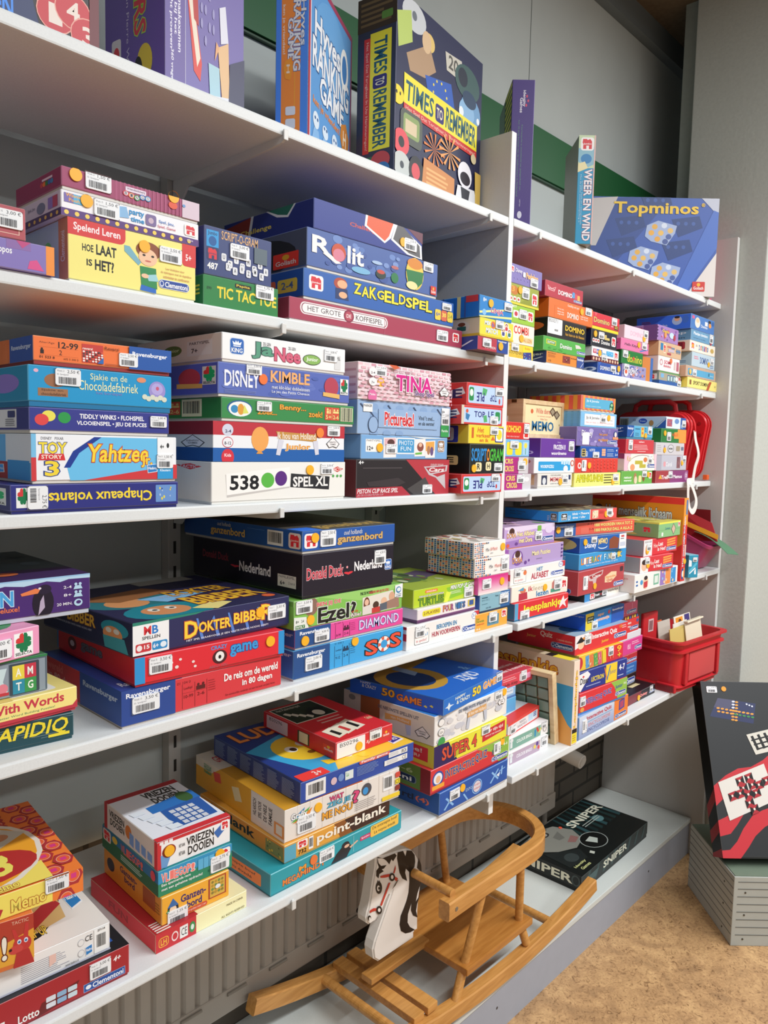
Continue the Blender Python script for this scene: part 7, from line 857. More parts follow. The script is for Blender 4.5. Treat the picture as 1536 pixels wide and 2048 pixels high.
box('lh', 'flat red and cream box', 'f4ecb8', [R(0, 0, .42, 1, 'c83038'), RR(.03, .3, .13, .8, 'f0b83c', .3), RR(.036, .34, .124, .76, 'c83038', .3), T('LH', .05, .4, .11, .7, 'f0b83c', w=.03), E(.16, .28, .23, .8, 'f0d8d4'), E(.17, .36, .22, .72, 'c83038'), RR(.245, .2, .33, .84, 'ece8e4', .05), CE(.26, .32, .32, .72), E(.345, .22, .41, .8, '3c8c4c'), E(.36, .36, .395, .66, 'dce8dc'), T('MADE IN CHINA', .76, .24, .95, .36, '6c5c34', w=0), T('ALL RIGHTS RESERVED', .7, .78, .97, .9, '6c5c34', w=0)], [T('FUN', .3, .3, .6, .7, '7c1c20', w=.04)], [R(0, 0, .44, 1, 'a82830'), LN(.02, .86, .18, 1, 5, 'e0d8d0', 3), R(.44, 0, 1, 1, 'e8e0b0')], lc='9c242c', tc='ece4b4', lip=0)
box('gbord', 'orange yellow box with a spiral board picture', 'f0ac38', [E(.08, .3, .24, .86, '24242c'), E(.11, .42, .21, .72, 'f0d0b0'), P([(.08, .46), (.16, .16), (.24, .46)], '3c6ca8'), P([(.06, .6), (.1, .5), (.1, .7)], '3c8c4c'), T('Ganzen-', .27, .18, .64, .46, '3c2c70', w=.03), T('bord', .36, .5, .58, .76, '3c2c70', w=.03), RR(.36, .78, .66, .96, 'd05038', .4), T('4 spellen met 1 set', .38, .82, .64, .92, 'f4dcc8', w=0), R(.68, .06, .95, .8, 'a83c30'), R(.7, .1, .93, .76, 'd8b04c'), *[E(.72+.05*(k % 4), .16+.13*(k // 4), .76+.05*(k % 4), .26+.13*(k // 4), ('8c7c3c', 'b89038', '6c8c4c')[k % 3]) for k in range(16)], E(.78, .34, .86, .5, 'e8ecf0')], [E(.06, .2, .2, .7, '24242c'), T('Ganzen-', .3, .12, .6, .36, '2c1f44', w=.03), T('bord', .38, .4, .56, .62, '2c1f44', w=.03), R(.7, .1, .9, .7, '7c4424'), LN(.9, .3, .98, .7, 4, '7c5420', 3)], S=[('s', 'f', .22, .84, '1,25', .034, .022)], lc='a8742c', lip=0)
box('vlieg', 'teal green box with pink bouncing letters', '2c8c94', [P([(0, .5), (1, .4), (1, 1), (0, 1)], '2c8864'), P([(0, 0), (1, 0), (1, .3), (0, .5)], '3494c4'), *[T(ch, .04+.055*k, .12+.03*(k % 2), .09+.055*k, .46+.03*(k % 2), 'f07c74', 'f4e4dc', w=.05, ow=.06) for k, ch in enumerate('VLIEGOP!')], T('Een spannende race', .04, .52, .42, .66, 'f0f4f0', w=.02), T('met een geheime opdracht!', .04, .7, .58, .84, 'f0f4f0', w=.02), T('123', .66, .7, .72, .8, '1c4c4c'), *[RR(.52+.075*k, .12, .59+.075*k, .56, '5cb0d8', .1) for k in range(3)], J(.76, .06, .97, .5)], [P([(0, .4), (1, .5), (1, 1), (0, 1)], '1f4c34'), J(.02, .1, .17, .6, '9c9894'), *[T(ch, .36+.05*k, .16, .405+.05*k, .5, 'b85c58', w=.05) for k, ch in enumerate('VLIEGOP!')], LN(.36, .6, .8, .84, 3, '8ca89c', 3), E(.2, .1, .3, .4, 'b8a03c'), E(.88, .1, .96, .5, 'a8404a')], S=[('s', 'f', .82, .58, '2,75', .034, .026), ('d', 'f', .82, .24)], lc='1c4c6c', lip=0)
box('vriez', 'white box with ice blue picture', 'f2f0f0', [R(0, 0, 1, .12, 'c83038'), R(0, 0, .05, 1, 'c83038'), *[RR(.03+.06*k, .02, .08+.06*k, .12, 'f0ecec') for k in range(3)], P([(.04, .5), (.18, .56), (.12, 1), (.05, .96)], '6c9cd0'), E(.06, .2, .24, .66, '8c3424'), T('HET KAN', .28, .34, .36, .46, '1c1c1c', w=.01), T('VRIEZEN', .38, .2, .76, .5, K_, 'f4f4f4', w=.05), T('DOOIEN', .4, .54, .76, .86, K_, 'f4f4f4', w=.05), T('HET KAN', .28, .62, .36, .76, '1c1c1c', w=.01), P([(.76, .4), (.86, .2), (.92, .42), (.82, .66)], '3c6cb4'), J(.86, -.02+.1, .98, .44)],
    [R(0, 0, .06, 1, '8c2428'), T('VRIEZEN', .1, .16, .4, .42, '1c1c1c', w=.05), T('DOOIEN', .12, .46, .4, .72, '1c1c1c', w=.05), E(.42, .2, .54, .7, '9c5c2c'), *[P([(.5+.11*k, .4+.05*k), (.58+.11*k, .45+.05*k), (.58+.11*k, .9), (.5+.11*k, .85)], '5c7cac') for k in range(4)], R(.95, 0, 1, 1, 'a82830')],
    [R(0, 0, 1, .08, 'a02830'), T('VRIEZEN', .42, .1, .86, .22, '2c2c30', 'b0b0b0', w=.05), T('DOOIEN', .46, .24, .86, .36, '2c2c30', 'b0b0b0', w=.05), P([(.3, .38), (1, .3), (1, .5), (.3, .52)], '2c6cb4'), E(.74, .28, .94, .5, '3c5c34'), P([(.4, .52), (.98, .48), (.94, .86), (.36, .88)], '2c58a0'), *[R(.48+.09*(k % 4), .56+.08*(k // 4), .55+.09*(k % 4), .62+.08*(k // 4), 'c8ccd4') for k in range(16)], *[P([(.06+.05*k, .4+.1*k), (.22+.05*k, .4+.1*k), (.24+.05*k, .48+.1*k), (.08+.05*k, .48+.1*k)], 'dce4ec') for k in range(5)], R(0, .93, 1, 1, 'c83038')], S=[('d', 'f', .15, .42)], lc='a8a4a4', tc='e0e4ec', lip=0)
box('mega', 'wide teal box with caped figure', '2a9ca8', [T('M', .19, .3, .24, .52, 'f0a03c', '5c2c44', w=.06, ow=.12), T('MEGA', .08, .54, .2, .84, 'f0883c', '4c2438', w=.05, ow=.08), T('MINDY', .2, .54, .38, .8, 'f0883c', '4c2438', w=.05, ow=.08), P([(.42, .98), (.46, .6), (.5, .4), (.56, .36), (.58, .6), (.54, 1)], '1c1c24'), E(.5, .2, .56, .52, '20202a'), E(.52, .36, .56, .52, 'e0b498'), P([(.56, .56), (.62, .4), (.63, .46), (.57, .64)], 'e0b498'), R(.59, .1, .595, .9, '7cc0c8'), RR(.645, .34, .73, .56, 'c83c6c', .3), T('Spel-Jeu', .655, .39, .72, .5, 'f4e4ec'), RR(.73, .06, .97, .64, 'f0c04c', .15), T('De ontsnapte boef', .745, .12, .955, .32, '4c4424', w=.01), T('Le voyou \u00e9vad\u00e9', .76, .38, .94, .58, '4c4424', w=.01)],
    [RR(.3, .3, .9, .86, 'c07c38', .12), T('De ontsnapte boef', .36, .38, .84, .54, '3c3420', w=.01), T('Le voyou \u00e9vad\u00e9', .38, .62, .8, .78, '3c3420', w=.01)], S=[('s', 'f', .385, .34, '2,00', .036, .022), ('d', 'f', .29, .28, 'e8783c')], lc='1f6c74', tc='1f6870', tray='248490', lip=.003)
box('point', 'orange and brown box with heavy white lettering', 'e0a040', [P([(.5, 0), (1, 0), (1, 1), (.6, 1)], '3c2420'), P([(.44, 0), (.54, 0), (.62, 1), (.5, 1)], '8c5428'), R(.0, .1, .1, 1, '5ca8c0'), J(.11, .08, .2, .56), T('732', .12, .64, .19, .9, K_, w=.03), BC(.21, .1, .25, .86), T('point-blank', .28, .12, .96, .86, 'f4ecdc', w=.06)], [T('point', -.3, .1, .2, .7, '1c1410', w=.06), T('blank', .3, .14, .68, .72, '1c1410', w=.06), R(.8, .16, .99, .9, '5c5c34'), AS(.8, .16, .99, .9, 4, ['8c8438', 'a8862c', '3c4424'], 9)], lc='8c5c20', tray='c8b078', lip=.003)
box('watz', 'white and yellow box with coloured comic lettering', 'e8e0d8', [*[R(.1*k, 0, .1*k+.003, 1, 'd4ccc4') for k in range(10)], P([(.05, .4), (.16, .12), (.13, .44)], '3c8cc8'), P([(.05, .46), (.2, .16), (.16, .46)], '5cb04c'), P([(.06, .5), (.22, .2), (.18, .5)], 'e08c34'), T('Grafix', .05, .2, .18, .4, 'f4f4f4', '3c3c44', w=.04), T('WAT', .36, .1, .48, .26, 'd8487c', '3c2c34', w=.06), T('ZEG JE', .34, .28, .54, .48, '4cb0d0', '3c2c34', w=.06), T('ME NOU', .3, .52, .56, .76, 'f0a83c', '3c2c34', w=.06), T('?', .56, .2, .62, .6, 'd8487c', '3c2c34', w=.06), E(.64, .1, .73, .5, '4c4c54'), E(.65, .22, .7, .46, '3c94d4'), LN(.58, .6, .82, .9, 5, 'a8a09c', 4, .3), BC(.84, .1, .93, .6), R(.83, .78, 1, .92, 'f0d038'), RR(.955, .1, 1, .28, 'd04c3c'), R(.955, .32, 1, .5, 'f0d838'), CE(.96, .34, .995, .48), RR(.955, .54, 1, .72, '8c3430'), R(.09, .46, .2, .52, 'f0ece8')],
    [R(0, 0, .76, 1, 'c08c28'), P([(.0, 0), (.3, 0), (.2, .3), (.0, .3)], 'b0a89c'), P([(.22, .2), (.3, .14), (.32, .44), (.24, .5)], 'a83c30'), P([(.44, .3), (.52, .2), (.56, .6), (.48, .7)], 'c8b890'), R(.66, 0, 1, 1, 'd0c8c0'), *[T(s, .68+.055*k, .2, .715+.055*k, .72, '2c2424', rot=90, w=.02) for k, s in enumerate(('HILARISCH', 'SPEL VOOR', 'DE HELE', 'FAMILIE'))], RR(.9, .5, 1, .9, 'c08048', .1), R(.92, .56, .98, .84, 'dcd4c8'), T('ME NOU?', .1, .1, .2, .4, '3c6c4c', rot=90)], [R(0, 0, 1, 1, 'd0c8bc'), P([(.0, .3), (.3, .3), (.3, 1), (0, 1)], 'c08c28'), T('GRAFIX', .05, .1, .2, .2, 'b83c44'), E(.2, .6, .7, 1.1, 'c8683c'), E(.3, .64, .6, .9, '3c2420'), E(.36, .68, .54, .84, 'e0dcd8')], S=[('s', 'f', .17, .62, '3,50', .04, .03), ('d', 'f', .265, .28)], lc='b0842c', tc='d0c8bc', lip=0)
box('famil', 'dark blue box with yellow ball face', '2c4ca0', [RR(.04, .12, .2, .9, 'eceae8', .04), BC(.05, .16, .19, .84, 'eceae8'), E(.24, .3, .29, .66, 'd8b8c0'), E(.3, .26, .35, .62, '6c8cc8'), R(.36, .24, .43, .66, 'dce4e0'), T('Lu', .37, .3, .39, .5, '4c9c54'), LN(.46, .24, .68, .7, 7, '8ca4d4', 3, .3), RR(.48, -.1, .76, .16, 'e06458', .4), T('Family game', .5, .0, .74, .14, 'f4ece8', w=.03), R(.75, .1, .93, .36, 'eceae8'), R(.71, .44, .93, .7, 'eceae8'), CE(.88, .48, .92, .66), T('UKCA', .87, .14, .92, .32, '2c2c30'), LN(.76, .14, .86, .32, 3, 'a8a8b0', 3, .3), LN(.73, .48, .86, .66, 3, 'a8a8b0', 3, .3)],
    [*[LN(.02+.16*k, .12, .15+.16*k, .92, 14, '7484a0', k, .35) for k in range(6)]], [R(0, 0, 1, 1, '1c2c60'), P([(0, .4), (.6, .2), (1, .8), (1, 1), (.2, 1)], '2c7ca0'), P([(.3, 1), (.6, .5), (1, .6), (1, 1)], 'e0b838'), P([(.34, .74), (.62, .52), (.78, .62), (.5, .92)], 'dcdcd4'), E(.14, .34, .54, .78, 'e0bc30'), E(.22, .5, .31, .6, 'f0f0ec'), E(.34, .46, .43, .56, 'f0f0ec'), E(.25, .53, .3, .59, '2c2418'), E(.37, .49, .42, .55, '2c2418'), E(.32, .64, .38, .69, '5c3c14'), P([(.3, .82), (.5, .9), (.58, .86), (.56, .92), (.3, .9)], 'e0bc30'), E(.54, .88, .64, .97, 'e0bc30'), T('LUDO', .06, .06, .56, .24, 'd8843c', '4c2434', w=.06), RR(.02, .9, .24, 1, 'd83c38', .1), T('3+', .14, .92, .2, .98, 'f0e4e0'), P([(.86, .84), (.96, .78), (.98, .92), (.86, .94)], 'eceaf0'), P([(.87, .85), (.95, .8), (.97, .9), (.87, .92)], '24246c'), T('Hti', .88, .84, .95, .89, 'f4f4f8')], lc='28386c', tc='1c2c60', lip=0)
box('padv', 'red box with big white label', 'd42c34', [RR(.02, .06, .5, .96, 'eceaec', .05), T('BS0296', .07, .14, .38, .36, '3c3c40', w=0), T('spel', .52, .4, .7, .7, 'f0dcd8', w=.01, sh=.2), R(.8, .2, .96, .7, 'c04044'), GO(.81, .24, .95, .66)], [RR(.05, .12, .36, .9, '9c8c94', .05), T('BS0296', .09, .2, .28, .4, '3c3438', w=0), R(.5, .2, .66, .9, '2c3424'), R(.52, .24, .64, .86, 'a8a090'), GO(.84, .3, .98, .7)],
    [P([(.04, .04), (.76, .04), (.76, .46), (.04, .46)], 'e0dccc'), R(.055, .055, .745, .445, '23301f'), T('Het Padvinderspel', .1, .07, .5, .14, 'dcd8c8', w=0, sh=.2), E(.4, .2, .7, .44, '17201a'), P([(.36, .3), (.7, .2), (.72, .28), (.42, .36)], '0c100c'), E(.46, .28, .62, .42, 'd8d4c4'), *[P([(.1+.07*k, .2+.05*k), (.16+.07*k, .18+.05*k), (.2+.07*k, .24+.05*k), (.14+.07*k, .28+.05*k)], 'd8d4c4') for k in range(4)], LN(.3, .5, .8, .62, 2, 'e8b8b0', 4, .35), *[P([(.1+.18*k, .74-.03*k), (.28+.18*k, .7-.03*k), (.34+.18*k, .9-.02*k), (.14+.18*k, .94-.02*k)], 'ece4d0') for k in range(3)], *[P([(.18+.18*k, .78-.03*k), (.24+.18*k, .76-.03*k), (.27+.18*k, .88-.02*k), (.2+.18*k, .9-.02*k)], c) for k, c in enumerate(('1c1c1c', 'c83c3c', '1c1c1c'))], T('Goliath', .86, .72, .96, .78, 'e8c8a0')], S=[('s', 'f', .68, .24, '1,75', .032, .02), ('d', 'f', .39, .62)], lc='8c1c24', lip=0)
box('rtl', 'blue box with thin light blue crosses', '1c54a8', [*[x for u, v in ((.08, .4), (.74, .3)) for x in (P([(u, v), (u+.02, v-.04), (u+.12, v+.42), (u+.1, v+.46)], '8cbcec'), P([(u+.1, v-.06), (u+.12, v-.04), (u+.0, v+.5), (u-.02, v+.46)], '8cbcec'))], P([(.9, .2), (.92, .2), (.91, .6), (.89, .6)], '8cbcec'), P([(.86, .38), (.96, .32), (.96, .36), (.86, .42)], '8cbcec'), P([(.82, .52), (.88, .44), (.86, .66)], 'dce8f4'), E(.45, .22, .6, .9, '8cbcec'), E(.46, .26, .59, .86, '1c54a8'), E(.47, .3, .58, .82, 'd8d0d8'), T('mijn', .485, .42, .565, .52, 'c86c74'), T('vriend', .48, .58, .57, .68, 'c86c74'), P([(.32, .6), (.34, .58), (.4, .96), (.38, .96)], '8cbcec'), T('EXPO', .36, .4, .45, .54, 'b8d4f0', w=0), R(0, 0, 1, .03, '6c9ce0')], [T('rtl', .62, .5, .74, .78, '141c34', w=.05), T('(4)', .76, .5, .9, .78, 'c05c44', w=.03), P([(.1, .2), (.13, .2), (.5, .9), (.46, .9)], '5c84b4'), P([(.4, .2), (.43, .24), (.2, .7), (.17, .66)], '5c84b4')], S=[('s', 'f', .2, .36, '2,00', .034, .022), ('d', 'f', .31, .26)], lc='143c74', tray='c4c4c8')
box('iq', 'red and green box with round emblem', 'd4343c', [P([(.56, 0), (1, 0), (1, .98), (.86, 1), (.76, .4)], '8cb848'), E(.02, .14, .15, .8, '2c4c9c'), E(.035, .22, .135, .7, 'e8ecf4'), R(.02, .72, .16, .9, 'f0a83c'), E(.06, .34, .115, .66, 'e8b890'), T('INTERACTIVE', .17, .26, .53, .62, '2c4ca0', 'f0b84c', w=.05, ow=.05), T('QUIZ', .54, .16, .7, .6, '2c4ca0', 'f0b84c', w=.05, ow=.05), T('Junior', .76, .34, .9, .6, '2c4c84', w=.02), T('4-6', .92, .22, .98, .38, 'e8f0d0'), CL(.76, .68, .99, .9)], [R(0, 0, .9, 1, '64803c'), T('Junior', .1, .0, .3, .2, '1c2c4c'), T('4-6', .62, .2, .82, .4, 'b0bc90'), CL(-.1, .5, .86, .82, '1c2c58', '7c8494'), R(.9, 0, 1, 1, '8c2430')], S=[('s', 'f', .83, .34, '2,00', .026, .026, 1), ('d', 'f', .9, .12)], lc='64803c', tray='a82c34')
box('super4', 'yellow and navy box with red spiky title', 'e8e040', [P([(0, 0), (.18, 0), (.3, 1), (0, 1)], '281c58'), P([(.3, .2), (.26, .9), (.4, .7)], 'c0b42c'), T('SUPER 4', .1, .2, .56, .8, 'd85038', '3c1c34', w=.06, ow=.06), P([(.64, .24), (.97, .1), (.97, .6), (.64, .76)], 'c82c38'), T('Ieder zijn tijd', .67, .24, .94, .44, 'f4e8dc', w=.02), T('WHO IS THE WINNER?', .68, .5, .92, .58, 'f0d8d0')], [R(0, 0, 1, 1, '8c8834'), R(.5, .16, .94, .8, '8c2430'), T('d time!', .56, .26, .88, .46, 'c8b8b0'), T('WINNER?', .56, .56, .86, .7, 'c8b8b0')], S=[('s', 'f', .68, .18, '2,00', .03, .02)], lc='8c8834', lip=0)
box('nieuw', 'thick off white box with grey confetti drawings', 'ece8e4', [AS(0, 0, 1, 1, 8, ['d4d0d0', 'dcd8d8', 'c8c8d0'], 40), E(.04, .14, .12, .4, '8c8c8c'), E(.045, .16, .115, .38, 'ece8e4'), E(.04, .46, .12, .72, '8c8c8c'), E(.045, .48, .115, .7, 'ece8e4'), T('12+', .06, .56, .1, .64, '4c4c4c'), E(.04, .76, .13, 1.1, '3c9c50'), T('DE NIEUWSTE SPELLEN UIT', .3, .08, .74, .2, '5c6c84', w=.03), P([(.42, .3), (.68, .26), (.68, .5), (.54, .46), (.42, .52)], 'd8a468'), T('ik hou van Holland', .43, .32, .67, .44, 'f4ece0', w=.01), P([(.42, .5), (.46, .48), (.44, .9), (.4, .86)], 'c0c4d0'), P([(.64, .46), (.69, .46), (.69, .84), (.66, .86)], 'c0c4d0'), IG(.85, .2, .96, .56)],
    [R(.2, .0, .42, .9, '7c4c30'), R(.0, 0, .2, 1, 'a09c98'), T('DE NIEUWSTE SPELLEN UIT', .4, .16, .84, .28, '4c5464', w=.03), P([(.48, .38), (.76, .36), (.76, .56), (.6, .52), (.48, .6)], 'a8804c'), T('van Holland', .54, .4, .74, .5, 'd0c8bc'), P([(.7, .56), (.76, .54), (.76, .88), (.72, .9)], '8c94a8'), IG(.8, .44, .96, .82), E(.06, .1, .14, .3, '6c6c6c')], S=[('s', 'f', .86, .14, '4,00', .03, .02), ('d', 'f', .95, .12)], lc='a8a49e', tc='2c5c8c', lip=0)
box('g50', 'shiny blue box with big yellow number', '2070c8', [T('HAPPY', .18, .2, .34, .38, 'e8ecd8', w=.03), T('& CRAZY', .2, .44, .42, .68, 'e8ecd8', w=.03), T('50', .46, .16, .6, .72, 'f4d83c', '8c6c1c', w=.06), T('GAME!', .64, .12, .9, .62, 'f0a03c', 'f4e8dc', w=.06, ow=.08), P([(.08, .3), (.1, .5), (.16, .56), (.1, .62), (.08, .82), (.06, .62), (.02, .56), (.06, .5)], 'dce8f0'), R(0, 0, 1, .01, '5c9ce0')], [T('HAPPY', .12, .06, .24, .2, '8c98a0'), T('& CRAZY', .14, .22, .3, .44, '8c98a0'), T('50', .36, .16, .5, .66, 'c89c38', '3c2c14', w=.06), T('GAME', .52, .3, .78, .72, 'c8783c', '4c2c1c', w=.06), *[P([(.82+.06*k, .6-.1*k), (.84+.06*k, .68-.1*k), (.83+.06*k, .76-.1*k), (.8+.06*k, .68-.1*k)], 'd8cc5c') for k in range(2)]], [R(0, 0, 1, 1, '1c4c90'), P([(0, 0), (.6, 0), (.3, .6), (0, .4)], '14284c'), E(.0, .1, .6, .8, '8c6c28'), E(.1, .22, .48, .7, '182c50'), P([(.36, .1), (.9, .0), (.86, .24), (.4, .3)], '8c6c28'), P([(.4, .16), (.5, .14), (.48, .4), (.38, .44)], '6c7c8c'), T('CRAZY', .52, .74, .8, .88, 'e0e8f4', rot=180, w=.03), T('&', .82, .6, .9, .72, '7cb0e0'), P([(.6, .9), (.64, .86), (.68, .92)], 'e8ecf4')], S=[('s', 'f', .93, .24, '3,75', .028, .022)], lc='15397c', tc='1c4c90', lip=0)
# --- lowest shelf, right of the divider
CB = [E(.04, .1, .12, .4, 'e0e4e4'), R(.05, .4, .1, .8, 'e0e4e4')]
box('cbp', 'white box with mauve band', 'f0eeec', [R(.03, .1, .78, .92, 'b8a0b4'), *CB, T('COLOUR BINGO', .2, .36, .58, .62, 'f0ecf0', w=.03), E(.62, .3, .68, .6, 'e8d04c'), E(.68, .12, .74, .44, '5c3c8c'), E(.72, .46, .78, .76, 'd04850')], S=[('s', 'f', .88, .3, '2,00', .026, .024)], lip=0)
box('cbg', 'white box with sage green band', 'f0eeec', [R(.03, .1, .8, .92, '7cac9c'), *CB, T('COLOUR BINGO', .2, .36, .58, .62, 'f0f4f0', w=.03), P([(.64, .3), (.68, .26), (.68, .8), (.64, .8)], '2c8cb8'), P([(.68, .2), (.72, .14), (.76, .5), (.72, .56)], 'd04840'), P([(.74, .6), (.8, .3), (.82, .36), (.76, .68)], 'e8d84c'), E(.86, .3, .96, .8, 'a8a8a8'), E(.88, .36, .94, .74, 'f0e8e8')], S=[('s', 'f', .88, .2, '2,00', .024, .016)], lip=0)
box('reken', 'red edged white box with capital title', 'e8e0e0', [R(0, 0, 1, .2, 'e04038'), R(.95, 0, 1, 1, 'e04038'), R(0, .9, 1, 1, 'd83830'), T('REKEN-', .36, .32, .56, .5, '7c7478', w=0), T('RAADSELS', .3, .58, .6, .78, '7c7478', w=0), R(.64, .24, .8, .8, 'b8d4e8'), R(.78, .2, .92, .74, 'dce8f4'), *[R(.8, .26+.14*k, .9, .34+.14*k, '3c5c9c') for k in range(3)]], [], [R(0, 0, 1, 1, 'd8e0e4'), P([(0, .2), (.6, .1), (.7, .5), (.1, .7)], '6cb0dc'), E(.5, .3, .8, .6, 'e8d8c0'), E(.7, .1, .95, .3, 'c87458'), R(0, .84, 1, 1, 'e04038')], S=[('s', 'f', .14, .56, '2,00', .03, .022)], lip=0)
box('cyan', 'small plain cyan box', '5cb0e4', [], lip=0)
box('blueb', 'small pale blue box', '8cb8e0', [R(.0, .1, .9, .6, 'd8e4f0'), T('Memory World', .3, .2, .86, .46, '7c94b8'), R(0, .8, 1, 1, '4c7cc0')], lip=0)
box('hk', 'rose red box with white print', 'd84858', [T('Hello Kitty', .2, .62, .6, .92, '4c1c24', sh=.2), RR(.64, .16, .84, .8, 'f0ecf0', .2), RR(.84, .3, .95, .74, 'f0a0c4', .1), LN(.2, .2, .6, .5, 2, 'f0c0c4', 3, .3)], [], [R(0, 0, 1, 1, 'd04454'), T('Samen spelend leren', .2, .5, .9, .66, 'f4e0e0'), T('puzzelen & memory', .2, .72, 1, .88, 'f4e0e0'), P([(0, 0), (.6, 0), (.5, .4), (0, .5)], '8c8480'), P([(.1, .1), (.5, .06), (.4, .26), (.1, .3)], '2c2428')], S=[('s', 'f', .74, .4, '1,75', .026, .026)], lip=0)
box('leesup', 'tall cream box with yellow vertical title', 'f0dcc8', [T('Leesplankje', .3, .12, .72, .8, 'f0c83c', 'a83c2c', rot=90, w=.05, ow=.05), R(.1, .81, .9, .86, '1c1c1c'), R(.1, .86, .9, .98, 'f0dc38'), LN(.2, .88, .8, .96, 3, 'c8a82c', 3)],
    [R(0, 0, 1, .3, 'a89c8c'), R(.3, .3, 1, 1, '2c6c90'), R(0, .3, .3, 1, '24506c'), T('Leesplankje', .0, .06, .84, .26, 'b8882c', '6c1c14', w=.06, ow=.05), *[RR(.5+.08*k, .34+.02*(k % 2), .57+.08*k, .44+.02*(k % 2), 'c8b494', .1) for k in range(4)], P([(.66, .5), (.72, .46), (.84, .54), (.96, .76), (1, .8), (1, 1), (.8, 1), (.74, .9), (.74, .74), (.84, .72)], 'a87840'), P([(.66, .5), (.7, .56), (.72, .68), (.64, .74), (.6, .6)], 'a87840')], [R(0, 0, 1, 1, 'd8c8a8'), R(0, .7, 1, .78, '1c1c1c'), R(0, .78, 1, .96, 'f0dc38')], lc='2c6c90', lip=0, name='tall_game_box')
box('encyc', 'pale blue box with orange end', '9cb8dc', [*[R(0, k/10, .7, (k+1)/10, '%02x%02x%02x' % (int(214-60*k/9), int(222-50*k/9), int(236-24*k/9))) for k in range(10)], R(.7, 0, 1, 1, 'f0843c'), T('Interactive Quiz', .14, .1, .64, .32, 'c83c48', w=.02), R(.16, .37, .66, .39, '4c9cc0'), T('ENCYCLOPEDIE', .18, .46, .62, .62, 'e08c8c', w=0), T('ENCYCLOPEDIE', .16, .7, .6, .86, '4c5c9c', w=0), P([(.8, .14), (.92, .08), (.92, .56), (.8, .62)], '3c4ca0'), P([(.82, .2), (.9, .16), (.9, .5), (.82, .54)], 'b84c6c'), CL(.72, .74, .97, .94)], S=[('s', 'f', .1, .5, '2,00', .024, .034, 1)], tray='a8b4cc')
box('iqj', 'red and green box with blue outlined capitals', 'dc343c', [P([(.64, 0), (1, 0), (1, .95), (.8, 1), (.72, .3)], '94c050'), T('INTERACTIVE', .12, .36, .46, .66, '2c4ca8', 'd8b0c0', w=.05, ow=.05), T('QUIZ', .48, .28, .66, .6, '2c4ca8', 'd8b0c0', w=.05, ow=.05), T('Junior', .74, .24, .9, .5, '2c4c9c', w=.02), T('4-6', .92, .2, .98, .36, 'eef4dc'), CL(.74, .62, .98, .84), E(.02, .74, .1, .98, 'e8a04c')], S=[('s', 'f', .06, .42, '2,00', .026, .026)], tray='4c84c8', lip=.006)
box('elec', 'navy and yellow box, white corner', '24388c', [P([(0, .1), (.16, .02), (.22, .22), (.03, .98), (0, .9)], 'f0f0f0'), T('Diset', .02, .3, .18, .62, '2c2c34', w=.03), E(.06, .2, .1, .3, 'd83038'), T('LECTRON', .24, .4, .5, .64, 'f0d83c', w=.05), LN(.14, .76, .52, .84, 1, 'a8b4dc', 3), R(.54, .02, .78, .98, 'f4d038'), T('Junior', .62, .34, .76, .64, '2c4c8c', w=0), P([(.5, .14), (.52, .12), (.58, .8), (.56, .84)], 'e08448'), P([(.56, .8), (.62, .1), (.64, .12), (.58, .84)], '3c7cb0'), T('4-7', .82, .22, .95, .54, 'f0f2f8', w=.04), LN(.8, .76, .96, .84, 1, 'c8d4ec', 3)], lip=0)
box('num', 'yellow and red box printed with small cards', 'f0c43c', [P([(.56, 0), (1, 0), (1, 1), (.56, 1)], 'dc343c'), E(-.06, .1, .08, .9, 'c83440'), *[x for k, c in enumerate(('5c9cd0', 'e07c4c', '58a858', 'd8607c')) for x in (P([(.13+.09*k, .14), (.21+.09*k, .1), (.23+.09*k, .9), (.15+.09*k, .94)], c), AS(.14+.09*k, .16, .22+.09*k, .9, k, ['e8ecf0', 'f0e0a0', '3c5c8c'], 7))], P([(.5, .1), (.58, .06), (.6, .92), (.52, .96)], 'e8d03c'), T('9', .84, .08, .95, .5, 'f4c03c', w=.08), T('+', .86, .56, .95, .86, 'f4c03c', w=.08), T('11', .68, .5, .76, .8, 'f08c50')], S=[('s', 'f', .7, .3, '2,00', .026, .026)], lip=0)
box('intq', 'big red box with pirate boy', 'dc343c', [R(0, 0, .24, 1, 'f0e8e8'), P([(.0, .7), (.2, .5), (.3, .8), (.24, 1), (0, 1)], 'dc343c'), E(.05, .34, .16, .76, 'f0c8a4'), P([(.02, .42), (.1, .1), (.17, .36), (.12, .42)], '1c1c20'), P([(.12, .2), (.2, .1), (.19, .4)], 'e08c3c'), T('Interactive Quiz', .3, .14, .78, .46, 'f8f4f2', w=.05), T('Junior', .48, .6, .62, .8, 'f0c83c', w=.02), T('12', .83, .08, .88, .22, 'f0c03c', w=.02), LN(.88, .1, .98, .32, 2, 'f0c0bc', 3, .4), CL(.72, .48, .97, .74)], [T('Quiz', .5, .06, .68, .4, 'a89c98', w=.05), T('Junior', .3, .36, .44, .56, '98703c', w=.02), T('12 Activités éducatives', .74, .3, .96, .4, 'a88c7c', w=0), CL(.66, .52, .98, .82, '1c2c54', '7c8494')], [R(0, 0, 1, 1, '9cb4c8'), P([(.1, .2), (.5, .1), (.6, .5), (.2, .6)], '2c3c6c'), P([(.4, .6), (.9, .5), (.95, .8), (.5, .9)], 'e8e8ec'), E(.1, .6, .4, .9, '2c5c94'), R(.85, .3, 1, .9, 'd84048')], S=[('s', 'f', .22, .32, '3,75', .032, .028)], lc='7c1c24', lip=0)
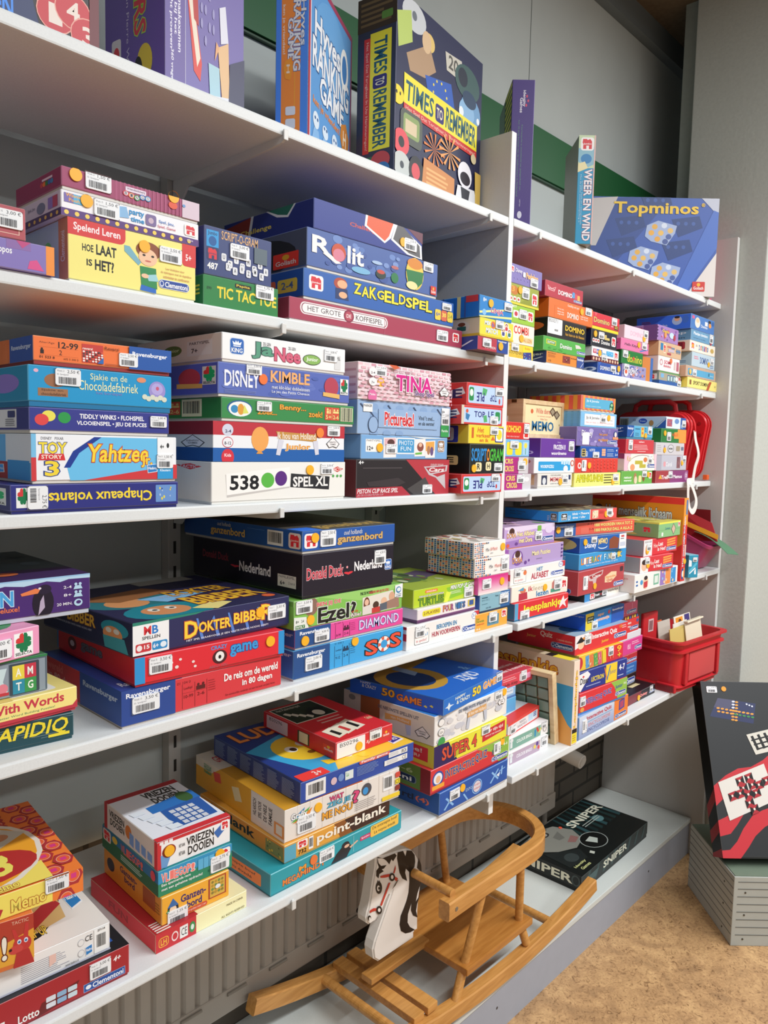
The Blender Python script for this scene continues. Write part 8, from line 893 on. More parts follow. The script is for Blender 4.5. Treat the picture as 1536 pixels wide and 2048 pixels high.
box('ravbl', 'bright blue box with orange cloud lettering', '2f8cdc', [R(0, 0, .2, 1, 'e8d040'), P([(.2, .04), (.24, .04), (.2, 1)], '2f8cdc'), RR(.04, .2, .2, .58, '20301c', .1), T('samen', .06, .26, .18, .38, 'dce8c8'), T('leren', .06, .42, .18, .54, 'dce8c8'), T('super', .3, .2, .46, .38, 'f0a878', 'd8dcf0', w=.05, ow=.08), T('sommetje', .26, .44, .6, .68, 'f0a878', 'd8dcf0', w=.05, ow=.08), E(.56, .12, .62, .36, 'd85060'), R(.66, 0, 1, 1, '2458b0'), T('Ravensburger', .68, .14, .98, .3, 'f0f2f8', w=.03)], [T('Ravensburger', .6, .12, .98, .26, '7c8cac'), R(0, .3, .2, .6, '2c2c34')], S=[('s', 'f', .22, .76, '1,75', .032, .022)], lc='14306c', lip=0)
box('quissy', 'black box with pink fuzzy lettering', '1f1a20', [P([(0, 0), (.5, 0), (.3, .9), (0, 1)], '7c2c38'), T('Quissy', .42, .34, .7, .72, 'f09c94', 'c84c54', w=.06), CL(.78, .5, .98, .74)], [], [P([(.4, .4), (.7, .2), (.8, .8), (.5, .8)], 'e0d0a0'), P([(.5, .5), (.64, .4), (.66, .7)], 'd87c4c')], S=[('s', 'f', .84, .24, '2,00', .02, .018), ('d', 'f', .37, .62)], lip=0)
box('bk', 'thin black box', '1c1a1e', [CL(.6, .3, .96, .8)], lip=0)
box('bl5', 'blue box', '2c6cb4', [T('memo', .6, .3, .9, .46, '8cb8e4'), T('lotto', .6, .6, .88, .76, '8cb8e4')], lip=0)
box('rd5', 'dark red box', 'b8343c', [AS(.3, .0, .9, .5, 3, ['7c1c20', 'e0a04c'], 8), CL(.6, .5, .98, .84)], lip=0)
box('mg5', 'magenta box', 'd84890', [T('eu', .5, .3, .6, .66, 'f0c0d8'), LN(.64, .2, .92, .44, 2, 'f0d0e0', 3, .35), CL(.74, .56, .98, .82)], lip=0)
box('wh5', 'white rounded tray like box', 'dcdce4', [], lip=0)
box('rc5', 'red box with coloured flags border', 'd83c3c', [R(0, 0, 1, .2, '5c2c2c'), *[R(.5+.08*k, .02, .55+.08*k, .18, ('e8a04c', 'e8d84c', '4c6cb0')[k % 3]) for k in range(6)], T('lezen', .5, .34, .72, .5, 'f4e8e4', w=.03), T('leren', .54, .56, .7, .7, 'f4e8e4', w=.03), CL(.68, .66, .98, .88), E(.9, .3, .98, .5, '3c5c9c')], lip=0)
box('pk5', 'dusty pink box', 'c85c7c', [LN(.3, .5, .6, .8, 2, 'd890a4', 3), R(.8, .1, .82, .6, 'd890a4'), CL(.62, .56, .96, .84)], lip=0)
# --- the platform and the wooden crate
box('sniper', 'large black box with a grim man on its lid', '16201f', [*[P([(.1+.12*k, 0), (.13+.12*k, 0), (.08+.12*k, 1), (.05+.12*k, 1)], '2c4444') for k in range(8)], T('SNIPER', .3, .22, .66, .76, 'dcdcc8', w=.1), P([(.02, .4), (.24, .3), (.2, .8), (.04, .9)], '3c5454')],
    [T('SNIPER', .02, .2, .88, .84, 'dcdcc8', w=.12), *[E(.86, .1, .98, .9, '2c3434')], E(.88, .2, .96, .8, '121616')],
    [R(0, 0, 1, 1, '0e1414'), *[P([(.52+.06*k, .0), (.54+.06*k, 0), (.5+.07*k, .6), (.46+.07*k, .62)], ('1c3434', '2c4c50', '162828')[k % 3]) for k in range(8)], E(.74, .36, .84, .52, '5c8488'), P([(.04, .06), (.3, .02), (.44, .1), (.5, .34), (.44, .56), (.3, .62), (.16, .5), (.05, .3)], '84847c'), P([(.04, .06), (.16, .04), (.12, .24), (.05, .3)], '5c5c58'), E(.24, .1, .33, .2, '2c2c2c'), E(.27, .12, .31, .18, '9c9c98'), P([(.2, .06), (.36, .05), (.37, .09), (.22, .1)], '2c2c2a'), P([(.3, .26), (.4, .22), (.36, .38), (.3, .36)], '6c6c66'), P([(.32, .46), (.42, .4), (.44, .5), (.36, .54)], '8c6460'), P([(.06, .4), (.3, .66), (.24, .84), (.04, .8)], '1c2222'), E(.1, .6, .22, .78, '343c3c'), T('SNIPER', .52, .2, .985, .34, 'dcdcc8', w=.1), LN(.6, .38, .9, .46, 2, 'a8b0a8', 4, .35), E(.36, .5, .6, .86, '98a09c'), E(.368, .512, .592, .848, '0c1010'), P([(.42, .62), (.5, .6), (.52, .7), (.46, .76)], 'b8c0b8'), P([(.3, .8), (.33, .78), (.34, .84), (.31, .86)], 'c0c4b8'), T('Identity', .06, .82, .2, .87, 'c8cc8c', sh=.1), T('Games', .08, .89, .19, .94, 'c8cc8c', sh=.1)], S=[('d', 't', .46, .2, 'e8583c', .006)], lc='0e1212', lip=.012, tray='101414')
# ------------------------------------------------------------------ stacking order and labels
def stk(ph, ids): stack(ph, ids)
stk('first left-hand pile, second shelf', ['s2a1', 's2a2']); stk('second left-hand pile, second shelf', ['hoelaat', 'party', 'bingo'])
stk('third left-hand pile, second shelf', ['tictac', 'scripto']); stk('fourth left-hand pile, second shelf', ['koffie', 'zakgeld', 'rolit', 'challenge']); stk('pile beside divider, second shelf', ['champ', 'mixm', 'linja'])
stk('first right-hand pile, second shelf', ['souv', 'combi', 'limeg', 'puz3', 'peek']); stk('second right-hand pile, second shelf', ['ravor', 'grdom', 'bldom', 'ordom', 'rddom']); stk('third right-hand pile, second shelf', ['bludom', 'whjum', 'bkdom2', 'rddom2'])
stk('fourth right-hand pile, second shelf', ['patdom', 'grdom2', 'pinkk', 'lpink']); stk('fifth right-hand pile, second shelf', ['lotj', 'whdom', 'beige', 'violet']); stk('last right-hand pile, second shelf', ['sport', 'beigeb', 'lblue', 'whd2', 'plaat', 'blued'])
stk('first left-hand pile, third shelf', ['chap', 'yaht', 'tiddly', 'sjakie', 'reversi']); stk('second left-hand pile, third shelf', ['spelxl', 'holl', 'benny', 'kimble', 'janee']); stk('third left-hand pile, third shelf', ['cars', 'photo', 'pict', 'tina']); stk('pile beside divider, third shelf', ['topb', 'scripg', 'verk', 'top2', 'top1'])
stk('first right-hand pile, third shelf', ['criss1', 'criss2', 'tulip', 'redk']); stk('pile under wooden box, third shelf', ['memow', 'woordp', 'frozp']); stk('third right-hand pile, third shelf', ['apen', 'redspk', 'lotob', 'winp', 'jipb', 'jipo']); stk('fourth right-hand pile, third shelf', ['grjum', 'pinks', 'redt', 'ravb']); stk('pile by red suitcases, third shelf', ['treft', 'greyc', 'ltgrey', 'grnor', 'frozl'])
stk('first left-hand pile, fourth shelf', ['rapid', 'words', 'amtg', 'selecta', 'pengu']); stk('second left-hand pile, fourth shelf', ['reis', 'crazy', 'bibber']); stk('third left-hand pile, fourth shelf', ['sos', 'diam', 'ezel', 'donald', 'ganz']); stk('fourth left-hand pile, fourth shelf', ['beroep', 'four', 'turt']); stk('pile beside divider, fourth shelf', ['orsm', 'blgr', 'pinkg', 'mm2', 'mm1'])
stk('first right-hand pile, fourth shelf', ['lees', 'ikleer', 'alfab', 'math', 'dora', 'klok']); stk('second right-hand pile, fourth shelf', ['nlees', 'carsq', 'liter', 'dismem', 'w1000']); stk('third right-hand pile, fourth shelf', ['spelen', 'hl2', 'hl1', 'greenm'])
stk('first left-hand pile, lowest shelf', ['lotto', 'hasb', 'fox', 'memo']); stk('second left-hand pile, lowest shelf', ['lh', 'gbord', 'vlieg', 'vriez']); stk('third left-hand pile, lowest shelf', ['mega', 'point', 'watz', 'famil', 'padv']); stk('pile beside divider, lowest shelf', ['rtl', 'iq', 'super4', 'nieuw', 'g50'])
stk('pile left of tray, lowest shelf', ['cbp', 'cbg', 'reken', 'cyan', 'blueb', 'hk']); stk('second right-hand pile, lowest shelf', ['encyc', 'iqj', 'elec', 'num', 'intq', 'ravbl']); stk('hidden pile by red crate', ['quissy', 'bk', 'bl5', 'rd5', 'mg5', 'wh5', 'rc5', 'pk5'])
for i, l in (('times', ', beside divider on top shelf'), ('hyves', ' on top shelf'), ('kers', ' on top shelf'), ('reds', ', leftmost on top shelf'), ('ident', ' behind divider on top shelf'), ('weer', ' at top shelf front edge'), ('topm', ' standing at right end of top shelf'), ('zeil', ', right end of top shelf')):
    make(i, BX[i][0]+l, 'tall games standing on the top shelf')
make('upor', 'small upright orange and blue box between two piles on second shelf'); make('lich', BX['lich'][0]+' on fourth shelf'); make('teal', 'small upright teal box beside magenta tub on fourth shelf'); make('leesup', BX['leesup'][0]+' on lowest shelf')
make('sniper', BX['sniper'][0]+', on the low platform')

# ================================================================== other objects
BEECH = wood('b9803f', 'd39a55', 6, 70, 70, .32, 'beech_lacquer')
BEECHD = wood('a86c2e', 'c08440', 5, 55, 55, .3, 'seat_lacquer')
PINE = wood('d2b182', 'ead2a6', 30, 4, 30, .5, 'plain_pine')
# ---- rocking horse chair on the platform
ZP = .137
ch = thing('rocking_horse_chair', 'wooden toddler rocking chair with a white painted horse head', 'rocking chair', (1.45, 1.14, ZP))
def W(x, y, z): return (x-1.45, y-1.14, z+ZF-ZP)
def rocker(yc):
    b = MB(); pts = []; R0 = 2.2; xc = 1.58
    for i in range(25):
        x = .955+i*(2.0-.955)/24; pts.append(W(x, yc, -1.335+.019+(x-xc)**2/(2*R0)))
    b.sweep(pts, [(-.015, -.016), (-.012, -.019), (.012, -.019), (.015, -.016), (.015, .016), (.012, .019), (-.012, .019), (-.015, .016)], BEECH); b.build('rocker', ch)
YN, YF = 1.004, 1.268
rocker(YN); rocker(YF)
b = MB(); b.box(1.372-1.45, 1.655-1.45, YN-.012-1.14, YF+.012-1.14, -1.237+ZF-ZP, -1.219+ZF-ZP, BEECHD, .003); b.build('seat', ch)
b = MB(); b.box(1.185-1.45, 1.39-1.45, -.017, .017, -1.229+ZF-ZP, -1.214+ZF-ZP, BEECH, .002); b.build('head_support_bar', ch)
HEADP = {'outline': [(1.2091, -1.1828), (1.1929, -1.1683), (1.1886, -1.1447), (1.1939, -1.1276), (1.2067, -1.1041), (1.2218, -1.0781), (1.2349, -1.0541), (1.2448, -1.0386), (1.2481, -1.0317), (1.2389, -1.0343), (1.2299, -1.042), (1.2211, -1.0563), (1.2135, -1.0677), (1.198, -1.0778), (1.1879, -1.0772), (1.1757, -1.0778), (1.1667, -1.0698), (1.1642, -1.0565), (1.1671, -1.0449), (1.1722, -1.0327), (1.1772, -1.0139), (1.1809, -0.9913), (1.1848, -0.9736), (1.1907, -0.947), (1.1915, -0.9312), (1.1922, -0.9226), (1.208, -0.9277), (1.224, -0.9319), (1.2542, -0.9367), (1.278, -0.9403), (1.2975, -0.9461), (1.315, -0.9549), (1.3279, -0.9685), (1.3425, -0.9897), (1.3523, -1.0126), (1.3549, -1.0275), (1.355, -1.0483), (1.348, -1.0836), (1.345, -1.117), (1.3458, -1.1698), (1.3318, -1.1667), (1.3325, -1.1844)], 'paint': [([(1.1956, -0.9247), (1.2127, -0.9348), (1.2357, -0.9373), (1.2543, -0.9392), (1.2612, -0.9473), (1.2491, -0.9566), (1.243, -0.9492), (1.2364, -0.9589), (1.2256, -0.9456), (1.2174, -0.9382), (1.2081, -0.9329), (1.1968, -0.9284)], '1b1512'), ([(1.1956, -0.9255), (1.1999, -0.941), (1.2087, -0.9514), (1.2266, -0.9566), (1.2181, -0.9614), (1.2108, -0.9603), (1.2179, -0.9678), (1.2036, -0.9685), (1.201, -0.9779), (1.1927, -0.9688), (1.1932, -0.9561), (1.2015, -0.9517), (1.196, -0.9394)], '1b1512'), ([(1.2638, -0.94), (1.283, -0.9442), (1.292, -0.9612), (1.2964, -0.9481), (1.3138, -0.9557), (1.3255, -0.9709), (1.3282, -0.9891), (1.3254, -1.0017), (1.3096, -1.0088), (1.302, -1.0006), (1.2944, -0.9924), (1.2923, -1.0017), (1.3005, -1.0258), (1.283, -1.0122), (1.2723, -0.9935), (1.2673, -0.9731), (1.2624, -0.9544)], '1b1512'), ([(1.3069, -1.0009), (1.3298, -1.0171), (1.3522, -1.0437), (1.3525, -1.0508), (1.3395, -1.0729), (1.3339, -1.0921), (1.3487, -1.0821), (1.3393, -1.1006), (1.3356, -1.1163), (1.3424, -1.1359), (1.3251, -1.1228), (1.317, -1.1061), (1.3183, -1.0878), (1.3061, -1.1115), (1.3056, -1.1319), (1.3148, -1.1474), (1.3329, -1.1623), (1.3179, -1.1621), (1.2991, -1.1563), (1.2828, -1.1426), (1.2769, -1.1236), (1.2802, -1.1031), (1.2906, -1.0891), (1.2998, -1.0745), (1.3065, -1.0569), (1.3085, -1.0322)], '1b1512'), ([(1.3397, -0.9825), (1.3508, -1.0068), (1.3533, -1.0268), (1.3356, -1.0075)], '1b1512'), ([(1.2131, -1.0053), (1.2125, -1.0107), (1.2103, -1.0146), (1.2069, -1.0163), (1.2028, -1.0157), (1.1987, -1.0128), (1.1951, -1.008), (1.1927, -1.0022), (1.1917, -0.9961), (1.1923, -0.9907), (1.1945, -0.9868), (1.1979, -0.9851), (1.2019, -0.9856), (1.206, -0.9885), (1.2096, -0.9932), (1.2121, -0.9991)], '1b1512'), ([(1.1963, -0.9849), (1.1984, -0.9801), (1.2013, -0.987), (1.2043, -0.9831), (1.2066, -0.9912)], '1b1512'), ([(1.2054, -1.003), (1.2051, -1.0055), (1.2041, -1.0073), (1.2025, -1.0082), (1.2007, -1.0079), (1.1988, -1.0066), (1.1972, -1.0044), (1.196, -1.0016), (1.1956, -0.9988), (1.1959, -0.9963), (1.1969, -0.9945), (1.1984, -0.9936), (1.2003, -0.9939), (1.2021, -0.9952), (1.2038, -0.9974), (1.2049, -1.0001)], 'e9e2da'), ([(1.2054, -1.003), (1.2052, -1.0043), (1.2046, -1.0053), (1.2036, -1.0056), (1.2025, -1.0054), (1.2014, -1.0047), (1.2004, -1.0035), (1.1997, -1.002), (1.1994, -1.0005), (1.1996, -0.9991), (1.2002, -0.9982), (1.2012, -0.9978), (1.2023, -0.998), (1.2034, -0.9988), (1.2044, -1.0), (1.2051, -1.0015)], '1b1512'), ([(1.2058, -0.9739), (1.2186, -0.9763), (1.2371, -0.9815), (1.2373, -0.9882), (1.2211, -0.9842), (1.2073, -0.9788)], 'c23a2a'), ([(1.25, -0.9843), (1.2567, -0.968), (1.258, -0.9776), (1.2536, -0.9875)], 'c23a2a'), ([(1.2539, -0.9942), (1.2665, -1.0045), (1.261, -1.0095), (1.2517, -0.9991)], 'c23a2a'), ([(1.2343, -1.0018), (1.2406, -1.0039), (1.2127, -1.0479), (1.2071, -1.0441)], 'c23a2a'), ([(1.1731, -1.0415), (1.1846, -1.0412), (1.1964, -1.0461), (1.1952, -1.0515), (1.1826, -1.0479), (1.1738, -1.048)], 'c23a2a'), ([(1.2661, -1.0068), (1.2674, -1.009), (1.257, -1.018), (1.2455, -1.0236), (1.2546, -1.0161)], '1b1512'), ([(1.2549, -0.9964), (1.2543, -1.0001), (1.2523, -1.0025), (1.2492, -1.0034), (1.2455, -1.0027), (1.2418, -1.0003), (1.2386, -0.9968), (1.2364, -0.9926), (1.2355, -0.9884), (1.2361, -0.9848), (1.2381, -0.9823), (1.2411, -0.9814), (1.2448, -0.9822), (1.2485, -0.9845), (1.2518, -0.988), (1.254, -0.9922)], '1b1512'), ([(1.2496, -0.9941), (1.2494, -0.9959), (1.2484, -0.9971), (1.2469, -0.9976), (1.2452, -0.9972), (1.2434, -0.9961), (1.2419, -0.9944), (1.2408, -0.9923), (1.2404, -0.9903), (1.2407, -0.9885), (1.2417, -0.9873), (1.2431, -0.9868), (1.2449, -0.9871), (1.2466, -0.9883), (1.2482, -0.99), (1.2492, -0.992)], 'e9e2da'), ([(1.213, -1.0581), (1.2124, -1.0617), (1.2104, -1.0641), (1.2073, -1.0649), (1.2037, -1.064), (1.2, -1.0616), (1.1968, -1.0579), (1.1946, -1.0537), (1.1938, -1.0495), (1.1944, -1.0459), (1.1963, -1.0435), (1.1994, -1.0427), (1.203, -1.0436), (1.2067, -1.046), (1.2099, -1.0496), (1.2121, -1.0539)], '1b1512'), ([(1.2079, -1.0557), (1.2076, -1.0573), (1.2067, -1.0583), (1.2052, -1.0586), (1.2035, -1.0582), (1.2017, -1.057), (1.2002, -1.0554), (1.1992, -1.0535), (1.1988, -1.0516), (1.1991, -1.05), (1.2, -1.0489), (1.2015, -1.0486), (1.2032, -1.049), (1.205, -1.0502), (1.2065, -1.0518), (1.2075, -1.0538)], 'e9e2da'), ([(1.177, -1.0604), (1.1767, -1.0626), (1.1756, -1.064), (1.1739, -1.0646), (1.1718, -1.0641), (1.1698, -1.0627), (1.168, -1.0605), (1.1668, -1.058), (1.1663, -1.0555), (1.1666, -1.0533), (1.1677, -1.0519), (1.1694, -1.0513), (1.1715, -1.0518), (1.1735, -1.0532), (1.1753, -1.0553), (1.1765, -1.0578)], '1b1512'), ([(1.176, -1.0625), (1.1758, -1.0642), (1.1752, -1.0654), (1.1743, -1.066), (1.1732, -1.0659), (1.1721, -1.065), (1.1711, -1.0635), (1.1704, -1.0617), (1.1702, -1.0598), (1.1703, -1.0582), (1.1709, -1.0569), (1.1718, -1.0563), (1.1729, -1.0565), (1.174, -1.0574), (1.175, -1.0588), (1.1757, -1.0606)], 'e9e2da'), ([(1.2009, -1.0628), (1.2014, -1.0641), (1.1927, -1.0742), (1.1922, -1.0727)], '1b1512')]}
b = MB(); WH = mat('e9e2da', .38, .45)
b.prism([(x-1.45, z+ZF-ZP) for x, z in HEADP['outline']], -.016, .016, WH, 'y', .004); b.build('horse_head', ch)
hh = bpy.data.objects[-1] if False else [o for o in ch.children if o.name.startswith('horse_head')][0]
b = MB()
for k, (nm, c) in enumerate(HEADP['paint']):
    for sgn in (-1, 1):
        y = sgn*(.0163+.00012*k); b.add([(x-1.45, y, z+ZF-ZP) for x, z in nm], [list(range(len(nm)))], mat(c, .35))
b.build('painted_mane_and_bridle', hh)
b = MB(); b.tube(W(1.322, YN, -1.014), W(1.322, YF, -1.014), .0105, BEECH, n=20); b.build('handle_rod', ch)
b = MB(); pts = [(1.292, YN), (1.40, YN), (1.52, YN)]; cx, rr = 1.655, (YF-YN)/2
pts += [(cx-.06, YN)]+[(cx+rr*math.sin(a), 1.136-rr*math.cos(a)) for a in [R_(q) for q in range(0, 181, 12)]]+[(cx-.06, YF), (1.52, YF), (1.40, YF), (1.292, YF)]
b.sweep([W(x, y, -1.042) for x, y in pts], [(-.0155, -.019), (-.0125, -.0225), (.0125, -.0225), (.0155, -.019), (.0155, .019), (.0125, .0225), (-.0125, .0225), (-.0155, .019)], BEECH); b.build('backrest_hoop', ch, True)
b = MB(); b.tube(W(1.318, YN-.0165, -1.042), W(1.318, YN-.0152, -1.042), .005, mat('9a9a98', .3, metal=.9)); b.build('screw', ch)
for y in (YN, YF):
    for (xt, xb) in ((1.44, 1.392), (1.605, 1.625)):
        b = MB(); b.tube(W(xt, y, -1.06), W(xb, y+(.012 if y == YN else -.012), -1.226), .0105, BEECH, n=18); b.build('spindle', ch)
    for (xt, xb) in ((1.388, 1.345), (1.63, 1.645)):
        b = MB(); b.tube(W(xt, y+(.012 if y == YN else -.012), -1.232), W(xb, y, -1.29), .0112, BEECH, n=18); b.build('leg', ch)
for x in (1.215, 1.262):
    b = MB(); b.box(x-.017-1.45, x+.017-1.45, YN-1.14, YF-1.14, -1.268+ZF-ZP, -1.25+ZF-ZP, BEECH, .002); b.build('footrest_slat', ch)
b = MB(); b.tube(W(1.16, YN, -1.268), W(1.16, YF, -1.268), .0115, BEECH, n=18); b.build('front_stretcher', ch)
b = MB(); b.tube(W(1.78, YN, -1.298), W(1.78, YF, -1.298), .0115, BEECH, n=18); b.build('rear_stretcher', ch)

# ---- red suitcases standing against the end panel
def rrect(y0, y1, z0, z1, r, tap=0):
    out = []
    for cy, cz, a0 in ((y1-r-tap, z0+r, -90), (y1-r, z1-r, 0), (y0+r, z1-r, 90), (y0+r+tap, z0+r, 180)):
        for j in range(7): a = R_(a0+j*15); out.append((cy+r*math.cos(a), cz+r*math.sin(a)))
    return out
REDP = mat('d4242c', .32, .5)
def suitcase(label, x0, x1, y0, y1, z1, seam):
    zb = -.0955+ZF; t = thing('toy_suitcase', label, 'suitcase', (x0, y0, zb), 0, 'red suitcases'); h = z1+ZF-zb; D = y1-y0
    b = MB(); b.prism(rrect(0, D, 0, h, .055, .02), 0, (x1-x0)*.48, REDP, 'x', .008); b.build('front_shell', t, True)
    b = MB(); b.prism(rrect(0, D, 0, h, .055, .02), (x1-x0)*.5, x1-x0, REDP, 'x', .008); b.build('rear_shell', t, True)
    b = MB(); b.prism(rrect(.004, D-.004, .004, h-.004, .052, .02), (x1-x0)*.46, (x1-x0)*.53, mat('8c1218', .5), 'x'); b.build('seam', t)
    pts = [(seam, D/2-.075, h-.006), (seam, D/2-.07, h+.022), (seam, D/2-.05, h+.034), (seam, D/2+.05, h+.034), (seam, D/2+.07, h+.022), (seam, D/2+.075, h-.006)]
    b = MB(); b.sweep(pts, [(.009*math.cos(q*.785), .009*math.sin(q*.785)) for q in range(8)], REDP, (1, 0, 0)); b.build('handle', t, True)
    return t, h
t, h = suitcase('glossy red plastic suitcase against the end panel, behind another', 2.694, 2.739, 1.003, 1.30, .152, .022)
for y, z in ((.03, .20), (.025, .16), (.03, .09)):
    b = MB(); b.tube((-.0005, y, z), (-.002, y, z), .006, mat('a81c22')); b.build('rivet', t)
b = MB(); b.box(.01, .03, -.004, .012, .004, .022, mat('e8642c', .4), .003); b.build('orange_foot', t)
t, h = suitcase('glossy red plastic suitcase with white strap beside game pile', 2.566, 2.624, 1.013, 1.29, .142, .03)
STR = mat('e4dcd6', .8, .2, .06, 300)
b = MB(); b.prism([(-.004, .17), (.0, .19), (.006, .19), (.010, .17)], .036, .042, REDP, 'x'); b.build('strap_ring', t)
b = MB(); pts = [(.039, .0, .172), (.037, -.006, .14), (.04, -.014, .11), (.042, -.016, .085), (.036, -.01, .05), (.03, -.008, .015), (.02, -.012, .006), (-.02, -.02, .004), (-.055, -.024, .003), (-.066, -.03, -.012), (-.062, -.03, -.05), (-.05, -.032, -.085), (-.03, -.034, -.098), (-.012, -.036, -.085), (-.002, -.034, -.06), (-.016, -.03, -.03), (-.04, -.027, -.004), (-.05, -.02, .006)]
def smooth(p, n=4):
    p = [Vector(q) for q in p]; out = []
    for i in range(len(p)-1):
        a, b2, c, d = p[max(i-1, 0)], p[i], p[i+1], p[min(i+2, len(p)-1)]
        for k in range(n):
            s = k/n; out.append(.5*((2*b2)+(c-a)*s+(2*a-5*b2+4*c-d)*s*s+(3*b2-a-3*c+d)*s**3))
    return out+[p[-1]]
b.sweep(smooth(pts), [(-.0095, -.0006), (.0095, -.0006), (.0095, .0006), (-.0095, .0006)], STR, (0, -1, .2)); b.build('strap', t, True)

# ---- magenta tub tipped forward on the fourth shelf
t = thing('plastic_tub', 'tipped magenta plastic tub holding folded cards on fourth shelf', 'tub', (2.60, .985, ZF-.398)); t.rotation_euler = (R_(24), 0, R_(-3))
TUB = mat('b0406c', .3, .5)
bm = bmesh.new()
def ring(x0, x1, y0, y1, z, r=.02):
    return [bm.verts.new((x, y, z)) for x, y in rrect(x0, x1, y0, y1, r)]
rs = [ring(.012, .118, .006, .19, 0), ring(.0, .130, -.006, .20, .088), ring(-.006, .136, -.012, .206, .088), ring(-.006, .136, -.012, .206, .098), ring(.003, .127, -.003, .197, .098), ring(.015, .115, .009, .187, .004)]
for a, c in zip(rs, rs[1:]):
    n = len(a)
    for k in range(n): bm.faces.new((a[k], a[(k+1) % n], c[(k+1) % n], c[k]))
bm.faces.new(rs[0][::-1]); bm.faces.new(rs[-1]); bmesh.ops.recalc_face_normals(bm, faces=bm.faces[:])
b = MB(); b.bm(bm, TUB); b.build('tub_body', t, True)
def card(name, label, pts, th, col, cat='card'):
    """a bent sheet: four corner points"""
    b = MB(); p = [Vector(q) for q in pts]; n = (p[1]-p[0]).cross(p[3]-p[0]).normalized()*th
    b.add([*p, *[q+n for q in p]], [[0, 1, 2, 3], [7, 6, 5, 4], [0, 4, 5, 1], [1, 5, 6, 2], [2, 6, 7, 3], [3, 7, 4, 0]], mat(col, .5)); return tag(b.build(name), label, cat)
z4 = ZF-.40
o = card('folder', 'dark red folder sticking up from magenta tub', [(2.63, .925, z4+.105), (2.63, 1.09, z4+.10), (2.65, 1.09, z4+.22), (2.65, .955, z4+.165)], .004, 'a8242c', 'folder')
o = card('paper_strip', 'yellow paper strip across the red folder in tub', [(2.622, .922, z4+.112), (2.622, 1.09, z4+.17), (2.624, 1.09, z4+.187), (2.624, .922, z4+.128)], .0015, 'f0b030', 'paper')
o = card('card_sleeve', 'upright dark red card at back of magenta tub', [(2.69, .97, z4+.10), (2.69, 1.06, z4+.11), (2.70, 1.06, z4+.205), (2.70, .98, z4+.205)], .003, '7c141a')
b = MB(); n = 9; vs = []
for i in range(n):
    s = i/(n-1); y = 1.0-.115*s; z = z4+.133-.022*s-.043*s*s; vs += [(2.615, y, z), (2.70, y-.008*s, z-.010)]
b.add(vs+[(x, y, z+.0012) for x, y, z in vs], [[2*i, 2*i+1, 2*i+3, 2*i+2] for i in range(n-1)]+[[2*n+2*i, 2*n+2*i+2, 2*n+2*i+3, 2*n+2*i+1] for i in range(n-1)]+[[2*i, 2*i+2, 2*n+2*i+2, 2*n+2*i] for i in range(n-1)]+[[2*i+1, 2*n+2*i+1, 2*n+2*i+3, 2*i+3] for i in range(n-1)]+[[0, 2*n, 2*n+1, 1], [2*n-2, 2*n-1, 4*n-1, 4*n-2]], mat('4f7a5a', .6))
tag(b.build('paper_sheet', smooth=True), 'curling green paper sheet hanging over the rim of magenta tub', 'paper')

# ---- red stacking crate with picture cards on the lowest shelf
t = thing('stacking_crate', 'red plastic stacking crate full of picture cards', 'crate', (2.36, .925, ZF-.7655), R_(-5))
CR = mat('c4262e', .38, .5, .03, 30)
bm = bmesh.new(); X1, Y1, H = .315, .19, .165
def cring(e, z, r=.03): return [bm.verts.new((x, y, z)) for x, y in rrect(-e, X1+e, -e, Y1+e, r)]
rs = [cring(-.012, 0), cring(-.012, .006), cring(-.004, .014), cring(-.004, .0165), cring(-.012, .02), cring(-.006, .128), cring(.006, .130), cring(.006, .136), cring(-.003, .138), cring(.0, .158), cring(.012, .160), cring(.012, .166), cring(-.004, .166), cring(-.016, .012)]
for a, c in zip(rs, rs[1:]):
    n = len(a)
    for k in range(n): bm.faces.new((a[k], a[(k+1) % n], c[(k+1) % n], c[k]))
bm.faces.new(rs[0][::-1]); bm.faces.new(rs[-1]); bmesh.ops.recalc_face_normals(bm, faces=bm.faces[:])
b = MB(); b.bm(bm, CR); b.build('crate_body', t, True)
for x in (.045, X1-.05): 
    b = MB(); b.box(x, x+.018, -.001, .012, .022, .13, CR, .003); b.build('corner_rib', t)
b = MB(); b.box(.075, X1-.06, .003, .012, .03, .122, mat('cd4a4c', .45), .001); b.build('front_panel', t)
b = MB(); b.box(-.002, .012, .01, .075, .0, .026, CR, .003); b.box(-.004, .0, .014, .071, .004, .022, mat('7c1218'), .001); b.build('corner_foot', t)
b = MB(); b.box(.012, .105, .135, .147, .03, .235, CR, .005); b.build('back_handle_plate', t)
b = MB(); b.box(.042, .074, .1335, .1352, .17, .212, mat('d8b8b8', .4))
for j in range(8): b.box(.046+.003*j, .0475+.003*j, .1331, .1336, .175, .207, mat('7c4448'))
b.build('barcode_label', t)
rd = random.Random(4)
cards = [('cream card folded at the top, standing in red crate', 'e8dcc0', .02), ('yellow edged card at left of red crate', 'd8c070', .0), ('white card between others in red crate', 'ece6dc', .01), ('card with orange picture at right end of crate', 'f0e8d8', .02), ('thin grey card leaning in the crate middle', 'c8c0b4', .012), ('orange clear sleeve at left inside red crate', 'd8683c', .008)]
Mx = Matrix.Translation((2.36, .925, ZF-.7655)) @ Matrix.Rotation(R_(-5), 4, 'Z')
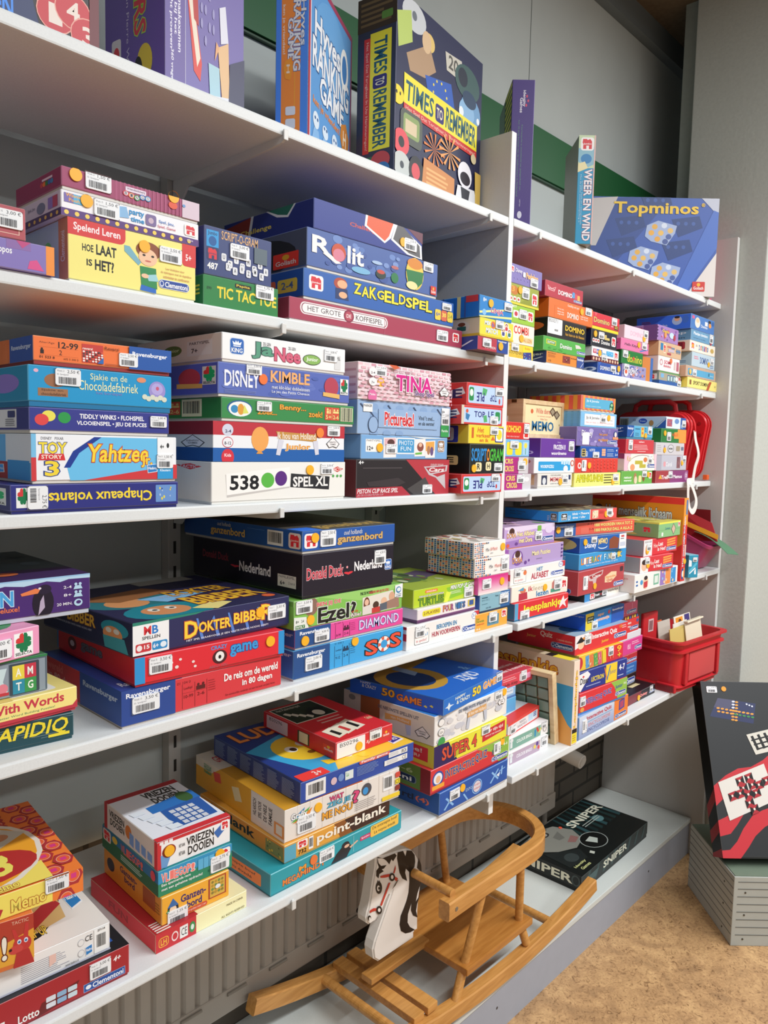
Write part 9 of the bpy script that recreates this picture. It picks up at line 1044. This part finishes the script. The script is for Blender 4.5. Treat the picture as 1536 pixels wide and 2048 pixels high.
for k, (lb, col, dz) in enumerate(cards):
    x = (.17, .09, .13, .2, .11, .05)[k]; L_ = (.10, .09, .09, .10, .07, .10)[k]; y = .045+.018*k
    b = MB(); b.box(0, L_, 0, .003, 0, .17, mat(col, .5), .0005)
    if k == 3:
        b.box(.01, .052, -.0006, .001, .12, .165, mat('f09a30')); b.box(.064, .094, -.0006, .001, .13, .168, mat('4a4080')); b.tube((.034, -.0009, .150), (.034, .0005, .150), .009, mat('6c3a1c'))
    if k == 0: b.box(.0, L_, -.012, .003, .165, .17, mat('f0e6cc'), .001)
    o = b.build('picture_card'); o.matrix_world = Mx @ Matrix.Translation((x, y, .014+dz)) @ Euler((R_(-8+3*k % 9), R_(-4), R_(rd.uniform(-6, 6)))).to_matrix().to_4x4()
    tag(o, lb, 'card', 'cards in the red crate')

# ---- wooden memory box with a sliding lid
g = G['wmemo']; t = thing('wooden_game_box', 'pale wooden box with sliding lid and blue capitals', 'game box', (g[0], g[1], g[2]+ZF)); w, d, h = g[4], .12, g[6]
b = MB(); f = .011
for a in ((0, w, 0, d, 0, f), (0, w, 0, d, h-f, h), (0, f, 0, d, f, h-f), (w-f, w, 0, d, f, h-f), (f, w-f, d-.006, d, f, h-f)): b.box(*a, PINE, .0008)
for k in range(3): b.box(-.0004, .002, .02+.035*k, .035+.035*k, h-.009, h-.001, mat('5a3c1c'))
b.build('case', t)
b = MB(); b.box(f-.001, w-f+.001, .003, .008, f-.001, h-f+.001, mat('f0dfae', .5, .3, .04, 12), .0006)
F = Face((f, .003, h-f), (1, 0, 0), (0, 0, -1), (0, -1, 0), w-2*f, h-2*f)
paint(b, F, [E(.16, .16, .23, .32, 'd86a3c'), T('Wilde dieren', .3, .12, .72, .3, 'd05048', w=.01), T('Les animaux sauvages', .34, .36, .72, .42, 'd86058', w=0), T('Wilde Tiere', .42, .46, .62, .52, 'd86058', w=0), T('MEMO', .2, .56, .8, .9, '2c6c94', w=.04), *[x for u, v in ((.76, .2), (.88, .3)) for x in (P([(u, v-.16), (u+.09, v), (u, v+.18), (u-.09, v)], '5c4430'), P([(u, v-.1), (u+.06, v), (u, v+.12), (u-.06, v)], 'a8987c'))], E(.95, .62, .97, .7, '8c7c50')])
b.build('sliding_lid', t)
sticker(t, Face((0, d, h), (0, -1, 0), (0, 0, -1), (-1, 0, 0), d, h), .5, .62, '2,50', .03, .036, 1)

# ---- wooden letter tray leaning on the tall cream box
t = thing('letter_tray', 'shallow wooden letter tray leaning against tall cream box', 'tray', (1.711, .982, ZF-.766)); t.rotation_euler = (0, R_(-8.5), R_(1.5))
b = MB(); h, d, w = .196, .28, .021
for a in ((0, w, 0, .013, 0, h), (0, w, d-.013, d, 0, h), (0, w, .013, d-.013, 0, .013), (0, w, .013, d-.013, h-.013, h), (w-.005, w, .013, d-.013, .013, h-.013)): b.box(*a, PINE, .001)
b.build('frame', t)
b = MB()
for i in range(7):
    for j in range(5): b.box(.006, w-.0055, .018+i*.0355, .048+i*.0355, .018+j*.0332, .046+j*.0332, mat(('8ca898', '7c9888', 'b89498', 'a88c90', '98989c')[(i//3+j//4) % 5], .3), .002)
b.build('letter_tiles', t)

# ---- grooved grey crate on the floor and the black game box leaning on it
t = thing('plank_crate', 'grey painted wooden crate with grooved sides on floor', 'crate', (2.305, .703, 0), R_(-46.3))
GR = mat('b4b8b2', .55, .4, .03, 20); GT = mat('6f7d6c', .6, .3, .03, 20); DK = mat('6c6e6a', .8)
w, d, h = .44, .318, .2195
b = MB(); b.box(0, w, 0, d, 0, .217, GR, .002)
for z in (.034, .058, .082, .106, .130, .154, .178, .2):
    b.box(.012, w-.012, -.0007, .002, z, z+.0022, DK); b.box(-.0007, .002, .002, d, z, z+.0018, DK)
b.build('case', t)
b = MB(); b.box(.003, w-.003, .003, d-.003, .2168, .2195, GT, .0008); b.build('top_panel', t)
b = MB()
for z in (.022, .098, .168): b.tube((.035, -.0012, z), (.035, .001, z), .0028, mat('5c5c58', .3, metal=.8)); b.tube((.40, -.0012, z), (.40, .001, z), .0028, mat('5c5c58', .3, metal=.8)); b.tube((-.0012, .06, z), (.001, .06, z), .0028, mat('5c5c58', .3, metal=.8))
b.build('screws', t)
RW = 'c8303a'
KB = [P([(0, .61), (.1, .55), (.2, .51), (.3, .5), (.4, .46), (.5, .40), (.7, .3), (1, .24), (1, .34), (.7, .42), (.5, .5), (.4, .55), (.2, .6), (.06, .68), (0, .72)], RW), P([(0, .8), (.06, .78), (.14, .74), (.2, .68), (.2, .76), (.14, .82), (.08, .87), (0, .885)], RW),
      P([(0, .96), (.06, .955), (.12, .91), (.18, .84), (.26, .77), (.34, .74), (.42, .72), (.7, .62), (1, .5), (1, .6), (.7, .72), (.42, .8), (.34, .83), (.26, .88), (.2, .94), (.13, 1), (0, 1)], RW),
      P([(.12, .1), (.41, .13), (.37, .25), (.04, .21)], '2c345c'), P([(.12, .1), (.25, .113), (.2, .165), (.08, .155)], '50506c'), *[E(.1+.032*k, .155+.004*k, .126+.032*k, .166+.004*k, 'e8a03c') for k in range(9)], *[E(.225-.004*k, .115+.018*k, .25-.004*k, .126+.018*k, 'dce0f0' if k < 3 else 'e8a03c') for k in range(7)], *[E(.25-.004*k, .118+.018*k, .275-.004*k, .129+.018*k, 'e8a03c') for k in range(7)], *[E(.1+.032*k, .175+.004*k, .126+.032*k, .186+.004*k, 'e8a03c' if k < 4 else '3c8c4c') for k in range(9)], *[E(.33+.02*k, .13+.006*k, .345+.02*k, .14+.006*k, 'dce0f0') for k in range(3)],
      P([(.3, .315), (.51, .275), (.54, .395), (.35, .43)], 'd8d4c8'), *[P([(.33+.05*k, .325-.01*k), (.35+.05*k, .32-.01*k), (.385+.05*k, .4-.01*k), (.365+.05*k, .405-.01*k)], '1c1c1c') for k in range(4)], *[P([(.33+.015*k, .345+.025*k), (.5+.015*k, .31+.025*k), (.503+.015*k, .318+.025*k), (.333+.015*k, .353+.025*k)], '1c1c1c') for k in range(3)],
      P([(.035, .59), (.4, .48), (.46, .68), (.085, .8)], 'e0dcd4'), *[x for u, v in ((.2, .58), (.27, .56), (.22, .62), (.29, .6), (.34, .6), (.4, .575), (.13, .665), (.19, .65), (.25, .655), (.31, .645), (.25, .7), (.28, .735)) for x in (P([(u-.034, v-.012), (u+.026, v-.03), (u+.036, v+.014), (u-.024, v+.032)], 'b02c34'), P([(u-.034, v-.012), (u, v), (u-.024, v+.032)], '1c1618'), P([(u+.026, v-.03), (u, v), (u+.036, v+.014)], '1c1618'), E(u-.01, v-.008, u+.006, v+.006, 'ece0d4'))], P([(.42, .68), (.6, .62), (.6, .96), (.47, .88)], 'e8dcb0'), E(.47, .72, .52, .75, 'd8a03c'), E(.7, .1, .95, .24, '3c4c6c')]
t = thing('black_game_box', 'large black game box with red waves leaning on crate', 'game box', (2.3258, 0.7457, 0.2496)); t.rotation_euler = (-0.4451, 0, R_(-46))
w, d, h = .42, .07, 0.53
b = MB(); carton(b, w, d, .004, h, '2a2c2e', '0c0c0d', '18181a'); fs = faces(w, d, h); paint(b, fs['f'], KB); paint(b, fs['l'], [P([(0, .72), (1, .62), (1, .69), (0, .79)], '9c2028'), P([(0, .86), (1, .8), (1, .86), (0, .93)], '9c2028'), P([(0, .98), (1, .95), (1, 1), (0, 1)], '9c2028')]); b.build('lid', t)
b = MB(); carton(b, w, d, 0, h-.005, '151516', '151516', '151516', .0016); b.build('tray', t)
sticker(t, fs['f'], .08, .05, '4,00', .034, .02); dot(t, fs['f'], .175, .045, 'f0a030', .008)
